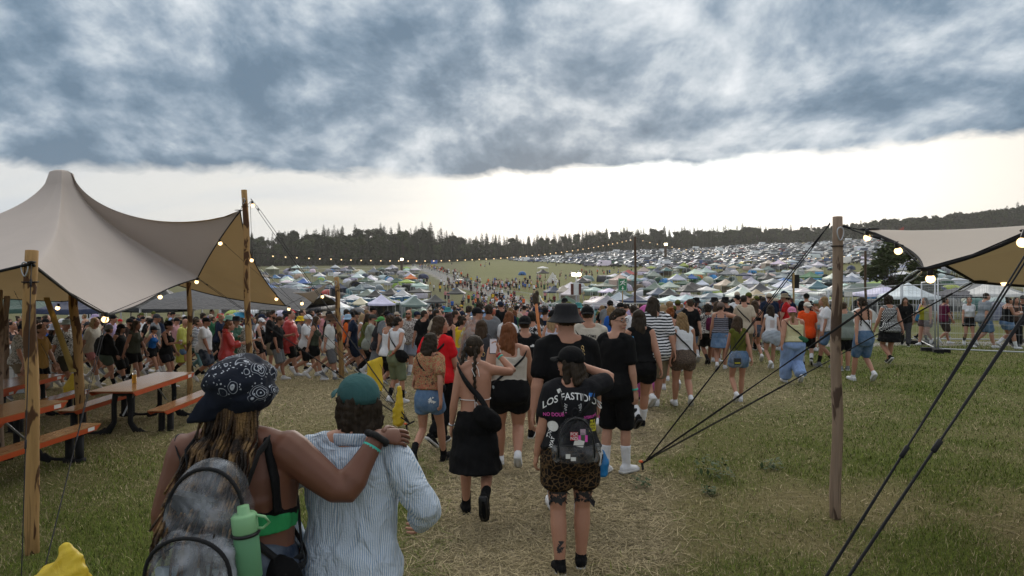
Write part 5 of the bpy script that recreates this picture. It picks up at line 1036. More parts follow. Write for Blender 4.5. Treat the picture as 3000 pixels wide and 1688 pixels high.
LG = [  # left campsite and canopies behind the walking crowd: kind, px, py, width px, colour, rz, where
 ('gazebo', 478, 930, 175, 'black', 8, 'behind the walkers, seen under the low tent corner'), ('marquee', 715, 930, 420, 'black', 84, 'behind the tallest pole, low and dark'), ('gazebo', 250, 950, 185, 'navy', 4, 'behind the brown stained pole'), ('gazebo', 75, 955, 165, 'dark_green', -5, 'at the left edge behind the nearest pole'), ('gazebo_flat', 405, 925, 70, 'orange', 10, 'behind the black one, half hidden'), ('gazebo_flat', 610, 935, 60, 'white', 0, 'under the black marquee edge'),
 ('gazebo', 1203, 828, 37, 'orange', 15, 'bright among the left campsite'), ('gazebo_flat', 1232, 838, 44, 'cream', 5, 'right below the orange one'), ('gazebo', 1048, 842, 35, 'white', 3, 'left of the taller poles row in the left campsite'), ('gazebo', 1084, 842, 38, 'white', -6, 'in the middle of the left campsite'), ('gazebo', 1087, 828, 37, 'silver', 6, 'just above the middle white one'), ('gazebo', 1058, 822, 30, 'white', 12, 'in the upper left campsite'), ('gazebo', 1199, 818, 34, 'silver', 0, 'behind the orange one'), ('gazebo', 1150, 815, 28, 'black', 8, 'in the upper left campsite near the footpath'), ('gazebo', 1030, 818, 26, 'black', 0, 'in the upper left campsite by the short pole'), ('tipi', 1096, 800, 24, 'cream', 0, 'at the top of the left campsite'), ('gazebo', 1025, 798, 24, 'black', 20, 'at the top edge of the left campsite'), ('tunnel', 1116, 846, 34, 'silver', 60, 'with pale hoops in the left campsite'), ('tunnel', 1085, 852, 30, 'brown', 70, 'in the left campsite'), ('dome2', 1165, 832, 40, 'teal', 20, 'in the left campsite'), ('dome2', 1240, 850, 34, 'navy', 0, 'beside the cream one in the left campsite'),
 ('gazebo_flat', 1083, 870, 50, 'white', 20, 'behind the left campsite black pair'), ('gazebo', 1099, 880, 54, 'black', 10, 'left one of the pair behind the toilets'), ('gazebo', 1146, 878, 52, 'black', -12, 'right one of the pair behind the toilets'), ('dome2', 1195, 876, 46, 'charcoal', 0, 'right of the black pair'), ('dome2', 1225, 870, 44, 'dark_green', 10, 'right of the black pair'), ('tunnel', 1060, 890, 60, 'blue', 80, 'behind the left toilets'), ('tunnel', 1095, 889, 50, 'bright_blue', 85, 'behind the middle toilets'), ('tunnel', 1250, 893, 60, 'silver', 55, 'at the right end of the toilets'), ('gazebo_flat', 952, 898, 56, 'cream', 5, 'under the light tent flap'), ('dome2', 915, 915, 60, 'grey', 0, 'left of the short clean pole'), ('gazebo', 1275, 905, 62, 'charcoal', 12, 'behind the crowd right of the toilets'), ('gazebo', 1338, 905, 52, 'charcoal', -5, 'second dark one right of the toilets'), ('dome2', 860, 925, 62, 'slate', 0, 'behind the red poncho man'), ('dome2', 1010, 882, 50, 'teal', 30, 'right of the short clean pole'), ('dome', 905, 848, 36, 'orange', 10, 'in the lower left campsite'), ('gazebo_flat', 866, 855, 50, 'beige', 12, 'under the tent gable'), ('gazebo_flat', 880, 842, 44, 'silver', 0, 'in the left campsite beside the gable ropes'), ('gazebo_flat', 840, 822, 40, 'white', 15, 'close to the forest side of the left campsite'), ('gazebo', 870, 797, 30, 'white', 0, 'at the far end by the 211 sign'),
 # right campsite
 ('gazebo', 1590, 858, 33, 'black', 10, 'beside the queue in the valley'), ('gazebo_flat', 1590, 862, 26, 'white', 20, 'beside the queue under the black one'), ('dome', 1530, 852, 24, 'blue', 0, 'beside the valley queue'), ('tipi', 1619, 880, 37, 'cream', 0, 'pale triangle near the white board'), ('gazebo', 1622, 835, 52, 'navy', 15, 'in the front left of the right campsite'), ('gazebo', 1706, 805, 44, 'black', 0, 'beside the floodlight at the field'), ('gazebo_side', 1800, 825, 62, 'black', 8, 'behind the green exit sign'), ('gazebo', 1650, 868, 52, 'beige', 5, 'left of the white board'), ('gazebo_side', 1670, 872, 55, 'white', -8, 'by the white board'), ('tunnel', 1735, 875, 48, 'teal', 25, 'with green hoops right of the white board'), ('gazebo', 1785, 870, 66, 'dark_green', 6, 'left of the exit sign'), ('gazebo_flat', 1785, 852, 54, 'white', 14, 'behind the dark green one'), ('gazebo_flat', 1742, 838, 52, 'silver', 20, 'beside the floodlight mast'), ('dome2', 1722, 842, 40, 'grey', 0, 'right of the floodlight mast'), ('gazebo_flat', 1765, 900, 92, 'white', 12, 'nearest one in front of the exit sign'), ('gazebo', 1810, 893, 62, 'sage', 0, 'under the exit sign'), ('dome2', 1830, 900, 50, 'silver', 0, 'under the exit sign post'),
 ('gazebo_flat', 1905, 893, 74, 'silver', 6, 'right of the tall dark pole'), ('gazebo_flat', 1968, 888, 82, 'white', 12, 'two right of the tall dark pole'), ('gazebo', 1928, 850, 58, 'slate', 5, 'right of the tall dark pole, further back'), ('dome2', 1890, 828, 48, 'silver', 0, 'pale one right of the tall dark pole'), ('dome2', 1882, 848, 34, 'white', 10, 'beside the tall dark pole'), ('dome2', 1951, 800, 45, 'bright_blue', 0, 'in front of the parked cars'), ('dome2', 1905, 805, 46, 'grey', 0, 'in front of the first parked cars'), ('gazebo', 2015, 812, 56, 'black', 10, 'in front of the cars, centre right'), ('gazebo', 1960, 826, 60, 'charcoal', -10, 'behind the pale domes'), ('dome', 2045, 822, 30, 'orange', 0, 'upright one near the black gazebo'), ('gazebo_flat', 2070, 798, 56, 'white', 8, 'in front of the cars, right of the blue one'), ('dome2', 2108, 810, 54, 'silver', 0, 'large pale one in front of the cars'), ('dome2', 2098, 828, 52, 'navy', 20, 'below the large pale one'), ('gazebo', 2170, 805, 62, 'white', 5, 'with a small dark emblem on its roof'), ('dome2', 2080, 836, 60, 'teal', 30, 'in the middle of the right campsite'), ('dome2', 2055, 858, 50, 'grey', 10, 'beside the lime one'), ('dome2', 2095, 850, 60, 'lime', 30, 'in the middle of the right campsite'), ('gazebo_flat', 2080, 865, 74, 'slate', 8, 'below the lime one'), ('gazebo_flat', 2010, 862, 78, 'white', 8, 'in the middle, row behind the striped shirt person'), ('gazebo_flat', 2010, 880, 84, 'silver', 14, 'behind the Hawaiian shirt'), ('dome2', 2036, 893, 66, 'grey', 20, 'with pale hoops, behind the white top woman'), ('dome2', 2160, 870, 86, 'slate', 0, 'largest grey one near the fence'), ('dome2', 2222, 868, 64, 'slate', 10, 'right of the largest grey one'), ('gazebo', 2175, 908, 78, 'white', 3, 'brightest one just behind the fence'), ('gazebo_flat', 2265, 888, 74, 'charcoal', 6, 'right of the brightest white one'), ('tunnel', 2085, 900, 62, 'white', 70, 'behind the crowd in front of the fence'),
 ('gazebo', 2292, 778, 58, 'white', 10, 'near the cars, left one of three'), ('gazebo_side', 2330, 790, 62, 'white', -6, 'near the cars, middle one of three'), ('gazebo', 2250, 775, 46, 'black', 8, 'close to the parked cars'), ('gazebo', 2375, 782, 52, 'charcoal', 0, 'left of the weathered pole'), ('gazebo_flat', 2250, 830, 66, 'white', 5, 'left one of the pair by the ropes'), ('gazebo_flat', 2315, 828, 64, 'white', -4, 'right one of the pair by the ropes'), ('dome', 2204, 838, 28, 'bright_blue', 0, 'small round one in the right campsite'), ('gazebo_flat', 2420, 818, 78, 'white', 4, 'behind the weathered pole, long roof'), ('gazebo_flat', 2475, 810, 60, 'white', 0, 'right of the weathered pole'), ('gazebo', 2495, 838, 50, 'lilac', 10, 'left of the leafy tree'), ('gazebo_flat', 2290, 862, 76, 'white', 6, 'behind the fence post with the dark sign'), ('gazebo_flat', 2355, 862, 74, 'white', -5, 'right of the dark sign'), ('dome', 2398, 838, 34, 'bright_blue', 0, 'left of the weathered pole'), ('gazebo', 2545, 762, 54, 'slate', 0, 'behind the dark pole by the leafy tree'), ('gazebo', 2490, 765, 40, 'black', 5, 'near the cars right of the weathered pole'), ('gazebo', 2440, 765, 46, 'white', 0, 'near the cars behind the weathered pole'), ('marquee', 2560, 850, 160, 'dark_green', 84, 'with a long double roof below the leafy tree'), ('gazebo', 2600, 860, 60, 'green', 10, 'just right of the dark pole'), ('dome2', 2375, 880, 66, 'lime', 10, 'behind the fence by the pole'), ('gazebo', 2590, 885, 84, 'slate', 4, 'behind the braided woman'), ('gazebo', 2690, 880, 90, 'slate', -6, 'behind the fence right of the polka dot top'), ('gazebo', 2660, 905, 120, 'white', 5, 'behind the fence by the polka dot top'), ('gazebo', 2920, 880, 95, 'grey', 0, 'seen through the nearest fence panel'), ('gazebo_flat', 2800, 880, 110, 'charcoal', 8, 'behind the nearest fence panel posts'), ('gazebo', 2920, 905, 85, 'slate', 0, 'in front of the grey one behind the nearest fence'), ('gazebo_flat', 2460, 905, 90, 'charcoal', 0, 'behind the fence and the white notice'), ('dome2', 2850, 985, 95, 'sage', 30, 'on the grass right behind the path'),
]
for k, px, py, wp, c, rz, wh in LG: put_tent(k, px, py, wp, c, rz, wh)
# the rest of the two campsites, packed at random
def free(p, r):
    for x, y, q in OCC:
        if (x-p.x)**2+(y-p.y)**2 < ((r+q)*.50)**2: return False
    return True
cols_l = ['silver', 'grey', 'slate', 'white', 'teal', 'navy', 'sage', 'dark_green', 'charcoal', 'beige', 'blue', 'brown', 'lime', 'lilac', 'cream', 'green', 'bright_blue', 'red']
wts = [9, 7, 6, 11, 4, 2.5, 3, 2.5, 4, 1.5, 1.5, 1.2, .8, .4, 1, .7, .7, .4]
REG = [('left', lambda: (R.uniform(-.42, -.115), math.exp(R.uniform(math.log(78), math.log(285)))), 260), ('right', lambda: (R.uniform(.075, .72), R.uniform(52, 228) if R.random() < .7 else R.uniform(120, 232)), 340)]
def wherel(side, px, Y):
    if side == 'left': a = ['behind the low tent corner', 'beside the gable ropes', 'left of the short pole', 'right of the short pole', 'near the footpath fence'][min(4, int(max(0, (px-660)/125)))]; b_ = 'just behind the toilets' if Y < 120 else ('halfway up the left campsite' if Y < 180 else 'near the forest')
    else: a = ['left of the exit sign', 'around the tall dark pole', 'above the striped shirt', 'above the white top', 'left of the weathered pole', 'right of the weathered pole', 'below the leafy tree', 'at the right edge'][min(7, int((px-1650)/170))]; b_ = 'close behind the fence' if Y < 75 else ('halfway to the cars' if Y < 140 else 'close to the cars')
    return a+', '+b_
for side, gen, cnt in REG:
    got = 0; tries = 0
    while got < cnt and tries < 14000:
        tries += 1; r_, Y = gen(); px = CX+F*r_; p = gp(px, Y)
        if side == 'right':
            if px < 1900 and Y > 190-.12*(1900-px): continue
            if px < 1760 and Y > 150: continue
            if Y > 205 and px > 2400: continue
        else:
            if px > 1262-(Y-100)*.28 and px > 1180: continue
        kind = R.choices(['dome', 'dome2', 'tunnel', 'gazebo', 'gazebo_flat', 'gazebo_side'], [6, 4, 3, 3, 3, 1])[0]; rr = {'dome': 1.35, 'dome2': 1.75, 'tunnel': 2.0, 'gazebo': 1.55, 'gazebo_flat': 1.55, 'gazebo_side': 1.55}[kind]; 
        if not free(p, rr): continue
        lb = None
        for _ in range(12):
            c = R.choices(cols_l, wts)[0]; lb = uniq('%s %s %s' % (c.replace('_', ' '), KN[kind], wherel(side, px, Y)))
            if lb: break
        if not lb: continue
        OCC.append((p.x, p.y, rr)); tent(kind, p, c, R.uniform(0, 360) if 'gaz' not in kind else R.uniform(-30, 30), R.uniform(.85, 1.15), lb, side+' campsite tents', Y < 120); got += 1
print('tents', got, tries)
# ================= portable toilets =================
TB = plain('toilet_blue', (.045, .13, .22), .5); TW = plain('toilet_white', (.62, .66, .68), .5); TY = plain('toilet_emblem', (.42, .48, .06), .6)
q0, q1 = gp(1000, 102), gp(1212, 112); OR = ['leftmost', 'second', 'third', 'fourth', 'fifth', 'sixth', 'seventh', 'eighth', 'ninth', 'rightmost']
for i in range(10):
    t = i/9; p = q0.lerp(q1, t); p.z = gzf(p.x, p.y); rt = empty('portable_toilet', p, .07, '%s blue portable toilet of the row, counted from the left' % OR[i] if i not in (0, 9) else '%s blue portable toilet at the end of the row' % OR[i], 'toilet', 'row of portable toilets')
    b_ = MB(); b_.box((0, 0, 1.05), (1.12, 1.12, 2.1)); obj('cabin', b_.mesh('cabin', [TB], False), rt); b_ = MB(); b_.loft([(-.58, 0, 2.1), (0, 0, 2.14), (.58, 0, 2.1)], [.60, .60, .60], [.05, .17, .05], ref=(0, 0, 1), n=12, cap=.1); obj('roof', b_.mesh('roof', [TW]), rt)
    b_ = MB(); b_.box((0, -.575, .98), (.72, .03, 1.85)); d = obj('door', b_.mesh('door', [TB], False), rt); e = MB(); e.add([(x*.27, -.60, 1.45+z*.30) for x, z in ((0, -1.2), (.5, -.5), (1, .2), (1.05, .6), (.8, .95), (.35, 1.0), (0, .85), (-.35, 1.0), (-.8, .95), (-1.05, .6), (-1, .2), (-.5, -.5))], [tuple(range(12))]); obj('emblem', e.mesh('emblem', [TY], False), d)
# ================= text helper, signs =================
def text_mesh(txt, size, m, ext=.002, name='lettering', sx=1.0):
    cu = bpy.data.curves.new('t', 'FONT'); cu.body = txt; cu.size = size; cu.align_x = 'CENTER'; cu.align_y = 'CENTER'; cu.extrude = ext; cu.offset = size*.012; cu.resolution_u = 3
    o = bpy.data.objects.new('t', cu); WS.collection.objects.link(o); WS.view_layers[0].update(); dg = WS.view_layers[0].depsgraph; me = bpy.data.meshes.new_from_object(o.evaluated_get(dg)); bpy.data.objects.remove(o); me.name = name
    me.materials.clear(); me.materials.append(m)
    if sx != 1: me.transform(Matrix.Diagonal((sx, 1, 1, 1)))
    return me
UP = Matrix.Rotation(math.pi/2, 4, 'X')
SG = plain('sign_green', (.02, .20, .085), .5); SW = plain('sign_white', (.74, .76, .74), .6); TIMB = plain('timber_post', (.33, .22, .09), .8)
q = gp(1824, 50); rt = empty('exit_sign', q, -.03, 'green and white emergency exit sign on a wooden post above the crowd', 'sign'); zc = P3(1824, 834, 50).z-q.z
b_ = MB(); b_.box((0, 0, (zc-.3)/2), (.07, .07, zc-.3)); obj('post', b_.mesh('post', [TIMB], False), rt); b_ = MB(); b_.box((0, -.05, zc), (.66, .02, .92)); pn = obj('panel', b_.mesh('panel', [SG], False), rt)
b_ = MB(); b_.box((0, -.061, zc), (.60, .004, .86)); 
e = MB(); yq = -.064
def flat(poly, mb, y): mb.add([(x, y, z) for x, z in poly], [tuple(range(len(poly)))])
for poly in ([(-.30, .43), (.30, .43), (.30, .41), (-.30, .41)], [(-.30, -.41), (.30, -.41), (.30, -.43), (-.30, -.43)], [(-.30, -.41), (-.28, -.41), (-.28, .41), (-.30, .41)], [(.28, -.41), (.30, -.41), (.30, .41), (.28, .41)], [(.07, .33), (.13, .36), (.16, .31), (.11, .27), (.06, .29)], [(-.06, .26), (.07, .28), (.09, .22), (.02, .10), (-.06, .14)], [(.02, .10), (.14, .06), (.20, -.04), (.15, -.05), (.10, .02), (-.03, .05)], [(-.06, .14), (.0, .08), (-.10, -.02), (-.22, -.06), (-.23, -.02), (-.12, .03)], [(.07, .26), (.17, .18), (.24, .21), (.25, .17), (.16, .13), (.06, .20)], [(-.06, .26), (-.18, .24), (-.19, .14), (-.15, .14), (-.14, .20), (-.05, .21)], [(-.03, -.12), (.03, -.12), (.03, -.26), (.10, -.26), (0, -.38), (-.10, -.26), (-.03, -.26)]):
    flat([(x, z+zc) for x, z in poly], e, yq)
obj('pictogram', e.mesh('pictogram', [SW], False), pn)
q = gp(1688, 62); rt = empty('notice_mast', q, 0, 'mast with a bright floodlight and a large white board above the crowd', 'sign'); zt = P3(1685, 806, 62).z-q.z; b_ = MB(); b_.tube([(0, 0, 0), (0, 0, zt)], .06, 8); obj('mast', b_.mesh('mast', [MT['galv']]), rt); zc = P3(1685, 846, 62).z-q.z; b_ = MB(); b_.box((-.02, -.1, zc), (.56, .03, 1.12)); obj('board', b_.mesh('board', [SW], False), rt); b_ = MB(); b_.box((-.37, -.05, zc-.05), (.24, .3, 1.0)); b_.box((.33, -.05, zc-.05), (.22, .3, 1.0)); obj('side_box', b_.mesh('side_box', [plain('rust_red', (.11, .035, .025), .8)], False), rt)
FLOOD = emis('floodlight_glow', (1, .86, .55), 14.0)
def lamp_head(rt, z, s, dx=0): 
    b_ = MB(); b_.box((dx, .05*s, z), (.34*s, .16*s, .26*s)); h = obj('lamp_housing', b_.mesh('lamp_housing', [MT['black']], False), rt); g_ = MB(); g_.box((dx, -.045*s, z), (.28*s, .03*s, .20*s)); obj('lens', g_.mesh('lens', [FLOOD], False), h)
lamp_head(rt, zt+.05, 1.25, -.24); lamp_head(rt, zt+.05, 1.25, .24)
for px, py, Y, lb, s in ((1177, 762, 300, 'distant bright floodlight at the top of the left campsite', 5.0), (1950, 718, 330, 'distant bright floodlight in front of the forest, over the parked cars', 6.0)):
    q = gp(px, Y); rt = empty('floodlight_tower', q, 0, lb, 'floodlight'); zt = P3(px, py, Y).z-q.z; b_ = MB(); b_.box((0, .3, zt/2), (1.1, .8, zt)); obj('mast', b_.mesh('mast', [MT['pole3']], False), rt); lamp_head(rt, zt+.3, s*.8)
q = gp(2329, 29); rt = empty('sign_back', q, .05, 'dark back of a sign on a light wooden post behind the fence', 'sign'); zt = P3(2329, 800, 29).z-q.z; b_ = MB(); b_.box((-.06, 0, zt/2), (.06, .06, zt)); obj('post', b_.mesh('post', [TIMB], False), rt); zc = P3(2333, 825, 29).z-q.z; b_ = MB(); b_.box((.05, .05, zc), (.30, .03, .58)); obj('panel', b_.mesh('panel', [MT['blackp']], False), rt)
q = gp(969, 205); rt = empty('number_sign', q, 0, 'white field number sign reading 211 at the forest edge of the left campsite', 'sign'); b_ = MB(); b_.box((0, 0, 1.6), (1.7, .05, .95)); obj('panel', b_.mesh('panel', [SW], False), rt); b_ = MB(); b_.box((-.6, .04, .8), (.08, .05, 1.6)); b_.box((.6, .04, .8), (.08, .05, 1.6)); obj('post', b_.mesh('post', [TIMB], False), rt); obj('lettering', text_mesh('211', .85, MT['blackp']), rt, None, None, None, Matrix.Translation((0, -.04, 1.6)) @ UP)
q = gp(984, 195); rt = empty('arrow_sign', q, 0, 'white arrow sign pointing right on the grass above the short pole', 'sign'); b_ = MB(); A0 = [(-.75, .22), (.15, .22), (.15, .5), (.8, 0), (.15, -.5), (.15, -.22), (-.75, -.22)]; b_.add([(x, y, 1.3+z) for y in (0, .05) for x, z in A0], [tuple(range(7)), tuple(range(13, 6, -1))]+[((i+1) % 7, i, 7+i, 7+(i+1) % 7) for i in range(7)]); obj('panel', b_.mesh('panel', [SW], False), rt); b_ = MB(); b_.box((0, .03, .4), (.08, .04, .8)); obj('post', b_.mesh('post', [TIMB], False), rt)
q = gp(1141, 88); rt = empty('rubbish_banner', q, 0, 'yellow banner with black lettering in front of the toilets', 'banner'); b_ = MB(); b_.box((0, 0, 2.1), (1.5, .03, .50)); obj('cloth', b_.mesh('cloth', [MT['yellowp']], False), rt); obj('lettering', text_mesh('MÜLL', .5, MT['blackp'], sx=.95), rt, None, None, None, Matrix.Translation((0, -.02, 2.08)) @ UP); b_ = MB(); b_.box((-.72, .03, 1.0), (.05, .05, 2.4)); b_.box((.72, .03, 1.0), (.05, .05, 2.4)); obj('post', b_.mesh('post', [TIMB], False), rt)
q = gp(268, 35.8); rt = empty('lettered_banner', q, 0, 'pale banner with dark lettering hanging under the navy gazebo', 'banner'); b_ = MB(); b_.box((0, 0, 1.55), (2.4, .03, .8)); obj('cloth', b_.mesh('cloth', [SW], False), rt); obj('lettering', text_mesh('SIDE', .6, MT['blackp']), rt, None, None, None, Matrix.Translation((.1, -.02, 1.6)) @ UP)
# ================= container, road car, parked cars =================
q = gp(1272, 440); rt = empty('container', q, 0, 'small blue container at the forest edge beside the road', 'container'); b_ = MB(); b_.box((0, 0, 1.2), (3.8, 2.2, 2.3)); obj('shell', b_.mesh('shell', [plain('container_blue', (.03, .10, .42), .5)], False), rt); obj('lettering', text_mesh('WC', 1.0, MT['white']), rt, None, None, None, Matrix.Translation((0, -1.12, 1.4)) @ UP)
def paint(name, attr=False):
    m, nt, b = newmat(name, .25, .5, .12); c = objcol(nt) if not attr else N(nt, 'Attribute', attribute_name='tint').outputs['Color']; lk(nt, c, b.inputs['Base Color']); b.inputs['Coat Weight'].default_value = .5; return m
PA, PB_ = paint('car_paint'), paint('car_paint_mass', True); GL = plain('car_glass', (.02, .025, .03), .08, var=.1, spec=.8); TY_ = plain('tyre', (.014, .014, .015), .85); HL = plain('head_lamp', (.6, .62, .62), .2); RL = plain('tail_lamp', (.30, .015, .012), .3)
def car_mesh(kind, name, mats):
    L, W, H, prof, win = {
     'hatchback': (4.0, 1.75, 1.48, [(-2.0, .35), (-2.0, .62), (-1.9, .82), (-1.0, .95), (-.35, 1.40), (.2, 1.48), (1.2, 1.44), (1.85, .98), (1.98, .85), (2.0, .35)], [(-.92, .97), (-.36, 1.36), (.2, 1.43), (1.2, 1.39), (1.70, 1.0)]),
     'estate': (4.6, 1.8, 1.48, [(-2.3, .35), (-2.3, .62), (-2.2, .82), (-1.2, .95), (-.5, 1.40), (.1, 1.48), (1.9, 1.42), (2.22, 1.0), (2.3, .85), (2.3, .35)], [(-1.1, .97), (-.5, 1.36), (.1, 1.43), (1.85, 1.37), (2.1, 1.02)]),
     'saloon': (4.5, 1.78, 1.44, [(-2.25, .35), (-2.25, .62), (-2.15, .80), (-1.15, .93), (-.5, 1.36), (.1, 1.44), (.8, 1.38), (1.45, 1.02), (2.15, .95), (2.25, .8), (2.25, .35)], [(-1.05, .95), (-.5, 1.32), (.1, 1.39), (.8, 1.34), (1.35, 1.02)]),
     'off-roader': (4.5, 1.88, 1.70, [(-2.25, .42), (-2.25, .80), (-2.15, 1.0), (-1.2, 1.10), (-.65, 1.62), (.0, 1.70), (1.8, 1.66), (2.18, 1.10), (2.25, .95), (2.25, .42)], [(-1.1, 1.12), (-.65, 1.57), (0, 1.64), (1.75, 1.60), (2.05, 1.12)]),
     'van': (5.2, 1.95, 2.0, [(-2.6, .38), (-2.6, .8), (-2.5, 1.05), (-1.9, 1.15), (-1.15, 1.90), (-.6, 2.0), (2.5, 2.0), (2.6, 1.1), (2.6, .38)], [(-1.75, 1.2), (-1.15, 1.8), (-.7, 1.88), (2.35, 1.86), (2.4, 1.25)]),
     'camper': (5.9, 2.1, 2.6, [(-2.95, .4), (-2.95, .85), (-2.8, 1.1), (-2.3, 1.25), (-1.8, 1.95), (-2.1, 2.2), (-1.8, 2.6), (2.8, 2.6), (2.95, 2.4), (2.95, .4)], [(-2.15, 1.3), (-1.75, 1.85), (-1.2, 1.9), (-1.2, 1.35)])}[kind]
    mb = MB(); n = len(prof); ins = lambda z: W/2-(.0 if z < 1.0 else .16*(z-.95)); V = [(x, s*ins(z), z) for s in (-1, 1) for x, z in prof]
    mb.add(V, [tuple(range(n))[::-1], tuple(range(n, 2*n))]+[(i, (i+1) % n, n+(i+1) % n, n+i) for i in range(n)], 0)
    k = len(win)
    for s in (-1, 1): mb.add([(x, s*(ins(z)+.006), z) for x, z in win], [tuple(range(k)) if s > 0 else tuple(range(k))[::-1]], 1)
    (xa, za), (xb, zb) = win[0], win[1]; (xc, zc), (xd, zd) = win[-2], win[-1]
    dxw = lambda xa, za, xb, zb, o: [(xa+o, -ins(za)+.1, za+.01), (xa+o, ins(za)-.1, za+.01), (xb+o, ins(zb)-.12, zb+.02), (xb+o, -ins(zb)+.12, zb+.02)]
    mb.add(dxw(xa, za, xb, zb, -.06), [(0, 3, 2, 1)], 1)
    if kind != 'camper': mb.add(dxw(xd+.06, zd, xc+.07, zc, .03), [(0, 1, 2, 3)], 1)
    for x in (-L*.31, L*.31):
        for s in (-1, 1):
            c = MB(); c.lathe([(.0, -.1), (.32, -.1), (.33, -.07), (.33, .07), (.32, .1), (0, .1)], 12); c.xf(Matrix.Translation((x, s*(W/2-.09), .33)) @ Matrix.Rotation(math.pi/2, 4, 'X')); mb.join(c, None, 2)
    for s in (-1, 1): mb.box((-L/2-.005, s*W*.36, .72), (.05, .34, .14), mat=3); mb.box((L/2+.005, s*W*.40, .82), (.05, .2, .2), mat=4)
    return mb, mb.mesh(name, mats, False)
CK = ['hatchback', 'estate', 'saloon', 'off-roader', 'van', 'camper']; CB = {k: car_mesh(k, k.replace('-', '_')+'_car' if k not in ('van', 'camper') else k, [PA, GL, TY_, HL, RL]) for k in CK}
CC = dict(silver=(.40, .42, .44), white=(.70, .72, .73), grey=(.16, .17, .18), black=(.012, .012, .014), blue=(.03, .07, .20), red=(.25, .02, .02), green=(.02, .10, .05), beige=(.35, .31, .24), yellow=(.5, .40, .05))
q = at(1350, 836, lo=90); o = obj('car', CB['hatchback'][1], None, None, CC['black'], q); o.rotation_euler = (0, 0, -math.pi/2-.25); tag(o, 'black car driving down the road between the walkers', 'car')
rows = []; Yr = 205
def left_edge(Y): return 1570+(390-Y)*1.5 if Y < 390 and Y > 280 else (1735+(280-Y)*7 if Y <= 280 else max(1500, 1560-(Y-390)*1.0))
cars = []; row = 0
while Yr < 560:
    pxl = left_edge(Yr)
    x = (pxl-CX)/F*Yr+R.uniform(0, 3); xm = (3040-CX)/F*Yr; jit = R.uniform(-.1, .1)
    while x < xm:
        px = CX+F*x/Yr; top_lim = 515 if px < 2550 else 560
        if Yr < top_lim and not (px > 2380 and Yr < 225 and R.random() < .6) and R.random() < .93: cars.append([row, x+R.uniform(-.4, .4), Yr+R.uniform(-.6, .6)+.02*x, jit])
        x += R.choice([5.3, 5.6, 6.0]) if R.random() > .03 else 11
    Yr += 5.2+.006*Yr; row += 1
def carspec(Y):
    k = R.choices(CK, [7, 6, 4, 5, 3, .35])[0]; c = R.choices(list(CC), [7, 6.5, 5, 5, 2.2, 1, .5, .5, .2])[0]; return k, ('white' if k == 'camper' else c)
spec = [carspec(c[2]) for c in cars]; nI = 0; massV, massF, massM, massC = [], [], [], []; nv = 0
RW = ['front row', 'second row', 'third row', 'fourth row', 'fifth row', 'sixth row', 'seventh row', 'eighth row', 'ninth row', 'tenth row', 'eleventh row', 'twelfth row', 'thirteenth row', 'fourteenth row']
PL = lambda px: 'left of the tall dark pole' if px < 1861 else ('right of the tall dark pole' if px < 2150 else ('left of the weathered pole' if px < 2440 else ('above the leafy tree' if px < 2620 else 'above the right tent')))
for i, ((rw, x, y, j), (k, c)) in enumerate(zip(cars, spec)):
    rz = j+R.uniform(-.12, .12)+.32+(math.pi if R.random() < .4 else 0); p = Vector((x, y, gzf(x, y))); lb = None
    if nI < 300 and rw < len(RW):
        for _ in range(14):
            lb = uniq('%s %s in the %s of the car park %s' % (c, k, RW[rw], PL(CX+F*x/y)))
            if lb: break
            k, c = carspec(y)
    if lb: o = obj(CB[k][1].name.split('.')[0], CB[k][1], None, None, [min(1, v*R.uniform(.85, 1.1)) for v in CC[c]], p); o.rotation_euler = (0, 0, rz); tag(o, lb, 'car', 'cars parked on the hillside'); nI += 1
    else:
        V = CB[k][0].V(); cs, sn = math.cos(rz), math.sin(rz); V = np.stack([V[:, 0]*cs-V[:, 1]*sn+p.x, V[:, 0]*sn+V[:, 1]*cs+p.y, V[:, 2]+p.z], 1); massV.append(V); massF += [tuple(a+nv for a in f) for f in CB[k][0].f]; massM += CB[k][0].m; massC.append(np.tile([*CC[c], 1], (len(V), 1))*R.uniform(.85, 1.1)); nv += len(V)
if massV:
    me = bpy.data.meshes.new('parked_cars'); me.from_pydata(np.concatenate(massV).tolist(), [], massF)
    for m in (PB_, GL, TY_, HL, RL): me.materials.append(m)
    me.polygons.foreach_set('material_index', massM); ca = me.color_attributes.new('tint', 'FLOAT_COLOR', 'POINT'); ca.data.foreach_set('color', np.concatenate(massC).ravel().astype(np.float32)); o = struct(obj('parked_cars', me), 'stuff'); tag(o, 'mass of parked cars further up the hillside behind the nearer rows', 'cars')
print('cars', len(cars), nI)
for px, Y, c, k, lb in ((2585, 470, 'green', 'van', 'long green van at the top right of the car park'), (2655, 475, 'white', 'camper', 'white camper beside the green van at the top right')):
    p = gp(px, Y); o = obj(k, CB[k][1], None, None, CC[c], p); o.rotation_euler = (0, 0, .2); tag(o, lb, 'van')
q = gp(2634, 430); b_ = MB(); b_.add([(0, 0, 7), (1.5, .1, 8.5), (3.2, .0, 9.3), (3.0, .2, 6.5), (3.2, 0, 4.8), (1.4, -.1, 5.2), (0, 0, 4.6)], [tuple(range(7))]); b_.tube([(0, 0, 0), (0, 0, 9)], .06, 5); tag(obj('flag', b_.mesh('flag', [plain('flag_red', (.35, .05, .03), .8)], False), None, None, None, q), 'red flag above the vans at the top right', 'flag')
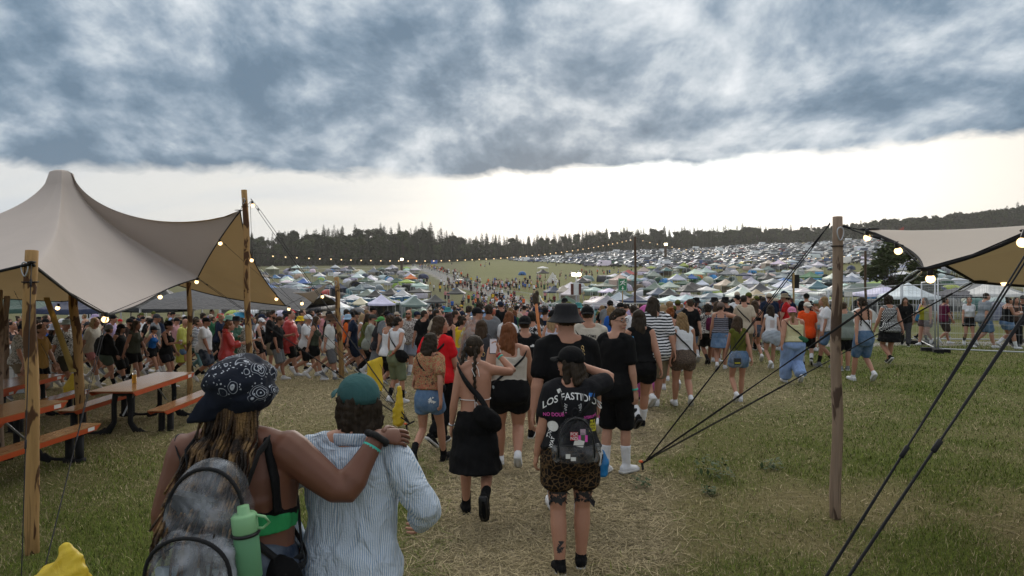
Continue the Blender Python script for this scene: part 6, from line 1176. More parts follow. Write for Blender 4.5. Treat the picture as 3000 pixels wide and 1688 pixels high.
# ================= trees =================
def leafmat(name, a, b2):
    m, nt, b = newmat(name, .85, .1); oi = N(nt, 'ObjectInfo'); f = noise(nt, .6, 3, ocoord(nt)); c = mixc(nt, f, a, b2); c = mixc(nt, math_(nt, 'MULTIPLY', oi.outputs['Random'], .45), c, [x*.5 for x in a]); lk(nt, c, b.inputs['Base Color']); return m
NDL = leafmat('needles', (.022, .030, .012), (.065, .078, .030)); LEF = leafmat('leaves', (.026, .042, .012), (.095, .115, .036)); BRK = plain('bark', (.06, .045, .032), .9)
def conifer(h, w_, seed):
    r = random.Random(seed); mb = MB(); mb.loft([(0, 0, -.5), (0, 0, h*.5), (0, 0, h*.98)], [.30, .18, .03], n=6, mat=1); z = h*.08; ph = r.random()*6
    while z < h*.985:
        t = (z/h-.08)/.92; rad = w_*(1-t)**.62*(.82+.3*r.random())+.10; nb = max(5, int(11*(1-t)+4))
        for k in range(nb):
            if r.random() < .08: continue
            a = ph+k*6.283/nb+r.uniform(-.3, .3); L = rad*r.uniform(.65, 1.15); dr = .18-.62*(1-t)+r.uniform(-.12, .12); d = Vector((math.cos(a), math.sin(a), dr)); s = Vector((-math.sin(a), math.cos(a), 0)); wd = L*r.uniform(.20, .32)+.12; b = Vector((0, 0, z))
            tip = b+d*L+Vector((0, 0, .14*L)); mb.add([b, b+d*L*.5-s*wd, tip, b+d*L*.5+s*wd], [(0, 1, 2, 3)], 0); mb.add([b+d*L*.25+Vector((0, 0, .05*L)), b+d*L*.55-Vector((0, 0, L*.24)), tip, b+d*L*.6+Vector((0, 0, L*.10))], [(0, 1, 2, 3)], 0)
        z += h*.030*(1.25-.75*t)*r.uniform(.8, 1.2); ph += 1.1
    return mb
def broad(h, w_, seed, n_=900, trunk=.22, ls=.5):
    r = random.Random(seed); mb = MB(); mb.loft([(0, 0, -.5), (.1, 0, h*.25), (0, .1, h*.55)], [h*.022, h*.017, h*.008], n=6, mat=1); cl = []
    for i in range(16):
        a = r.random()*6.28; q = r.random()**.5; z = h*r.uniform(trunk+.1, .92); e = math.sqrt(max(.05, 1-((z/h-.58)/.46)**2)); c = Vector((math.cos(a)*w_*q*e, math.sin(a)*w_*q*e, z)); cl.append((c, w_*r.uniform(.25, .45))); mb.loft([(0, 0, h*.3), c*.6+Vector((0, 0, h*.14)), c], [h*.008, h*.005, h*.002], n=4, mat=1)
    for i in range(n_):
        c, rr = r.choice(cl); d = Vector((r.gauss(0, 1), r.gauss(0, 1), r.gauss(0, .8))).normalized()*rr*r.random()**.4; p = c+d; L = r.uniform(.35, .9)*ls; t = Vector((r.uniform(-1, 1), r.uniform(-1, 1), r.uniform(-.6, .4))).normalized(); s = t.cross(Vector((r.uniform(-1, 1), r.uniform(-1, 1), 1))).normalized()*L*.6; mb.add([p-t*L, p+s, p+t*L, p-s], [(0, 1, 2, 3)], 0)
    return mb
CON = [conifer(22+2*i, 3.6+.3*(i % 3), i) for i in range(5)]; BRD = [broad(17+1.5*i, 4.4+.5*i, 20+i, 1100, .12, 1.35) for i in range(3)]
CONM = [m.mesh('spruce_tree', [NDL, BRK], False) for m in CON]; BRDM = [m.mesh('broadleaf_tree', [LEF, BRK], False) for m in BRD]
# skyline of the forest as seen: (px, Y of the forest edge, height m, share of conifers)
FP = [(100, 420, 20, .6), (560, 420, 21, .6), (760, 425, 22, .7), (900, 440, 25, .75), (1090, 450, 28, .8), (1250, 460, 27, .8), (1330, 490, 20, .9), (1500, 560, 19, .95), (1640, 590, 21, .95), (1760, 610, 22, .95), (1900, 620, 22, .85), (2100, 640, 22, .7), (2300, 660, 20, .45), (2420, 640, 19, .25), (2600, 610, 21, .12), (2800, 590, 22, .08), (3000, 580, 23, .08), (3200, 570, 23, .1), (3900, 560, 23, .1)]
fx = [f[0] for f in FP]; nT = 0; mV, mF, mM = [], [], []; nv = 0
FW = lambda px: 'behind the left campsite' if px < 1000 else ('left of the road at the tallest stretch' if px < 1290 else ('behind the open field' if px < 1780 else ('behind the car park, left half' if px < 2150 else ('behind the car park, right half' if px < 2520 else 'on the hill at the upper right'))))
tl = []
for rowi in range(7):
    px = 560.0 if rowi < 2 else 120.0
    while px < (3150 if rowi < 2 else 3800):
        Y = np.interp(px, fx, [f[1] for f in FP])+rowi*7.5+R.uniform(-3, 3); h = np.interp(px, fx, [f[2] for f in FP]); sc = np.interp(px, fx, [f[3] for f in FP]); tl.append((rowi, px, Y, h*R.uniform(.60, 1.16)*(1.06 if R.random() < .12 else 1)*(.85+.03*rowi), R.random() < sc*.88)); px += R.uniform(2.4, 5.2)*F/Y*(1.1 if rowi < 3 else 1.3)
for rowi, px, Y, h, con in tl:
    h *= 1.0 if con else .84; p = gp(px, Y); i = R.randrange(5 if con else 3); hh_ = (22+2*i) if con else (17+1.5*i); s = h/hh_; rz = R.random()*6.28
    if rowi < 2 and nT < 290:
        o = obj('spruce_tree' if con else 'broadleaf_tree', (CONM if con else BRDM)[i], None, None, None, p); o.scale = (s*R.uniform(.9, 1.15), s*R.uniform(.9, 1.15), s); o.rotation_euler = (0, 0, rz); tag(o, ('dark spruce' if con else 'rounded broadleaf tree')+' in the forest edge '+FW(px), 'tree', ('spruces' if con else 'broadleaf trees')+' of the forest edge '+FW(px)); nT += 1
    else:
        mb = (CON if con else BRD)[i]; V = mb.V()*s; cs, sn = math.cos(rz), math.sin(rz); V = np.stack([V[:, 0]*cs-V[:, 1]*sn+p.x, V[:, 0]*sn+V[:, 1]*cs+p.y, V[:, 2]+p.z], 1); mV.append(V); mF += [tuple(a+nv for a in f) for f in mb.f]; mM += mb.m; nv += len(V)
me = bpy.data.meshes.new('forest'); me.from_pydata(np.concatenate(mV).tolist(), [], mF); me.materials.append(NDL); me.materials.append(BRK); me.polygons.foreach_set('material_index', mM); struct(obj('forest', me), 'stuff')
# leafy tree in the right campsite
def near_tree(px, Y, h, w_, seed, label):
    p = gp(px, Y); rt = empty('leafy_tree', p, 0, label, 'tree'); mb = broad(h, w_, seed, 4200, .12, .34); n0 = [(f, m) for f, m in zip(mb.f, mb.m)]; a = MB(); a.v, a.n = mb.v, mb.n; a.f = [f for f, m in n0 if m == 0]; a.m = [0]*len(a.f); b_ = MB(); b_.v, b_.n = mb.v, mb.n; b_.f = [f for f, m in n0 if m == 1]; b_.m = [0]*len(b_.f); obj('crown', a.mesh('crown', [LEF], False), rt); obj('trunk', b_.mesh('trunk', [BRK]), rt)
near_tree(2612, 62, 6.6, 2.5, 5, 'leafy green tree in the right campsite beside the dark pole'); near_tree(2700, 64, 5.4, 1.8, 8, 'smaller leafy tree under the right tent corner')
# ================= road fences =================
def fence_run(pts, n_, where):
    P = [Vector(p) for p in pts]; L = [0]
    for a, b in zip(P[:-1], P[1:]): L.append(L[-1]+(b-a).length)
    Q = []
    for i in range(n_+1):
        d = L[-1]*i/n_; k = max(0, min(len(P)-2, int(np.searchsorted(L, d))-1)); t = (d-L[k])/(L[k+1]-L[k]); q = P[k].lerp(P[k+1], t); q.z = gzf(q.x, q.y); Q.append(q)
    for i in range(n_): fence_panel(Q[i], Q[i+1], 2.0, 'mesh fence panel in the line '+where, vs=.45, hs=.5, wr=.006, foot=False, group='fence panels '+where, fr=.03)
off_r = lambda px, py, lo: at(px, py, lo=lo)
fence_run([at(1212, 784, lo=130), at(1262, 800, lo=120), at(1310, 822, lo=115), at(1372, 846, lo=100), at(1425, 866, lo=80), at(1500, 885, lo=64), at(1580, 897, lo=55), gp(1640, 56)], 46, 'along the left side of the road')
fence_run([gp(1640, 55), gp(1760, 50), gp(1890, 46), G2(9.0, 44.5)], 5, 'behind the middle of the crowd')
# haze: thin evening air, one closed box
if HAZE:
    b_ = MB(); b_.box((0, 420, 32), (1500, 960, 86)); hz = obj('haze', b_.mesh('haze', (), False)); struct(hz, 'stuff'); m = bpy.data.materials.new('air'); m.use_nodes = True; nt = m.node_tree; nt.nodes.remove(nt.nodes['Principled BSDF']); v = N(nt, 'VolumePrincipled'); v.inputs['Density'].default_value = HAZE; v.inputs['Color'].default_value = (.95, .92, .85, 1); v.inputs['Anisotropy'].default_value = .3; lk(nt, v.outputs[0], nt.nodes['Material Output'].inputs['Volume']); hz.data.materials.append(m)
# ================= people =================
FEAT = {}
def face_parts(root, fg, glasses=None):
    """eyes, brows and lips as pieces of the person's face"""
    if 'eyes' not in FEAT:
        e = MB(); [e.ell((sg*.031, .0885, .020), (.013, .007, .0055), 8) for sg in (-1, 1)]; FEAT['eyes'] = e.mesh('eyes', [MT['white']])
        e = MB(); [e.ell((sg*.031, .0945, .020), (.006, .003, .0055), 8) for sg in (-1, 1)]; FEAT['iris'] = e.mesh('iris', [MT['blackp']])
        e = MB(); [e.loft([(sg*.014, .092, .038), (sg*.032, .091, .043), (sg*.050, .082, .038)], [.004, .0055, .003], n=6) for sg in (-1, 1)]; FEAT['eyebrows'] = e.mesh('eyebrows', [MT['blackp']])
        e = MB(); e.loft([(-.026, .084, -.061), (-.010, .0965, -.058), (.010, .0965, -.058), (.026, .084, -.061)], [.003, .006, .006, .003], n=6); FEAT['lips'] = e.mesh('lips', [plain('lips', (.30, .10, .08), .5)])
        e = MB()
        for sg in (-1, 1): e.loft([(sg*(.032)+.026*math.cos(q), .104-.004*abs(math.cos(q)), .018+.021*math.sin(q)) for q in np.linspace(0, 2*math.pi, 17)], .0022, ref=(0, 1, 0), n=5, closed=True); e.tube([(sg*.058, .100, .022), (sg*.082, .02, .018)], .002, 4)
        e.tube([(-.008, .106, .022), (.008, .106, .022)], .002, 4); FEAT['glasses'] = e.mesh('glasses', [MT['black']])
        e = MB(); [e.ell((sg*.032, .103, .018), (.030, .006, .022), 12) for sg in (-1, 1)]; e.tube([(-.06, .10, .026), (.06, .10, .026)], .003, 5); [e.tube([(sg*.060, .100, .024), (sg*.082, .02, .018)], .0025, 4) for sg in (-1, 1)]; FEAT['sunglasses'] = e.mesh('sunglasses', [plain('dark_lens', (.015, .012, .010), .1)])
    for k in ('eyes', 'eyebrows', 'lips'):
        o = obj(k, FEAT[k], root, None, None); o.matrix_local = fg.HM
        if k == 'eyes': i = obj('iris', FEAT['iris'], o)
    if glasses: o = obj(glasses, FEAT[glasses], root); o.matrix_local = fg.HM
def bvh_of(me): return BVHTree.FromPolygons([v.co for v in me.vertices], [tuple(p.vertices) for p in me.polygons])
def decal(root, me, cx, cz, target, off=.004, arc=0., rot=0., name='print', side=-1, parent=None):
    """lettering or a patch laid onto the cloth (side -1: back, 1: front, 'r'/'l': flanks)"""
    bv = bvh_of(target); cs, sn = math.cos(rot), math.sin(rot); me = me.copy()
    for v in me.vertices:
        x, y = v.co.x*cs-v.co.y*sn, v.co.x*sn+v.co.y*cs; ex = v.co.z; X, Z = cx+x, cz+y-arc*x*x
        o = Vector((X, side*1.5, Z)); h = bv.ray_cast(o, Vector((0, -side, 0)))
        v.co = Vector((X, (h[0].y if h[0] else side*.1)+side*(off+max(ex, 0)*.5), Z))
    for p in me.polygons: p.use_smooth = False
    return obj(name, me, parent or root)
def gridpoly(poly, m, step=.02, name='patch'):
    """flat patch cut fine enough to lie on a curved back"""
    bm = bmesh.new(); f = bm.faces.new([bm.verts.new((x, y, 0)) for x, y in poly]); xs = [p[0] for p in poly]; ys = [p[1] for p in poly]
    for ax, lo, hi in ((0, min(xs), max(xs)), (1, min(ys), max(ys))):
        t = lo+step
        while t < hi: bmesh.ops.bisect_plane(bm, geom=bm.verts[:]+bm.edges[:]+bm.faces[:], plane_co=(t, 0, 0) if ax == 0 else (0, t, 0), plane_no=(1, 0, 0) if ax == 0 else (0, 1, 0)); t += step
    me = bpy.data.meshes.new(name); bm.to_mesh(me); bm.free(); me.materials.append(m); return me
def rect(w_, h, m, **k): return gridpoly([(-w_/2, -h/2), (w_/2, -h/2), (w_/2, h/2), (-w_/2, h/2)], m, **k)
def disc(r, m, n=16, **k): return gridpoly([(r*math.cos(a), r*math.sin(a)) for a in np.linspace(0, 2*math.pi, n, endpoint=False)], m, **k)
def inkblob(seed, w_, h, n=16):
    r = random.Random(seed); mb = MB()
    for i in range(n):
        c = (r.uniform(-w_, w_), r.uniform(-h, h)); a = r.random()*6.28; l = r.uniform(.012, .03); q = l*r.uniform(.3, .6); mb.add([(c[0]+math.cos(a+t)*(l if k % 2 == 0 else q), c[1]+math.sin(a+t)*(l if k % 2 == 0 else q), 0) for k, t in enumerate(np.linspace(0, 6.28, 7)[:-1])], [tuple(range(6))])
    return mb.mesh('tattoo', [MT['inkp']], False)
def bagshape(fg, c, r, rz=0.): mb = MB(); mb.ell(c, r, 14, M=Matrix.Rotation(rz, 3, 'Y')); return remesh(mb, .014, 1, 'bag', .008, 6, 4)
def cross_bag(root, fg, label, side=1, zhi=1.46, zlo=1.0, bag=(.15, -.14, 1.0), r=(.10, .055, .065), col='black', strapc='strap', off=.03, rz=0., name='shoulder_bag', w=.028):
    e = empty(name, root.location, 0, label, 'bag'); e.rotation_euler = root.rotation_euler; e.scale = root.scale
    st_ = fg.strap(side, zhi, zlo, off, w).mesh('strap', [MT[strapc]]); obj('strap', st_, e)
    b_ = Vector(bag); b_.z += fg.dz; o = obj('pouch', bagshape(fg, b_, r, rz), e, None, C[col] if isinstance(col, str) else col); omat(o, MT['cloth']); return e
def backpack(root, fg, label, col='black', w_=.15, h=.44, z=1.22, d=.09):
    e = empty('backpack', root.location, 0, label, 'backpack'); e.rotation_euler = root.rotation_euler; e.scale = root.scale; p = fg.surf(z, -math.pi/2, .02); mb = MB()
    mb.loft([(0, p.y-d*.8, z-h/2+fg.dz), (0, p.y-d, z+fg.dz), (0, p.y-d*.75, z+h*.36+fg.dz), (0, p.y-d*.5, z+h*.5+fg.dz)], [w_, w_*1.03, w_*.9, w_*.6], [d, d, d*.75, d*.5], ref=(0, 1, 0), n=18, pw=3.2, cap=.3); o = obj('sack', remesh(mb, .016, 1, 'sack', .005, 6, 2), e, None, C[col] if isinstance(col, str) else col); omat(o, MT['cloth'])
    for sg in (-1, 1):
        s_ = MB(); q = [fg.surf(1.0, math.radians(-90+sg*35), .03), fg.surf(1.2, math.radians(sg*60), .03), fg.surf(1.38, math.radians(90-sg*35), .035), Vector((sg*.11, fg.surf(1.42, 0).y, 1.50+fg.dz)), Vector((sg*.10, p.y+.0, 1.45+fg.dz)), Vector((sg*.08, p.y-.03, 1.36+fg.dz))]; s_.loft(q, .022, .006, ref=(1, 0, 0), n=8); obj('strap', s_.mesh('strap', [MT['strap']]), e)
    return e
def held(root, fg, sd, kind, label, col=(.7, .7, .7)):
    w_, d, nr, si = fg.hand(sd); p = w_+d*.075+nr*.035; mb = MB()
    if kind == 'cup': mb.lathe([(.030, -.06), (.042, .06), (.039, .06), (.028, -.05)], 14, c=p); cat = 'cup'; nm = 'paper_cup'
    elif kind == 'phone': mb.box(p, (.075, .009, .15)); cat = 'phone'; nm = 'smartphone'
    elif kind == 'can': mb.lathe([(.031, -.08), (.033, -.07), (.033, .075), (.027, .088)], 12, c=p); cat = 'can'; nm = 'drink_can'
    elif kind == 'bag': mb.ell(p+Vector((0, 0, -.13)), (.09, .06, .12), 12); mb.loft([p, p+Vector((0, 0, -.08))], [.02, .05], n=8); cat = 'bag'; nm = 'plastic_bag'
    o = worn(root, nm, remesh(mb, .012, 1, nm, .006, 8) if kind == 'bag' else mb.mesh(nm), None, label, cat, col); omat(o, MT['obj'] if kind != 'bag' else MT['vinyl']); return o
def person(px, pyh, foot, face, build, pose, yaw, skin, top, bottom, hair, hat, label, shoes='white', H=None, feet_y=None, sock=None, beard=None, shk='shoe', pitch=0, glasses=None, feat=True, lean=3, fgk=None, group=None):
    """px, pyh: head top in the photograph; foot: ground line in pixels (over 60) or distance in metres"""
    p = at(px, foot, lo=3) if foot > 60 else gp(px, foot)
    topz = CZ-(pyh-YH)*p.y/F; hh = (topz-p.z)-(.028 if hat else .012)
    if H: hh = H
    hh = min(max(hh, 1.5), 2.0)
    fg = fgk or fig(build, pose, yaw, pitch, lean=lean); hh = hh/(1+fg.dz/1.75*.9) if not H else hh
    r, P, k = human(fg, p, hh, face, skin, top, bottom, hair, hat, (shoes, shk) if shoes else None, (sock,) if isinstance(sock, str) else sock, label, group, beard)
    if feat: face_parts(r, fg, glasses)
    return r, P, fg
# ---------- the couple in front ----------
PW1 = dict(L=(-.06, 0, 8), R=(.10, 0, 0), aL=(-.035, .18, -.385), pL=(-.35, -1, 0), aR=(.335, .10, .02), pR=(.15, -.35, -1), hR=(.75, .45, -.15), nR=(-.1, .75, -.6), cR=14)
f = Fig('fx', PW1, 8, 0, vox=.009, lean=2); FIGS['w1'] = f; W1 = gp(694, 2.8)
r, P, k = human(f, W1, 1.90, 0, (.125, .058, .034), [('straps', 'black')], ('trousers:.016:.01', 'dkdenim', 'denim'), None, None, ('black', 'shoe'), None, 'person with long golden-brown box braids and a paisley bandana, arm around the friend')
w1 = r; o = obj('bandeau', f.garment('band:1.13:1.19'), r, None, (.035, .30, .10)); omat(o, MT['cloth'])
def paisley():
    m, nt, b = newmat('paisley_print', .85, .15); co = ocoord(nt); v = N(nt, 'TexVoronoi'); v.inputs['Scale'].default_value = 13; wv = noise(nt, 9, 2, co); ad = N(nt, 'VectorMath', operation='ADD'); cb = N(nt, 'CombineXYZ'); q = math_(nt, 'MULTIPLY', wv, .10); lk(nt, q, cb.inputs[0]); lk(nt, q, cb.inputs[2]); lk(nt, co, ad.inputs[0]); lk(nt, cb.outputs[0], ad.inputs[1]); lk(nt, ad.outputs[0], v.inputs['Vector'])
    d = v.outputs['Distance']; v2 = N(nt, 'TexVoronoi'); v2.inputs['Scale'].default_value = 85; lk(nt, co, v2.inputs['Vector']); dots = math_(nt, 'LESS_THAN', v2.outputs['Distance'], .30); bnd = lambda a, b_: ramp(nt, d, [(a, 0), (a+.015, 1), (b_, 1), (b_+.015, 0)])
    ln = math_(nt, 'MAXIMUM', math_(nt, 'MAXIMUM', bnd(.33, .36), bnd(.17, .205)), math_(nt, 'MAXIMUM', math_(nt, 'LESS_THAN', d, .075), bnd(.44, .455))); pat = math_(nt, 'MAXIMUM', ln, math_(nt, 'MULTIPLY', dots, math_(nt, 'MAXIMUM', bnd(.235, .31), bnd(.52, .60))))
    # plain dark border below and at the tail
    sp_ = N(nt, 'SeparateXYZ'); lk(nt, co, sp_.inputs[0]); pat = math_(nt, 'MULTIPLY', pat, ramp(nt, math_(nt, 'ADD', sp_.outputs[2], math_(nt, 'MULTIPLY', sp_.outputs[0], .35)), [(.005, 0), (.02, 1)]))
    lk(nt, mixc(nt, pat, (.010, .013, .022), (.42, .45, .50)), b.inputs['Base Color']); bump(nt, b, noise(nt, 14, 3, co, .8), .5, .02); return m
mb = MB(); mb.ell((0, -.03, .055), (.132, .148, .098), 20); mb.ell((.02, -.05, .0), (.118, .115, .075), 16); mb.loft([(-.06, -.08, .0), (-.12, -.13, -.035), (-.165, -.145, -.055)], [.07, .045, .012], [.035, .02, .008], ref=(0, 1, .3), n=12)
me = remesh(mb, .008, 2, 'bandana', .007, 7, 5); me.materials.append(paisley()); o = obj('bandana', me, r); o.matrix_local = f.HM @ Matrix.Rotation(-.10, 4, 'Y')
mb = MB(); rb = random.Random(4); hc = f.hc; mb.ell((hc.x, hc.y-.05, hc.z-.05), (.085, .075, .09), 14)
for i in range(115):
    u_ = rb.uniform(-1, 1)*rb.random()**.25; x0 = u_*.098; y0 = hc.y-.105+.04*abs(u_); z0 = hc.z-.02+rb.uniform(-.015, .02); ln = rb.uniform(.34, .62)*(1 if u_ > -.6 else .85); lay = rb.uniform(0, .045); over = rb.random() < .5; pts = []; cur = rb.random() < .3; ph = rb.random()*6
    for j in range(13):
        t = j/12; z = z0-ln*t; yb = f.surf(min(z-f.dz, 1.42), -math.pi/2).y if z < 1.46 else hc.y-.10; y = min(y0-.07*t, yb-.022-lay) if z < 1.46 else y0-.07*t-lay*.5
        if over and z < 1.36: y -= min(.16, (1.36-z)*1.1)
        x = x0*(1+.25*t)+(-.07 if u_ < .2 else -.02)*t+.010*math.sin(t*7+ph); 
        if cur and t > .75: x += .014*math.cos(t*60+ph); y += .012*math.sin(t*60)
        pts.append((x, y, z))
    mb.tube(pts, rb.uniform(.0042, .0065), 5)
def braidmat():
    m, nt, b = newmat('braids', .6, .3); co = ocoord(nt); f_ = noise(nt, 26, 2, ocoord(nt, (1, 1, .12))); z_ = noise(nt, 130, 2, ocoord(nt, (.6, .6, 1.4))); c = ramp(nt, f_, [(.36, (.012, .007, .004)), (.48, (.08, .042, .017)), (.64, (.30, .175, .065))]); c = mixc(nt, math_(nt, 'MULTIPLY', z_, .75), c, (.012, .007, .004)); lk(nt, c, b.inputs['Base Color']); bump(nt, b, z_, .8, .01); return m
BRD_M = braidmat(); obj('braids', mb.mesh('braids', [BRD_M]), r)
# her clear backpack with its bottle
bp = empty('backpack', W1, 0, 'clear grey see-through backpack on the back of the person with braids', 'backpack'); bp.scale = (k, k, k); yb = f.surf(1.2, -math.pi/2).y-.03; xb = .0; tl_ = Matrix.Translation((xb, yb, 1.225)) @ Matrix.Rotation(.10, 4, 'Y')
mb = MB(); mb.loft([(0, -.085, -.26), (0, -.095, -.10), (0, -.09, .08), (-.0, -.08, .16), (0, -.07, .215)], [.150, .158, .140, .112, .065], [.085, .092, .085, .07, .045], ref=(0, 1, 0), n=26, pw=3.0, cap=.4); me = remesh(mb, .012, 1, 'shell', .006, 5, 8); me.materials.append(MT['clear']); o = obj('shell', me, bp, None, (.42, .45, .49)); o.matrix_local = tl_
mb = MB(); mb.loft([(0, -.175, -.25), (0, -.19, -.15), (0, -.18, -.03), (0, -.165, .0)], [.150, .155, .135, .09], [.05, .055, .045, .025], ref=(0, 1, 0), n=24, pw=3, cap=.4); me = remesh(mb, .011, 1, 'front_pocket', .007, 6, 3); me.materials.append(MT['clear']); o = obj('front_pocket', me, bp, None, (.55, .58, .63)); o.matrix_local = tl_
def arch(z0, z1, w_, y, r_, n=19, lift=.0): return [Vector((w_*math.cos(t)*(1 if abs(math.cos(t)) < .99 else 1), y, z0+(z1-z0)*math.sin(t)**.75)) for t in np.linspace(0, math.pi, n)]
for a_ in ((-.02, .212, .136, -.135, .007), (-.14, .010, .140, -.222, .007), (-.22, -.02, .150, -.175, .004)):
    mb = MB(); mb.tube(arch(*a_), a_[4], 6); o = obj('zip', mb.mesh('zip', [MT['strap']]), bp); o.matrix_local = tl_
for sg in (-1, 1): mb = MB(); q = [Vector((sg*.10+xb*.5, yb-.01, 1.34)), Vector((sg*.13, yb+.02, 1.45)), Vector((sg*.14, .0, 1.485+f.dz)), Vector((sg*.15, .10, 1.40)), f.surf(1.2, math.radians(90-sg*50), .02), f.surf(1.02, math.radians(sg*5 if sg > 0 else 175), .02), Vector((sg*.12+xb, yb-.02, .98))]; mb.loft(q, .020, .004, ref=(1, 0, 0), n=8); obj('strap', mb.mesh('strap', [MT['strap']]), bp)
for nm, c_, d_, col_, rot in (('paper_note', (-.01, -.20, -.19), (.07, .006, .10), (.6, .58, .5), .5), ('snack_packet', (.05, -.16, -.16), (.09, .03, .12), (.35, .42, .44), .2), ('pouch', (-.06, -.09, .02), (.14, .05, .16), (.04, .045, .05), .1), ('tissue_pack', (-.07, -.17, -.18), (.09, .02, .14), (.28, .36, .42), -.2), ('wallet', (.04, -.09, -.05), (.10, .04, .20), (.02, .05, .035), 0)):
    mb = MB(); mb.box((0, 0, 0), d_); o = tag(obj(nm, mb.mesh(nm, [], False), None, None, col_), nm.replace('_', ' ')+' inside the clear backpack of the person with braids', 'item'); omat(o, MT['obj']); o.matrix_world = Matrix.Translation(W1) @ Matrix.Scale(k, 4) @ tl_ @ Matrix.Translation(c_) @ Matrix.Rotation(rot, 4, 'Y')
wb = empty('water_bottle', W1, 0, 'pale green water bottle with carry loop in the side of the clear backpack', 'bottle'); wb.scale = (k, k, k); bm4 = Matrix.Translation((.165, yb-.15, 1.07)) @ Matrix.Rotation(-.10, 4, 'Y')
mb = MB(); mb.lathe([(.034, 0), (.040, .01), (.041, .155), (.038, .16)], 20); o = obj('flask', mb.mesh('flask', [plain('dull_green', (.10, .25, .13), .5, var=.05)]), wb); o.matrix_local = bm4
mb = MB(); mb.lathe([(.039, .158), (.042, .165), (.042, .215), (.036, .222), (.020, .224), (.019, .248), (.004, .25)], 20); mb.tube([(.035, 0, .215), (.07, 0, .205), (.082, 0, .185), (.06, 0, .168), (.040, 0, .170)], .005, 6); o = obj('lid', mb.mesh('lid', [MT['greenp']]), wb); o.matrix_local = bm4
mb = MB(); mb.loft([(.041*math.cos(t), .041*math.sin(t), .155) for t in np.linspace(0, 6.283, 21)], [.006]*21, ref=(0, 0, 1), n=6, closed=True); o = obj('band', mb.mesh('band', [MT['black']]), wb); o.matrix_local = bm4
cross_bag(w1, f, 'black shoulder bag at the hip between the two friends in front', -1, 1.46, 1.0, (.20, -.09, .93), (.09, .06, .14), off=.026)
wr, dd, nr_, si_ = f.hand('R')
def band_on(root, fg, sd, back, rad, w_, m, label, nm='wristband', n=18, cat='wristband', ruff=0):
    wq, d, nr, si = fg.hand(sd); e = fg.J['el'+sd]; ax = (wq-e).normalized(); u1 = ax.cross(Vector((0, 0, 1))).normalized(); u2 = ax.cross(u1); c = wq-ax*back; mb = MB()
    mb.loft([c+(u1*math.cos(t)+u2*math.sin(t))*(rad+ruff*.006*math.sin(5*t)) for t in np.linspace(0, 2*math.pi, n)], w_ if ruff else .003, w_ if ruff else .003, ref=ax, n=8, closed=True) if ruff else mb.loft([c-ax*w_/2, c+ax*w_/2], [rad, rad], n=n, cap=.05)
    return worn(root, nm, mb.mesh(nm, [m]), None, label, cat)
band_on(w1, f, 'R', .055, .037, .018, MT['tealp'], 'teal festival wristband on the arm around the friend'); band_on(w1, f, 'R', .010, .040, .013, MT['blackp'], 'black hair scrunchie around the wrist on the friend\'s shoulder', 'scrunchie', 26, 'scrunchie', 1)
PM1 = dict(L=(0, 0, 0), R=(.08, 0, 0), aR=(.10, .16, -.36), pR=(.75, -.8, -.3), aL=(-.12, -.02, -.42), pL=(-1, -.3, 0))
f = Fig('ms', PM1, 46, 4, vox=.009, lean=3); FIGS['m1'] = f; M1 = gp(1030, 3.0); r, P, k = human(f, M1, 1.79, -4, 0, ('long:.80:.024', (.62, .66, .70), 'vstripe'), ('trousers:.03:.03', 'black'), ('shag', 'dark'), ('cap', (.040, .105, .105)), ('black', 'shoe'), None, 'person in washed teal cap and loose pale blue striped shirt, embraced by the friend'); face_parts(r, f)
mb = MB(); cp = [Vector((.079*math.cos(t), -.018+.070*math.sin(t), 1.478+f.dz-.018*math.sin(t))) for t in np.linspace(0, 2*math.pi, 25)]; mb.loft([f.L(c) for c in cp], [.007]*25, [.026]*25, ref=(0, 0, 1), n=8, closed=True); o = obj('collar', mb.mesh('collar'), r, None, (.62, .66, .70)); omat(o, MT['vstripe'])
# ---------- woman with see-through backpack and black band shirt ----------
PBW = dict(L=(-.05, 0, 0), R=(.07, 0, 0), aL=(-.06, .03, -.53), aR=(-.01, .14, .15), pR=(1, -.1, -.75), hR=(-.5, .3, .8))
f = Fig('fb', PBW, 52, 0, vox=.010, lean=2, over=dict(waist=.150)); FIGS['bw'] = f; BW = at(1672, 1672); r, P, k = human(f, BW, 1.665, 2, 0, ('tee:.98:.72:.020', (.014, .014, .016)), ('shorts:.55:.03', (.13, .078, .036), 'leopard'), ('mid', 'dark'), ('cap', 'black'), ('black', 'shoe'), None, 'person in black printed shirt, leopard shorts and black cap with a see-through backpack'); bw = r; face_parts(r, f); TT = f.garment('tee:.98:.72:.020'); BD = f.body()
dz = f.dz
decal(r, text_mesh('LOS FASTIDIOS', .074, MT['white'], .001, sx=.92), 0, 1.395+dz, TT, arc=1.5); decal(r, text_mesh('NO DOUBT', .040, MT['pinkp'], .001, sx=.85), -.135, 1.255+dz, TT, rot=.05); decal(r, text_mesh('INTERRUPTERS', .030, MT['pinkp'], .001, sx=.62), .150, 1.235+dz, TT, rot=.03)
pn = decal(r, rect(.062, .088, MT['yellowp']), .165, 1.165+dz, TT, name='patch', rot=-.12); decal(r, text_mesh('RUDE\nAND\nSIDE', .024, MT['blackp'], .001), .165, 1.165+dz, TT, off=.007, rot=-.12, parent=pn)
decal(r, disc(.040, MT['paper']), -.150, 1.165+dz, TT, name='patch'); decal(r, rect(.03, .03, MT['paper']), -.10, 1.435+dz, TT, name='patch', rot=.4); decal(r, rect(.05, .028, MT['bluep']), .155, 1.40+dz, TT, name='patch', rot=-.2)
for cx_, rt_ in ((-.055, 1.4), (.060, -1.35)): decal(r, text_mesh('TINY', .034, MT['white'], .001), cx_, 1.305+dz, TT, rot=rt_)
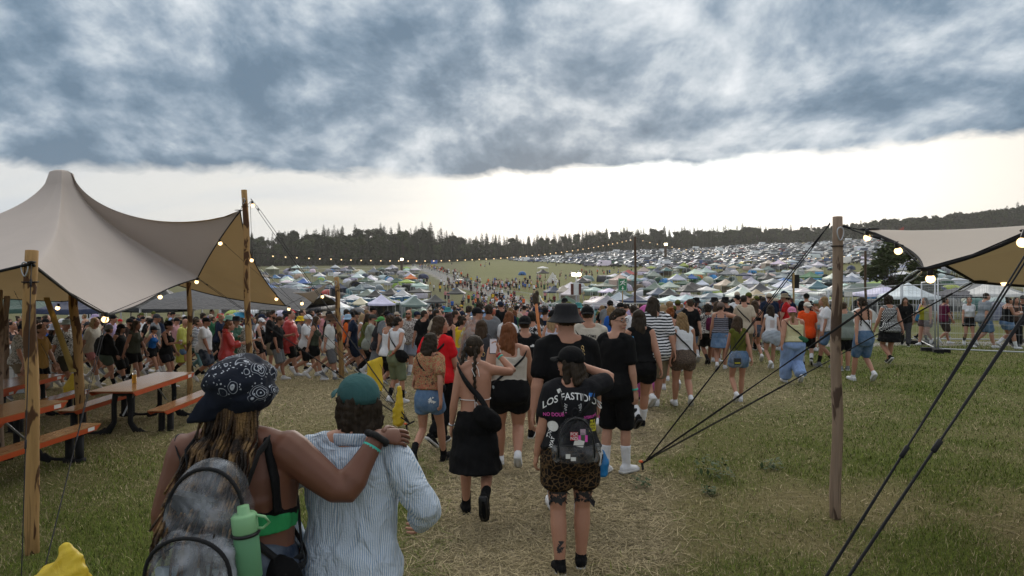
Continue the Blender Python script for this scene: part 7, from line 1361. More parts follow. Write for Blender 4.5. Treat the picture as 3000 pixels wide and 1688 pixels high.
for cz_ in (1.03, 1.13): decal(r, text_mesh('TINYAT', .034, MT['white'], .001), -.168, cz_+dz, TT, rot=1.25)
for sd, cz_, sw in (('L', .68, 2), ('R', .66, 5)): h_ = f.J['hip'+sd]; k_ = f.J['knee'+sd]; decal(r, inkblob(sw, .068, .10, 95), (h_.x+k_.x)/2, (h_.z*.36+k_.z*.64), BD, off=.002, name='tattoo')
a_ = f.J['ankL']; k_ = f.J['kneeL']; decal(r, inkblob(9, .018, .05, 12), a_.x, a_.z*.6+k_.z*.4-.03, BD, off=.002, name='tattoo'); e_ = f.J['elL']; s_ = f.J['shL']; decal(r, inkblob(12, .02, .05, 12), (e_.x*.7+s_.x*.3), (e_.z*.7+s_.z*.3), BD, off=.002, name='tattoo')
for i, t in enumerate((.0, .025, .045)): mb = MB(); mb.loft([(.012*math.cos(q)*(1-.25*i), 0, .012*math.sin(q)*(1-.25*i)) for q in np.linspace(0, 6.283, 13)], .0018, ref=(0, 1, 0), n=5, closed=True); o = obj('cap_ring', mb.mesh('cap_ring', [MT['gold']]), P['hat']); o.matrix_local = Matrix.Translation((.090-.03*i*.3, -.055-.012*i, .085-.024*(i-1))) @ Matrix.Rotation(1.35, 4, 'Z')
bp = empty('backpack', BW, 0, 'small black and clear backpack with a red patch worn over the printed shirt', 'backpack'); bp.rotation_euler = r.rotation_euler; bp.scale = (k, k, k); yb = f.surf(1.1, -math.pi/2).y-.035; M0 = Matrix.Translation((.015, yb, 1.085+dz))
mb = MB(); mb.loft([(0, -.055, -.165), (0, -.062, -.05), (0, -.06, .06), (0, -.05, .13), (0, -.045, .165)], [.145, .145, .134, .102, .06], [.06, .065, .062, .05, .028], ref=(0, 1, 0), n=26, pw=3.2, cap=.4); me = remesh(mb, .010, 1, 'shell', .003, 6, 4); me.materials.append(MT['clear']); o = obj('shell', me, bp, None, (.09, .093, .10)); o.matrix_local = M0
mb = MB(); mb.loft([(0, -.10, -.155), (0, -.112, -.10), (0, -.105, -.035)], [.128, .130, .125], [.03, .032, .022], ref=(0, 1, 0), n=22, pw=4, cap=.3); me = remesh(mb, .009, 1, 'front_pocket', .003, 6, 5); me.materials.append(MT['clear']); o = obj('front_pocket', me, bp, None, (.17, .17, .18)); o.matrix_local = M0
for a_ in ((-.13, .168, .138, -.092, .0075), (-.03, -.028, .12, -.125, .004)):
    mb = MB(); mb.tube(arch(*a_), a_[4], 6); o = obj('zip', mb.mesh('zip', [MT['black']]), bp); o.matrix_local = M0
mb = MB(); mb.loft([(-.15, -.05, -.15), (-.16, -.06, -.07)], [.028, .03], [.045, .045], ref=(0, 1, 0), n=12); mb2 = MB(); mb2.loft([(.15, -.05, -.15), (.16, -.06, -.06)], [.03, .034], [.045, .045], ref=(0, 1, 0), n=12)
for q in (mb, mb2): me = remesh(q, .01, 1, 'side_pocket', .003, 7); me.materials.append(MT['clear']); o = obj('side_pocket', me, bp, None, (.45, .46, .46)); o.matrix_local = M0
mb = MB(); mb.loft([Vector((.03*math.cos(q), -.03, .17+.06*math.sin(q))) for q in np.linspace(0, math.pi, 9)], .008, .004, ref=(0, 1, 0), n=6); o = obj('grab_handle', mb.mesh('grab_handle', [MT['strap']]), bp); o.matrix_local = M0
for sg in (-1, 1):
    mb = MB(); q = [Vector((sg*.05, yb-.02, 1.22+dz)), Vector((sg*.085, yb+.02, 1.36+dz)), Vector((sg*.10, -.02, 1.485+dz)), Vector((sg*.12, .08, 1.40+dz)), f.surf(1.2, math.radians(90-sg*50), .03), f.surf(1.05, math.radians(sg*5 if sg > 0 else 175), .03), Vector((sg*.10, yb-.02, .95+dz))]; mb.loft(q, .024, .005, ref=(1, 0, 0), n=8); obj('strap', mb.mesh('strap', [MT['strap']]), bp)
def flatpatch(w_, h, m, c_, txt=None, ts=.03, par=None, nm='patch', tm='white', rot=0.):
    mb = MB(); mb.box((0, 0, 0), (w_, .002, h)); o = obj(nm, mb.mesh(nm, [m], False), par); o.matrix_local = M0 @ Matrix.Translation(c_) @ Matrix.Rotation(rot, 4, 'Y')
    if txt: t = obj('lettering', text_mesh(txt, ts, MT[tm], .0006), o); t.matrix_local = Matrix.Translation((0, -.0025, 0)) @ UP
flatpatch(.058, .062, MT['redp'], (-.022, -.131, .042), 'FCK\nNZS', .031, bp); flatpatch(.07, .05, MT['pinkp'], (.045, -.124, .022), None, 0, bp); flatpatch(.03, .055, plain('picture_green', (.05, .09, .05)), (.045, -.126, .022), None, 0, bp); flatpatch(.04, .045, plain('picture_pale', (.45, .32, .38)), (.045, -.122, .070), None, 0, bp); flatpatch(.075, .05, MT['paper'], (.015, -.127, -.012), None, 0, bp, rot=.25); flatpatch(.034, .034, MT['paper'], (-.070, -.147, -.105), None, 0, bp); flatpatch(.038, .028, MT['paper'], (-.030, -.147, -.125), None, 0, bp)
lb_ = f.strap(1, 1.44, .98, .032, .03).mesh('strap', [MT['strap']]); e = empty('lanyard_bag', BW, 0, 'black shoulder strap with lettering crossing the printed shirt to a bag at the hip', 'bag'); e.rotation_euler = r.rotation_euler; e.scale = (k, k, k); obj('strap', lb_, e); o = obj('pouch', bagshape(f, (.20, -.02, .93+dz), (.05, .09, .11)), e, None, C['black']); omat(o, MT['camo2'])
sack('plastic_bag', BW+Vector((.235, .02, .72)), [([(0, 0, 0), (.0, 0, .09), (0, 0, .18)], [.05, .055, .02], [.05, .05, .02])], 'blue plastic bag hanging at the hip of the leopard shorts person', .012, .006); 
for o in [o for o in bpy.data.objects if o.name.startswith('plastic_bag') and 'hanging at the hip' in o.get('label', '')]: omat(o, MT['vinyl']); o.color = (.01, .20, .50, 1)
# ---------- bare-backed woman with phone ----------
PPW = dict(R=(-.34, .24, 68), L=(.24, 0, -4), aR=(.075, .235, .12), pR=(1, -.1, -.75), hR=(-.15, .25, 1), nR=(-.6, -.5, 0), cR=38, aL=(-.10, .02, -.52))
f = Fig('fs', PPW, -28, 0, vox=.011, lean=4); FIGS['pw'] = f; PW_ = gp(1392, 6.15); r, P, k = human(f, PW_, 1.70, 2, 0, None, ('skirt:.52:.05', 'black'), ('braids', 'dark'), None, ('black', 'boot'), None, 'bare-backed person with two dark braids holding up a phone, long black wrap skirt'); pw = r; face_parts(r, f)
mb = MB(); mb.loft([f.surf(1.17, a, .004) for a in np.linspace(0, 2*math.pi, 41)], .006, .003, ref=(0, 0, 1), n=6, closed=True)
for sg in (-1, 1): mb.tube([f.surf(1.30, math.radians(90-sg*40), .01), f.L((sg*.05, .02, 1.49)), f.L((sg*.02, -.075, 1.47))], .004, 6); mb.tube([f.L((0, -.075, 1.47)), f.L((sg*.03, -.105, 1.42)), f.L((.02+sg*.02, -.125, 1.36))], .003, 5); p_ = f.surf(1.17, -math.pi/2, .006); mb.tube([p_, p_+Vector((.02*sg+.02, -.012, -.06)), p_+Vector((.02*sg+.03, -.03, -.15))], .003, 5)
mb.xf(Matrix.Translation((0, 0, f.dz*0))); o = obj('bikini_top', mb.mesh('bikini_top', [MT['white']]), r); b_ = MB(); [b_.ell(f.L((sg*.072, .10, 1.265))+Vector((0, 0, f.dz)), (.055, .05, .05), 10) for sg in (-1, 1)]; obj('bikini_cup', b_.mesh('bikini_cup', [MT['white']]), r)
cross_bag(r, f, 'large black sling bag across a bare back', -1, 1.47, 1.02, (.115, -.165, 1.02), (.16, .065, .095), off=.018, rz=.75, w=.05); held(r, f, 'R', 'phone', 'phone held up in front of the auburn hair, screen lit', (.03, .03, .035))
wq, d_, nr, si = f.hand('R'); q = wq+d_*.075+nr*.035; mb = MB(); mb.box((q.x, q.y-.0055, q.z), (.066, .001, .135)); worn(r, 'phone_screen', mb.mesh('phone_screen', [emis('screen_glow', (.30, .28, .30), .55)]), None, 'lit screen of the raised phone showing the crowd', 'screen')
mb = MB(); mb.loft([(.020*math.cos(t), 0, .020*math.sin(t)) for t in np.linspace(0, 6.283, 17)], .002, ref=(0, 1, 0), n=5, closed=True); o = obj('earring', mb.mesh('earring', [MT['gold']]), r); o.matrix_local = f.HM @ Matrix.Translation((.088, -.01, -.055)); band_on(r, f, 'R', .02, .030, .012, plain('red_band', (.35, .03, .04), .7), 'dark red wristband below the raised phone'); band_on(r, f, 'R', .045, .032, .014, MT['tealp'], 'teal wristband below the raised phone'); band_on(r, f, 'L', .01, .030, .012, MT['steel'], 'bracelet on the lowered arm of the bare-backed person')
# ---------- other people near the camera ----------
r, P, f = person(1491, 944, 7.87, 4, 'fx', 'wl', -15, 0, ('tank:1.0:.010', (.52, .47, .40)), ('shorts:.45:.022', 'black'), ('vlong', 'auburn'), None, 'person with very long auburn hair, cream tank top and black shorts', lean=2)
cross_bag(r, f, 'thin strap bag with grey tote over the cream tank top', 1, 1.44, 1.0, (-.17, -.05, .98), (.05, .09, .10), (.25, .28, .28))
r, P, f = person(1258, 969, 8.0, -14, 'fs', 'wr2', -25, 0, ('tee:1.03:.75:.03', (.38, .27, .13), 'floral'), ('shorts:.42:.02', 'denim', 'denim'), ('mid', 'dark'), None, 'person in rust floral blouse and blue denim shorts walking to the right', 'black', shk='boot', H=1.60)
fo = f.garment('shorts:.42:.02'); decal(r, inkblob(31, .03, .035, 9), .085, .93+f.dz, fo, name='embroidery').data.materials[0] = MT['white']; cross_bag(r, f, 'thin black strap over the floral blouse', -1, 1.46, 1.06, (.17, .03, 1.05), (.05, .07, .05))
r, P, f = person(1280, 923, 8.95, -32, 'fb', 'wl', -38, 0, ('tee:.90:.7:.025', (.62, .012, .018)), ('trousers:.02:.02', 'black'), ('mid', 'brown'), None, 'person in bright red T-shirt with brown shoulder-length hair, looking right', 'black')
tee_ = f.garment('tee:.90:.7:.025'); pr = decal(r, text_mesh('HIE', .075, MT['white'], .001), -.03, 1.26+f.dz, tee_); mb = MB(); ring_ = [(.085*math.cos(t), .085*math.sin(t), 0) for t in np.linspace(0, 6.283, 33)]; mb.loft(ring_, .004, ref=(0, 0, 1), n=4, closed=True); decal(r, mb.mesh('print', [MT['white']], False), -.03, 1.26+f.dz, tee_); cross_bag(r, f, 'small black bag on a strap over the red T-shirt', 1, 1.44, 1.0, (.16, -.12, 1.0), (.06, .05, .08))
r, P, f = person(1660, 886, 6.2, 0, 'mb', 'wl', 0, 0, ('tee:.86:.9:.018', 'black'), ('shorts:.9:.03', 'black'), ('crop', 'brown'), ('bucket', (.020, .020, .022)), 'tall broad person in black bucket hat and black T-shirt, seen from behind', sock=('white', 1.45), lean=2)
r, P, f = person(1538, 920, 9.2, 0, 'ms', 'wr', -8, 0, ('tee:.84:.8:.022', 'black'), ('shorts:.9:.03', 'dkgrey'), ('crop', 'brown'), ('capback', 'black'), 'person in black T-shirt with a small white shoulder logo and backwards black cap', 'black')
lg = MB(); [lg.add([(-.03, -.016+.0, 0), (.03, -.016, 0), (.03, .0, 0), (.022, .014, 0), (.008, .020, 0), (-.004, .018, 0), (-.008, .008, 0), (-.03, .004, 0)], [tuple(range(8))])]; decal(r, lg.mesh('print', [MT['white']], False), .10, 1.355+f.dz, f.garment('tee:.84:.8:.022'))
r, P, f = person(1724, 891, 9.6, 4, 'mb', 'wl', -10, 0, ('tee:.84:.8:.024', (.50, .45, .37)), ('shorts:1.0:.03', 'khaki'), ('crop', 'brown'), ('capback', 'black'), 'person in cream T-shirt lettered WELCOME TO, with backwards black cap')
decal(r, text_mesh('WELCOME TO', .055, MT['blackp'], .001), 0, 1.36+f.dz, f.garment('tee:.84:.8:.024'), arc=1.9); decal(r, inkblob(40, .07, .05, 26), 0, 1.24+f.dz, f.garment('tee:.84:.8:.024'), name='print').data.materials[0] = MT['blackp']; cross_bag(r, f, 'navy strap crossing the cream lettered T-shirt', -1, 1.46, 1.0, (.2, 0, .98), (.06, .09, .08), 'navy')
PCG = dict(L=(-.06, 0, 5), R=(.08, 0, 0), aL=(-.06, .10, -.50), aR=(.06, .0, -.53), toe=14)
fgc = Fig('ms', PCG, -104, 0, vox=.011, lean=2); r, P, f = person(1803, 909, 7.7, -38, 'ms', PCG, 0, 2, ('tee:.84:.8:.018', 'black'), ('shorts:1.0:.03', 'black'), ('quiff', 'dark'), None, 'person with curly dark hair and glasses in black, looking back over the shoulder', glasses='glasses', fgk=fgc, sock=('white', 1.5)); o = obj('beard', hair_mesh('beard'), r, None, HR['dark']); omat(o, MT['hair']); o.matrix_local = fgc.HM @ Matrix.Translation((0, -.014, .006)); band_on(r, f, 'R', .02, .034, .018, MT['tealp'], 'teal wristband on the person looking back')
r, P, f = person(1876, 906, 9.9, 4, 'fb', 'wr', -20, 0, ('vest:.98:.012', 'black'), ('shorts:.42:.03', 'black'), ('vlong', 'dark'), None, 'person with very long dark hair, black sleeveless top, black shorts and boots', 'black', shk='boot', sock='white')
mb = MB(); [mb.ell(f.surf(1.03, a, .028), (.007, .007, .007), 6) for a in np.linspace(-2.6, -.5, 14)]; obj('belt_studs', mb.mesh('belt_studs', [MT['steel']]), r)
sack('drink_pouch', P3(1842, 1044, 9.2)+Vector((0, 0, 0)), [([(0, 0, .02), (.01, 0, .12), (.02, 0, .27)], [.055, .055, .05], [.035, .03, .012])], 'bright blue drink pouch held beside the curly-haired person', .012, .006)
o = [o for o in bpy.data.objects if o.name.startswith('drink_pouch')][0]; omat(o, MT['vinyl']); o.color = (.01, .28, .62, 1)
person(1893, 895, 12.2, 8, 'fs', 'wl', 20, 0, ('hoodie:.80', (.52, .13, .36)), ('trousers:.03:.04', (.55, .13, .38)), None, None, 'person in a pink hooded suit with the hood up', 'black')
person(1918, 868, 11.6, 2, 'mb', 'wr', -40, 0, ('tee:.78:.95:.028', (.016, .018, .022), 'hstripe'), ('shorts:1.0:.04', 'khaki'), ('long', 'dark'), None, 'tall person in black and white striped T-shirt with long dark hair')
r, P, f = person(2001, 915, 1194, 0, 'fb', 'wl', -12, 0, ('vest:1.02:.010', 'white'), ('shorts:.42:.02', (.20, .145, .11), 'leopard2'), ('wavy', 'blond'), None, 'person with long wavy blond hair, white sleeveless top and small leopard shorts'); cross_bag(r, f, 'black strap over the white sleeveless top of the wavy blond person', -1, 1.45, .98, (.17, .05, .98), (.05, .06, .06))
r, P, f = person(2164, 924, 1182, -6, 'fs', 'wr', -38, 0, ('vest:1.0:.012', (.10, .105, .018)), ('shorts:.36:.022', 'denim', 'denim'), ('long', 'brown'), None, 'person in olive sleeveless top and denim shorts with long brown hair'); e = empty('drawstring_bag', r.location, 0, 'clear drawstring bag with black and yellow print on the olive top person', 'bag'); e.rotation_euler = r.rotation_euler; e.scale = r.scale; mb = MB(); mb.loft([(-.10, -.21, .78), (-.10, -.22, .88), (-.09, -.19, .99), (-.09, -.16, 1.06)], [.13, .13, .10, .04], [.05, .07, .05, .02], ref=(0, 1, 0), n=14); me = remesh(mb, .014, 1, 'sack', .008, 6); o = obj('sack', me, e, None, (.30, .32, .36)); omat(o, MT['clear']); mb = MB(); mb.box((-.08, -.265, .86), (.13, .01, .12)); o = obj('print_panel', mb.mesh('print_panel', [MT['blackp']], False), e); mb = MB(); mb.box((-.08, -.272, .83), (.10, .004, .02)); obj('print_bar', mb.mesh('print_bar', [MT['yellowp']], False), e); mb = MB(); [mb.tube([(-.09, -.16, 1.06), f.surf(1.3, -math.pi/2+sg*.5, .02), f.L((sg*.10, -.02, 1.47)), f.surf(1.15, math.radians(90-sg*60), .02), (-.1+.1*sg, -.16, .80)], .006, 5) for sg in (-1, 1)]; obj('cord', mb.mesh('cord', [MT['strap']]), e)
r, P, f = person(2324, 897, 1124, 0, 'fx', 'wl', -14, 0, ('tank:.96:.020', (.56, .52, .30)), ('trousers:.034:.05', (.25, .36, .60)), ('pony', 'blond'), ('capback', (.55, .20, .32)), 'person in pink backwards cap, pale yellow top and wide pale blue trousers'); cross_bag(r, f, 'dark green belt bag slung across the pale yellow top', -1, 1.46, 1.02, (.16, -.15, 1.05), (.12, .05, .07), 'green', rz=.4, name='belt_bag')
person(2365, 882, 1074, -20, 'ms', 'wl', 40, 2, ('tee:.82:.75:.022', (.72, .075, .012)), ('shorts:.9:.03', 'black'), ('crop', 'grey'), ('capback', 'offwhite'), 'person in orange T-shirt and white backwards cap with black shorts', 'black', sock='white')
r, P, f = person(2260, 892, 1082, -4, 'fs', 'wr', -25, 2, ('vest:.95:.012', 'white'), [('sarong', (.34, .38, .42)), ('shorts:.4:.02', 'grey')], ('long', 'dark'), None, 'person with white top slashed open at the back and silvery cloth round the hips'); tv = f.garment('vest:.95:.012'); [decal(r, gridpoly([(-.06, -.006), (0, -.012), (.06, -.006), (.06, .003), (0, -.001), (-.06, .003)], plain('skin_gap', (.36, .20, .14), .6) if i == 0 and 'skin_gap' not in bpy.data.materials else bpy.data.materials['skin_gap'], .02), .0, 1.16+i*.026+f.dz, tv, off=.003, name='slash') for i in range(8)]
person(2214, 879, 1062, 0, 'fs', 'wl', -18, 0, ('band:1.17:1.27', 'black'), ('shorts:.35:.018', 'dkdenim', 'denim'), ('vlong', 'brown'), None, 'person in black bikini top and dark denim shorts with long brown hair')
r, P, f = person(2181, 863, 16.6, -4, 'ms', 'wr', -15, 0, ('tee:.84:.75:.022', (.47, .40, .30)), ('shorts:.9:.03', 'khaki'), ('crop', 'black'), None, 'person in beige T-shirt with a black strap, short black hair'); cross_bag(r, f, 'black strap over the beige T-shirt', -1, 1.46, 1.0, (.18, .05, .98), (.05, .08, .07))
r, P, f = person(2029, 873, 1064, 0, 'ms', 'wl', -14, 0, ('tee:.80:.8:.028', (.50, .055, .02), 'hawaii'), ('shorts:.95:.03', 'beige'), ('crop', 'dark'), ('cap', (.04, .05, .04)), 'person in red print shirt with a large black backpack and dark green cap', sock='white'); backpack(r, f, 'large black backpack on the red print shirt')
r, P, f = person(2075, 892, 1070, 0, 'fb', 'wr', 10, 4, ('tee:.92:.8:.024', (.58, .55, .50), 'brush'), ('shorts:.8:.03', 'black'), ('curly', 'black'), None, 'person with black curly hair and black-and-cream print shirt', 'black', shk='boot'); backpack(r, f, 'maroon backpack on the black-and-cream print shirt', (.10, .012, .045), .12, .34, 1.22, .06)
person(2112, 884, 16.5, -20, 'fb', 'hold', -30, 0, ('tank:.95:.012', (.05, .05, .06), 'hstripe_d'), ('skirt:.60:.03', 'denim', 'denim'), ('lowbun', 'dark'), ('cap', (.15, .11, .09)), 'person in grey striped camisole and brown cap lifting a cup')
person(1966, 900, 13.5, 4, 'fs', 'wl', 0, 0, ('tank:.95:.010', 'black'), ('shorts:.8:.02', 'black'), ('bun', 'ginger'), None, 'person with ginger hair bun behind the wavy blond hair'); person(1945, 892, 15, 4, 'fs', 'st', 10, 0, ('tee', (.25, .28, .34)), ('shorts', 'black'), ('long', 'ltblond'), None, 'person with long ash-blond hair left of the ginger bun')
r, P, f = person(2530, 868, 13.9, 2, 'fs', 'wl', -4, 0, ('band:1.05:1.30', 'white'), ('shorts:.92:.024', (.06, .14, .26), 'denim'), ('braids', 'dark'), None, 'person in white strapless top and knee-length denim shorts with two braids'); cross_bag(r, f, 'beige strap across the bare back above the white strapless top', -1, 1.45, 1.0, (.18, .03, 1.0), (.05, .06, .05), 'beige')
r, P, f = person(2606, 866, 1068, -2, 'fb', 'wr', -14, 0, ('vest:.86:.02', (.016, .016, .018), 'dots'), ('skirt:.62:.04', 'black'), ('curly', 'dark'), None, 'person in black polka dot sleeveless top and black skirt', 'black'); cross_bag(r, f, 'thin black strap over the polka dot top', 1, 1.46, 1.0, (-.18, .05, 1.0), (.05, .06, .05))
person(1619, 905, 11.6, -34, 'fs', 'wl', -20, 0, ('tank:.95:.01', (.50, .50, .58)), ('shorts', 'denim', 'denim'), ('long', 'ltblond'), ('cap', 'black'), 'person in black cap with long light blond hair and pale tank top'); person(1559, 910, 12, 0, 'ms', 'wr', 0, 0, ('long:.86:.03', (.014, .014, .015), 'camo2'), ('trousers:.03:.02', 'ltdenim', 'denim'), ('short', 'black'), None, 'person in black tie-dye top and pale jeans with short black hair'); person(1439, 905, 15, -8, 'fs', 'wr', -20, 0, ('vest:.95:.012', (.25, .34, .52)), ('shorts', 'ltdenim', 'denim'), ('pony', 'blond'), ('beanie', (.35, .10, .06)), 'person in rust-coloured headscarf and light blue sleeveless top'); person(1389, 897, 13, -58, 'mb', 'wl', -15, 0, ('poncho:.70', (.36, .40, .42), 'clear'), ('shorts:.9:.03', 'navy'), ('crop', 'brown'), ('cap', 'black'), 'person in clear rain poncho and black cap with orange sunglasses', glasses='sunglasses'); person(1351, 925, 13.6, -40, 'fs', 'wr', -25, 3, ('vest:1.0:.010', 'yellow'), ('trousers:.012:.01', 'grey'), ('bun', 'dark'), None, 'person in yellow sleeveless top with dark hair tied back'); person(1331, 908, 15, -30, 'ms', 'wl', -50, 1, ('tee', 'black'), ('shorts', 'black'), ('short', 'dark'), None, 'bearded person in black T-shirt behind the red T-shirt', beard='dark'); person(1312, 915, 14.4, -10, 'fs', 'wr', 0, 0, ('tank', 'black'), ('shorts', 'denim', 'denim'), ('mid', (.03, .008, .012)), None, 'person in black tank top with dark red hair'); person(1410, 936, 10.6, 0, 'fs', 'wl', 0, 0, ('tee', 'dkgrey'), ('shorts', 'black'), ('vlong', 'brown'), None, 'person with very long straight brown hair behind the braided person')
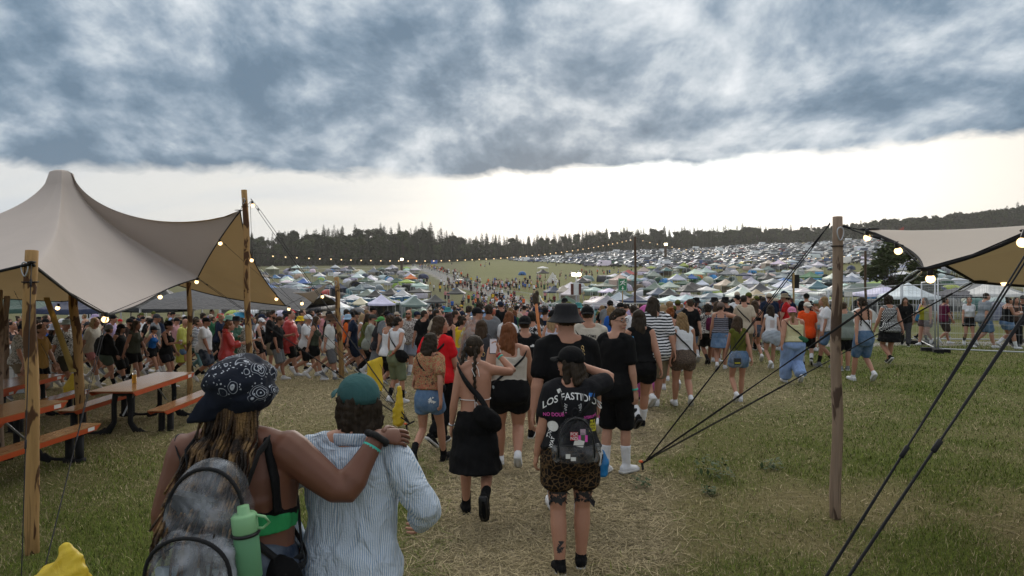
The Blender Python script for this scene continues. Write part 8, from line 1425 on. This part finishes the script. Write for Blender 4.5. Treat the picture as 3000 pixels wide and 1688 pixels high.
# ---------- walkers on the left, from the left edge to the short pole ----------
WK = [  # px, head y, foot y or metres, face, build, pose, yaw, skin, top, bottom, hair, hat, label
 (29, 941, 1126, -88, 'mb', 'cup', -6, 1, ('tank:.86:.02', 'dkgrey'), ('shorts:1.0:.03', 'dkdenim', 'denim'), ('short', 'black'), None, 'person in grey tank top and dark denim shorts at the left edge'),
 (60, 945, 15.6, -80, 'mb', 'wl', 0, 0, ('tee', (.25, .27, .24), 'greyprint'), ('shorts', 'khaki'), ('crop', 'brown'), ('cap', 'navy'), 'person in pale camouflage shirt and navy cap by the left edge'),
 (126, 931, 1096, -70, 'ms', 'hold', -20, 0, ('tee', 'black'), ('shorts:.8:.03', 'black'), ('crop', 'dark'), ('cap', 'black'), 'person in black T-shirt and black cap just right of the nearest pole'),
 (112, 948, 14.2, -92, 'ms', 'wr', 0, 2, ('tee', (.33, .19, .05)), ('shorts', 'black'), ('short', 'brown'), None, 'person in mustard T-shirt half hidden by the nearest pole'),
 (153, 948, 1134, -85, 'fb', 'wl', -10, 0, ('tee:.90:.8:.03', 'black'), ('shorts:.5:.02', 'black'), ('mid', 'brown'), ('bucket', (.42, .46, .58)), 'person in black with a white patterned bucket hat'),
 (187, 935, 1138, -86, 'mb', 'wr', -25, 1, ('tee:.76:.95:.032', (.02, .02, .02), 'camo'), ('shorts:1.0:.04', (.05, .045, .03)), ('crop', 'brown'), ('sunhat', (.30, .36, .34)), 'person in black and white leaf print shirt and pale sun hat'),
 (251, 940, 1088, -60, 'mb', 'wl', -10, 0, ('tee:.82:.8:.022', 'black'), ('shorts:.9:.03', 'black'), ('crop', 'brown'), ('capback', 'dkgrey'), 'stout person in black printed T-shirt facing half this way'),
 (271, 929, 18.5, -95, 'ms', 'wr', 0, 0, ('tee', 'offwhite'), ('shorts', 'pink'), ('mid', 'ltblond'), None, 'person with light blond hair in white behind the low tent corner'),
 (311, 949, 1142, -40, 'fs', 'wl', 15, 0, ('long:.96:.03', 'black'), ('shorts:.5:.024', (.075, .095, .07)), ('short', 'brown'), ('capback', 'grey'), 'person in black top and olive shorts below the low tent corner'),
 (348, 947, 1128, -88, 'mb', 'wr', 0, 0, ('vest:.86:.02', 'black'), ('shorts:1.0:.04', 'black'), ('long', 'dark'), ('cap', 'black'), 'person with long dark hair, black cap and black sleeveless top'),
 (374, 930, 1113, -90, 'mb', 'wl', -5, 1, ('long:.84:.03', (.03, .02, .016)), ('shorts:1.0:.04', 'black'), ('crop', 'dark'), ('cap', 'black'), 'bearded person in dark brown jacket and black cap', 'dark'),
 (393, 938, 17.5, -96, 'fs', 'wr', 0, 1, ('vest:.95:.012', (.06, .065, .045)), ('shorts', 'black'), ('long', 'brown'), None, 'person with long brown hair in dull green sleeveless top'),
 (415, 925, 1052, -92, 'mb', 'wl', 0, 0, ('tee:.80:.9:.03', 'white'), ('shorts:.95:.03', 'navy'), ('crop', 'dark'), ('capback', 'black'), 'person in loose white T-shirt and navy shorts further back'),
 (445, 954, 1107, -88, 'fs', 'wr2', -4, 0, ('tank:1.02:.008', (.01, .09, .30)), ('shorts:.42:.018', 'black'), ('bun', 'dark'), ('cap', 'black'), 'person in blue crop top and black shorts striding right'),
 (449, 936, 1098, -90, 'ms', 'wr2', 0, 1, ('tee', 'cream'), ('shorts:.9:.03', 'mint'), ('long', 'dark'), ('cap', 'black'), 'person with mint shorts and cream shirt behind the blue crop top'),
 (452, 917, 20.5, -80, 'ms', 'wl', -20, 1, ('tee', 'grey'), ('shorts', 'black'), ('crop', 'dark'), ('cap', 'dkgrey'), 'tall person in dark cap above the blue crop top person'),
 (487, 940, 17.5, -92, 'fs', 'cup', 0, 0, ('tank', 'black'), ('shorts:.5:.03', (.02, .02, .025)), ('short', 'black'), ('beanie', 'black'), 'person in black headscarf and black tank top behind the striding person'),
 (512, 929, 1070, -90, 'mb', 'wr', 0, 0, ('tee:.82:.8:.024', (.50, .27, .27)), ('shorts:.9:.03', 'dkgrey'), ('crop', 'dark'), ('cap', 'black'), 'person in dusty pink T-shirt and grey shorts'),
 (537, 933, 1100, -90, 'mb', 'wl', -10, 1, ('poncho:.45', (.50, .48, .06), 'vinyl'), ('shorts', 'denim', 'denim'), None, None, 'bald person in a yellow rain poncho beside the slim pole'),
 (575, 934, 1097, -84, 'fs', 'wr', 0, 0, ('tee', (.02, .03, .07), 'hstripe'), ('trousers:.012:.0', (.16, .30, .33)), ('bun', 'brown'), None, 'person in black striped T-shirt and pale jeans with a hair bun'),
 (598, 927, 1120, -82, 'mb', 'wl', 0, 1, ('tee:.84:.75:.018', 'white'), ('shorts:1.0:.03', 'dkdenim', 'denim'), ('crop', 'dark'), ('cap', 'black'), 'person in white T-shirt and dark denim shorts with black cap'),
 (664, 940, 16.2, -66, 'fs', 'cup', -5, 0, ('poncho:.40', (.52, .03, .025), 'vinyl'), ('shorts', 'black'), ('lowbun', 'auburn'), None, 'person in long red rain poncho with auburn hair tied back'),
 (688, 927, 19.5, -120, 'ms', 'two', 0, 2, ('poncho:.62', (.02, .12, .06), 'vinyl'), ('shorts', 'black'), ('short', 'dark'), ('sunhat', 'black'), 'person in green poncho and wide black hat'),
 (641, 918, 25, -90, 'ms', 'wl', 0, 0, ('tee', 'black'), ('shorts', 'black'), ('crop', 'brown'), ('bucket', 'red'), 'person in red bucket hat left of the tallest pole'),
 (665, 924, 22.5, -90, 'fs', 'wl', 0, 0, ('tee', 'black'), ('shorts', 'black'), ('mid', 'brown'), ('bucket', (.16, .30, .22)), 'person in sage green bucket hat left of the tallest pole'),
 (721, 933, 18.2, -95, 'ms', 'cup', 0, 0, ('tee:.82:.8:.03', (.015, .015, .015), 'camo'), ('shorts', 'black'), ('short', 'dark'), ('bucket', 'navy'), 'person in black floral shirt holding a cup beside the tallest pole'),
 (761, 919, 1088, -58, 'ms', 'wl', -25, 0, ('tee:.80:.85:.024', 'white'), ('shorts:1.0:.03', 'navy'), ('mid', 'blond'), ('cap', 'navy'), 'person in white T-shirt with pink back print and navy cap'),
 (790, 911, 1090, -82, 'ms', 'two', 0, 1, ('tee:.82:.8:.024', 'black'), ('shorts:.95:.03', 'khaki'), ('quiff', 'dark'), None, 'person with dark quiff in black shirt looking down at a phone', 'dark'),
 (812, 924, 18.5, -88, 'ms', 'cup2', 0, 1, ('tee', 'black'), ('shorts:1.0:.04', 'grey'), ('crop', 'dark'), ('capback', 'brown'), 'person in black T-shirt, brown cap and grey knee shorts'),
 (845, 908, 1103, -80, 'mb', 'wr', -25, 2, ('poncho:.66', (.50, .03, .028), 'vinyl'), ('shorts:.9:.03', 'black'), ('short', 'dark'), None, 'stout person in red rain poncho and black shorts'),
 (874, 925, 21, -70, 'ms', 'wl', 0, 0, ('tee', 'grey'), ('shorts', 'black'), ('crop', 'brown'), ('bucket', 'yellow'), 'person in yellow bucket hat behind the red poncho'),
 (895, 920, 1104, -86, 'ms', 'wl2', 0, 0, ('tee:.84:.8:.02', 'white'), ('shorts:.95:.03', 'black'), ('short', 'ltblond'), ('cap', 'white'), 'blond person in white T-shirt and black shorts left of the short pole'),
 (920, 925, 1115, -84, 'fs', 'wr', 0, 0, ('tank:.98:.010', (.045, .055, .035)), ('shorts:.5:.024', 'black'), ('mid', 'brown'), None, 'person in dark green tank top and black shorts left of the short pole'),
 (963, 920, 1114, -80, 'ms', 'face', 0, 0, ('tee:.82:.85:.026', (.62, .62, .60)), ('shorts:1.02:.04', (.13, .13, .14)), ('short', 'dark'), ('bucket', 'brown'), 'person in white T-shirt and grey shorts with a hand at the face'),
 (958, 910, 20, -80, 'ms', 'wl', 0, 0, ('tee', 'black'), ('shorts', 'black'), ('crop', 'dark'), ('cap', 'black'), 'person in black cap and black T-shirt just left of the short pole'),
 (1029, 930, 1075, -80, 'fs', 'wr', 0, 0, ('tee:.96:.7:.024', 'maroon'), ('shorts:.8:.03', 'brown'), ('short', 'dark'), ('cap', 'black'), 'person in maroon top right of the short pole'),
 (1055, 918, 1091, -72, 'fb', 'wr2', -8, 0, ('vest:1.02:.010', 'white'), ('shorts:.34:.02', 'denim', 'denim'), ('vlong', 'ltblond'), None, 'person with long blond hair, white top and short denim shorts'),
 (1066, 918, 20, -75, 'ms', 'wl', 0, 0, ('tee', 'maroon'), ('shorts', 'black'), ('crop', 'dark'), ('cap', 'maroon'), 'person in maroon cap behind the long blond hair'),
 (1085, 918, 17.8, -80, 'mb', 'cup', 0, 0, ('tee:.82:.8:.026', (.28, .30, .26)), ('shorts:.8:.03', 'black'), ('crop', 'dark'), ('cap', (.05, .05, .045)), 'person in grey-green shirt and dark cap beside the blond hair'),
 (1110, 926, 17, -60, 'fb', 'wl', 0, 2, ('tee:.88:.8:.028', (.02, .02, .025)), ('skirt:.45:.05', 'grey'), ('mid', 'dark'), ('capback', (.09, .28, .08)), 'person in green backwards cap and black T-shirt'),
 (1014, 921, 21.5, -80, 'fs', 'wl', 0, 0, ('tee', 'orange'), ('shorts', 'black'), ('mid', 'dark'), ('bucket', (.28, .42, .56)), 'person in light blue bucket hat right of the short pole'),
 (1032, 919, 24, -80, 'ms', 'wl', 0, 0, ('tee', 'navy'), ('shorts', 'black'), ('crop', 'dark'), ('cap', (.42, .08, .10)), 'person in red and blue cap right of the short pole'),
 (1161, 926, 12.9, -28, 'fs', 'back', -30, 0, ('vest:1.06:.010', 'white'), ('shorts:1.0:.035', 'sage'), ('lowbun', 'black'), None, 'person in white sleeveless crop top and olive cargo shorts'),
 (1136, 925, 14, -40, 'fs', 'wr', 60, 0, ('tank', 'white'), ('shorts:.8:.02', 'black'), ('curly', 'brown'), None, 'person with brown curly hair beside the white crop top, arm behind'),
 (1200, 906, 18.6, 168, 'mb', 'wl', 8, 0, ('tee:.80:.8:.03', (.14, .12, .11), 'greyprint'), ('shorts:.9:.03', (.25, .28, .34)), ('crop', 'ginger'), None, 'bearded person in sunglasses and grey print shirt walking this way', 'ginger'),
 (1241, 908, 17.6, -20, 'ms', 'wl', -40, 1, ('tee', 'black'), ('shorts', 'black'), ('short', 'dark'), None, 'dark-haired person in black T-shirt behind the brown hair of the red shirt'),
 # behind the fence at the right
 (2363, 857, 21, -20, 'ms', 'st', 0, 1, ('tee', 'black'), ('shorts', 'black'), ('crop', 'dark'), ('cap', 'black'), 'tall person in black T-shirt and black cap left of the weathered pole'),
 (2422, 868, 16.2, 70, 'fs', 'hold', 0, 0, ('tee:.92:.7:.022', 'white'), ('shorts:.8:.02', 'denim', 'denim'), ('mid', 'blond'), None, 'person with blond bob and white T-shirt left of the weathered pole'),
 (2474, 884, 15.6, -10, 'mb', 'two', -20, 0, ('tee:.82:.85:.024', (.19, .22, .19)), ('shorts:.9:.03', 'black'), ('short', 'brown'), None, 'person in grey-green T-shirt half hidden by the weathered pole'),
 (2396, 885, 20.5, 20, 'fs', 'st', 0, 0, ('tank', (.42, .36, .32)), ('shorts:.35:.02', 'ltdenim', 'denim'), ('pony', 'blond'), ('cap', (.25, .34, .32)), 'person in pale tank top and light denim shorts beyond the orange shirt'),
 (2652, 886, 21, 150, 'ms', 'wl', 15, 0, ('tee:.84:.8:.024', 'black'), ('trousers:.02:.02', 'dkgrey'), ('long', 'brown'), None, 'person with long brown hair and black T-shirt behind the fence'),
 (2712, 903, 21.5, 120, 'fb', 'cup', -10, 0, ('tank:.98:.010', (.36, .34, .03)), ('shorts:.5:.03', (.10, .07, .07)), ('mid', 'brown'), None, 'person in yellow top and brown shorts behind the fence'),
 (2698, 882, 23.5, -100, 'ms', 'wl', 0, 0, ('tee', (.01, .10, .20)), ('shorts', 'black'), ('short', 'dark'), ('cap', 'navy'), 'person in teal blue T-shirt behind the yellow top'),
 (2764, 884, 22, -95, 'ms', 'wl', 0, 1, ('tee', (.10, .012, .04)), ('shorts:.95:.03', (.05, .04, .035)), ('short', 'dark'), None, 'person in wine red T-shirt behind the fence posts'),
 (2776, 877, 26, 20, 'ms', 'sr', 0, 1, ('tee', 'black'), ('shorts', 'dkgrey'), ('short', 'dark'), None, 'dark person by the small tent behind the fence posts'),
 (2838, 881, 20.6, 160, 'fs', 'wl', -10, 0, ('tee:1.08:.4:.012', 'white'), ('shorts:.4:.02', 'black'), ('bun', 'brown'), None, 'person in white crop T-shirt and black shorts behind the nearest fence'),
 (2884, 857, 20.2, -92, 'mb', 'wr', 0, 0, ('tee:.84:.8:.024', (.22, .25, .28)), ('shorts:.9:.03', 'denim', 'denim'), ('short', 'dark'), None, 'person in grey T-shirt and denim shorts behind the nearest fence'),
 (2950, 870, 19.8, -95, 'fb', 'cup', 0, 1, ('tank:.94:.012', 'black'), ('shorts:.5:.03', 'denim', 'denim'), ('bun', 'dark'), None, 'person in black tank top and denim shorts carrying a cup at the right edge'),
 (2975, 885, 20.4, 165, 'fs', 'two', 0, 0, ('tank:.94:.012', (.06, .035, .025)), ('trousers:.03:.05', 'black'), ('mid', 'dark'), None, 'person in brown top and black trousers at the right edge'),
 (2996, 864, 21.6, 150, 'ms', 'st', 0, 0, ('tee', 'black'), ('shorts', 'black'), ('short', 'dark'), ('cap', 'black'), 'person in black cap cut by the right edge'),
]
HELD = {0: ('R', 'cup', 'white cup held by the grey tank top person', (.7, .7, .7)), 3: None}
recs = []
for i, q in enumerate(WK):
    q = list(q); bd = q.pop(13) if len(q) > 13 else None; sk_ = R.choice([None, None, 'white', 'black']); sh = R.choice(['white', 'white', 'black', 'grey'])
    r, P, f = person(*q, shoes=sh, beard=bd, sock=sk_, glasses='sunglasses' if 'sunglasses' in q[12] else None); recs.append((r, P, f))
by = lambda s: next(x for x, q in zip(recs, WK) if s in q[12])
for s, sd, kd, lb, c_ in (('grey tank top and dark', 'R', 'cup', 'white paper cup held by the grey tank top person', (.72, .72, .72)), ('black headscarf', 'R', 'cup', 'white paper cup held by the black headscarf person', (.72, .72, .72)), ('wide black hat', 'R', 'cup', 'white paper cup held by the green poncho person', (.72, .72, .72)), ('black floral shirt', 'R', 'cup', 'cup held beside the tallest pole', (.5, .5, .5)), ('stout person in red', 'R', 'bag', 'pale teal bag carried by the stout red poncho person', (.10, .42, .45)), ('dark green tank', 'L', 'can', 'blue drink can beside the dark green tank top', (.02, .20, .50)), ('yellow top and brown', 'R', 'cup', 'white cup held by the yellow top person behind the fence', (.7, .7, .7)), ('carrying a cup at', 'R', 'cup', 'pale cup carried by the black tank top person at the right edge', (.7, .65, .6)), ('looking down at a phone', 'R', 'phone', 'phone held by the dark quiff person', (.03, .03, .03))):
    r, P, f = by(s); held(r, f, sd, kd, lb, c_)
r, P, f = by('pink back print'); [decal(r, inkblob(50+i, .03, .03, 6), .0+.02*(i % 2), 1.10+.055*i+f.dz, f.garment('tee:.80:.85:.024'), name='print').data.materials.__setitem__(0, MT['pinkp']) for i in range(5)]
r, P, f = by('black printed T-shirt'); decal(r, inkblob(61, .07, .05, 22), .0, 1.28+f.dz, f.garment('tee:.82:.8:.022'), side=1, name='print').data.materials.__setitem__(0, MT['paper'])
r, P, f = by('olive cargo'); cross_bag(r, f, 'large black messenger bag beside the olive cargo shorts', -1, 1.46, .98, (.22, -.12, .98), (.16, .07, .13), off=.02, rz=.5); band_on(r, f, 'R', .01, .03, .014, MT['redp'], 'red wristband on the hand behind the olive cargo shorts')
r, P, f = by('olive shorts below'); backpack(r, f, 'black backpack on the person with olive shorts', 'black', .14, .40, 1.22)
r, P, f = by('short denim shorts'); cross_bag(r, f, 'black bag with dark red cloth on the long blond hair person', 1, 1.44, 1.0, (.19, .0, .92), (.07, .09, .10), 'maroon')
r, P, f = by('hand at the face'); decal(r, text_mesh('Country', .055, MT['blackp'], .001), .04, 1.08+f.dz, f.garment('tee:.82:.85:.026'), side=1)
# yellow sheet hanging from a hand, beside the olive cargo shorts
u0 = P3(1118, 1046, 12.4); G = []
for i in range(9):
    t = i/8; a = u0+Vector((-.27*t**.7, .02, -.10*t)); b_ = a+Vector((.02-.02*t, -.02+.05*math.sin(t*7), -.62+.10*t)); G.append([tuple(a.lerp(b_, s/8)+Vector((.012*math.sin(s*1.3+t*5), .035*math.sin(t*9+s*.5), 0))) for s in range(9)])
mb = MB(); mb.plate(G, (0, .006, 0)); tag(obj('yellow_cloth', mb.mesh('yellow_cloth', [plain('yellow_sheet', (.66, .46, .03), .6)])), 'yellow sheet dangling from a hand left of the olive cargo shorts', 'cloth')
q = P3(1178, 1262, 9.6); sack('yellow_bag', gp(1166, 10.4), [([(0, 0, .05), (0, 0, .3), (.03, 0, .62)], [.09, .08, .03], [.05, .05, .02])], 'limp yellow bag behind the striped shirt, by the ground stake', .02)
b_ = MB(); p0, p1 = P3(1582, 945, 11.2), P3(1570, 886, 11.2); b_.tube([p0+Vector((0, 0, -.25)), p1], .024, 8); e = empty('raised_broom', p0, 0, 'orange broom handle with brown brush held up above the heads', 'broom'); b_.xf(Matrix.Translation(-p0)); obj('handle', b_.mesh('handle', [plain('orange_handle', (.62, .22, .08), .6)]), e); b_ = MB(); b_.loft([p1-p0, p1-p0+Vector((-.01, 0, .10)), p1-p0+Vector((.02, 0, .17))], [.05, .06, .03], [.04, .04, .03], n=10); obj('brush', remesh(b_, .012, 1, 'brush', .008, 14), e, [BRK])
# ---------- the crowd behind: individuals built from shared figures ----------
TOPS = [('tee', 'black', 5, 'black T-shirt'), ('tee', 'white', 3, 'white T-shirt'), ('tee', 'grey', 2, 'grey T-shirt'), ('tee', 'navy', 2, 'navy T-shirt'), ('tank', 'black', 2, 'black tank top'), ('tank', 'white', 1.5, 'white tank top'), ('tee', 'maroon', 1, 'maroon T-shirt'), ('tee', 'olive', 1, 'olive T-shirt'), ('tee', 'ltblue', 1, 'light blue T-shirt'), ('tee', 'beige', 1.2, 'beige T-shirt'), ('tee', 'pink', .8, 'pink T-shirt'), ('tee', 'green', .7, 'green T-shirt'), ('tee', 'blue', .8, 'blue T-shirt'), ('tee', 'lilac', .5, 'lilac T-shirt'), ('tee', 'red', .4, 'red T-shirt'), ('tee', 'yellow', .3, 'yellow T-shirt')]
HEADS = [(('short', 'dark'), None, 3, 'short dark hair'), (('short', 'brown'), None, 2.5, 'short brown hair'), (('short', 'blond'), None, 1, 'short blond hair'), (('long', 'brown'), None, 2, 'long brown hair'), (('long', 'blond'), None, 1.5, 'long blond hair'), (('long', 'dark'), None, 1.5, 'long dark hair'), (('bun', 'dark'), None, 1, 'a dark bun'), (('bun', 'blond'), None, .8, 'a blond bun'), (('pony', 'brown'), None, 1, 'a brown ponytail'), (('curly', 'dark'), None, .8, 'dark curls'), (('crop', 'brown'), ('cap', 'black'), 3, 'a black cap'), (('crop', 'dark'), ('capback', 'black'), 1.5, 'a black backwards cap'), (('crop', 'brown'), ('cap', 'beige'), 1.2, 'a beige cap'), (('crop', 'dark'), ('cap', 'white'), 1, 'a white cap'), (('crop', 'dark'), ('cap', 'navy'), 1, 'a navy cap'), (('crop', 'brown'), ('cap', 'olive'), 1, 'an olive cap'), (('crop', 'brown'), ('bucket', 'black'), 1, 'a black bucket hat'), (('crop', 'brown'), ('bucket', 'teal'), .6, 'a teal bucket hat'), (('crop', 'dark'), ('bucket', 'lilac'), .5, 'a lilac bucket hat'), (('crop', 'dark'), ('bucket', 'beige'), .6, 'a beige bucket hat'), (('crop', 'brown'), ('cap', 'red'), .5, 'a red cap'), (('crop', 'brown'), ('sunhat', 'khaki'), .5, 'a straw-coloured hat'), (('long', 'auburn'), None, .6, 'auburn hair'), (('crop', 'dark'), ('beanie', 'grey'), .5, 'a grey beanie')]
def zone(px): return ['at the left edge', 'behind the brown stained pole', 'under the low tent corner', 'left of the tallest pole', 'right of the tallest pole', 'around the short pole', 'left of the red shirt', 'behind the red shirt', 'left of the bucket hat', 'behind the bucket hat', 'behind the curly head', 'behind the striped shirt', 'behind the white top', 'behind the olive top', 'left of the weathered pole'][min(14, int(np.searchsorted([90, 240, 420, 690, 880, 1030, 1180, 1330, 1500, 1690, 1830, 1950, 2080, 2230], px)))]
TAKEN = [(o.location.x, o.location.y) for o in bpy.data.objects if o.get('category') == 'person']
nC = 0; tries = 0
while nC < CROWD_N and tries < 9000:
    tries += 1; px = R.uniform(-20, 2330) if R.random() < .72 else R.uniform(0, 1000); Yn, Yf = np.interp(px, [0, 600, 1000, 1250, 1500, 1700, 1900, 2100, 2330], [19, 21, 19, 13.5, 12.5, 13, 15, 18, 20]), np.interp(px, [0, 900, 1300, 1700, 2000, 2330], [30, 33, 38, 42, 32, 24]); Y = Yn*(Yf/Yn)**R.random()
    p = gp(px, Y)
    if any((p.x-x)**2+(p.y-y)**2 < .45**2 for x, y in TAKEN): continue
    if px < 1000: face = R.gauss(-88, 12) if R.random() < .9 else 90
    elif px < 1300: face = R.gauss(-60, 25)
    else: face = R.gauss(-5, 28) if R.random() < .93 else R.uniform(120, 240)
    lb = None
    for _ in range(20):
        tp = R.choices(TOPS, [t[2] for t in TOPS])[0]; hd = R.choices(HEADS, [t[2] for t in HEADS])[0]; lb = uniq('person with %s and %s, %s' % (hd[3], tp[3], zone(px)))
        if lb: break
    if not lb: continue
    fem = hd[0][0] in ('long', 'bun', 'pony') or tp[0] == 'tank'; bl = R.choice(['fs', 'fs', 'fb'] if fem else ['ms', 'ms', 'mb']); ps, yw = R.choice([('wr', 0), ('wl', 0), ('st', 0), ('wl', -25), ('wr', 25), ('cup', 0)]); fg = fig(bl, ps, yw)
    human(fg, p, R.gauss(1.66, .06) if fem else R.gauss(1.77, .07), face, R.choices([0, 1, 2, 3, 4], [5, 4, 4, 2, .6])[0], (tp[0], tp[1]), R.choice([('shorts:.55:.02', 'black'), ('shorts:.9:.03', 'navy'), ('shorts:.9:.03', 'khaki'), ('shorts:.55:.02', 'denim', 'denim'), ('trousers:.02:.02', 'black')]), hd[0], hd[1], (R.choice(['white', 'black', 'grey']), 'shoe'), None, lb, 'people in the walking crowd'); TAKEN.append((p.x, p.y)); nC += 1
print('crowd', nC)
# ---------- far people: small single figures, then the mass ----------
FARM = []
def far_fig(build, pose, hair, hat, top, bot):
    fg = Fig(build, pose, 0, vox=.04, fingers=0); mb = MB(); mats = [MT['skin_far'], MT['cloth'], MT['far_dark'], MT['far_hair']]
    def take(me, i, M=None):
        co = np.empty(len(me.vertices)*3); me.vertices.foreach_get('co', co); co = co.reshape(-1, 3)
        if M is not None: A = np.array(M); co = co @ A[:3, :3].T+A[:3, 3]
        mb.add(co, [tuple(p.vertices) for p in me.polygons], i)
    take(fg.body(), 0); take(fg.garment(top), 1); take(fg.garment(bot), 2); h = MB(); h.ell((0, -.02, .03), (.085, .1, .1), 8); take(h.mesh('h'), 3, fg.HM); return mb, mb.mesh('person', mats)
MT['skin_far'] = plain('far_skin', (.44, .25, .17), .6); MT['far_dark'] = plain('far_shorts', (.022, .024, .03), .9, var=.4); MT['far_hair'] = plain('far_hair', (.03, .02, .014), .7, var=.4)
FARM = [far_fig('ms', 'wr', 0, 0, 'tee', 'shorts:.9:.03'), far_fig('fs', 'wl', 0, 0, 'tank', 'shorts:.5:.02'), far_fig('mb', 'st', 0, 0, 'tee', 'trousers'), far_fig('fb', 'sr', 0, 0, 'tee', 'shorts:.6:.03')]
FC = ['black'] * 6+['white'] * 4+['grey'] * 2+['navy'] * 2+['beige', 'maroon', 'red', 'blue', 'ltblue', 'pink', 'olive', 'yellow', 'orange', 'green']
spots = []
def scatter(n, gen, where, rzf): 
    for _ in range(n): p = gen(); spots.append((p, where, rzf()))
def along(pts, wd):
    P = [Vector(q) for q in pts]; L = [(b-a).length for a, b in zip(P[:-1], P[1:])]
    def g():
        i = R.choices(range(len(L)), L)[0]; q = P[i].lerp(P[i+1], R.random()); q.x += R.gauss(0, wd); q.y += R.gauss(0, wd*1.2); q.z = gzf(q.x, q.y); return q
    return g
away = lambda: R.gauss(0, .6); anyd = lambda: R.uniform(0, 6.28)
rp = [Vector(p) for p in ROADS[0][0]]
scatter(430, along([gp(1630, 52), gp(1600, 62), gp(1560, 75), gp(1500, 95), gp(1450, 120)], 5.0), 'in the queue down in the valley', away)
scatter(120, along([at(1440, 858, lo=90), at(1400, 840, lo=110), at(1500, 850, lo=110), at(1580, 838, lo=110)], 5), 'in the queue beside the field', anyd)
scatter(95, along([at(1385, 835, lo=110), at(1325, 808, lo=120), at(1262, 788, lo=130), at(1225, 780, lo=130)], 2.4), 'walking up the footpath road', away)
scatter(26, along([at(1275, 835, lo=90), at(1290, 850, lo=90), at(1300, 870, lo=80), at(1340, 885, lo=70)], 5), 'on the grass left of the road', anyd)
scatter(40, along([at(1510, 835, lo=120), at(1600, 822, lo=130), at(1700, 815, lo=140), at(1790, 800, lo=160)], 6), 'at the edge of the field beside the tents', anyd)
scatter(14, along([at(1350, 775, lo=200), at(1480, 768, lo=200), at(1700, 790, lo=200)], 18), 'far out on the open field', anyd)
scatter(34, along([at(1800, 795, lo=160), at(2000, 792, lo=170), at(2250, 790, lo=170)], 4), 'between the parked cars and the tents', anyd)
spots.sort(key=lambda s: s[0].y); nI = 0; mv, mf, mm, mc = [], [], [], []; nv = 0; LEFT = 298-sum(1 for o in bpy.data.objects if o.get('category') == 'person')
for p, wh, rz in spots:
    c = R.choice(FC); i = R.randrange(4); s = R.uniform(.93, 1.04)
    if nI < LEFT:
        o = obj('person', FARM[i][1], None, None, C[c], p); o.rotation_euler = (0, 0, rz); o.scale = (s, s, s); lb = 'tiny distant person in %s top %s' % (c.replace('ltblue', 'pale blue'), wh); tag(o, lb, 'person', 'distant people in %s tops %s' % (c, wh)); nI += 1
    else:
        V = FARM[i][0].V()*s; cs, sn = math.cos(rz), math.sin(rz); V = np.stack([V[:, 0]*cs-V[:, 1]*sn+p.x, V[:, 0]*sn+V[:, 1]*cs+p.y, V[:, 2]+p.z], 1); mv.append(V); mf += [tuple(a+nv for a in f) for f in FARM[i][0].f]; mm += FARM[i][0].m; mc.append(np.tile([*C[c], 1], (len(V), 1))); nv += len(V)
if mv:
    me = bpy.data.meshes.new('crowd'); me.from_pydata(np.concatenate(mv).tolist(), [], mf); tm, nt, b = newmat('far_tops', .9, .1); lk(nt, N(nt, 'Attribute', attribute_name='tint').outputs['Color'], b.inputs['Base Color'])
    for m in (MT['skin_far'], tm, MT['far_dark'], MT['far_hair']): me.materials.append(m)
    me.polygons.foreach_set('material_index', mm); ca = me.color_attributes.new('tint', 'FLOAT_COLOR', 'POINT'); ca.data.foreach_set('color', np.concatenate(mc).ravel().astype(np.float32)); o = struct(obj('crowd', me), 'stuff'); tag(o, 'far crowd filling the valley road and the edge of the field', 'crowd')
print('far', nI, len(spots))
bpy.data.scenes.remove(WS)
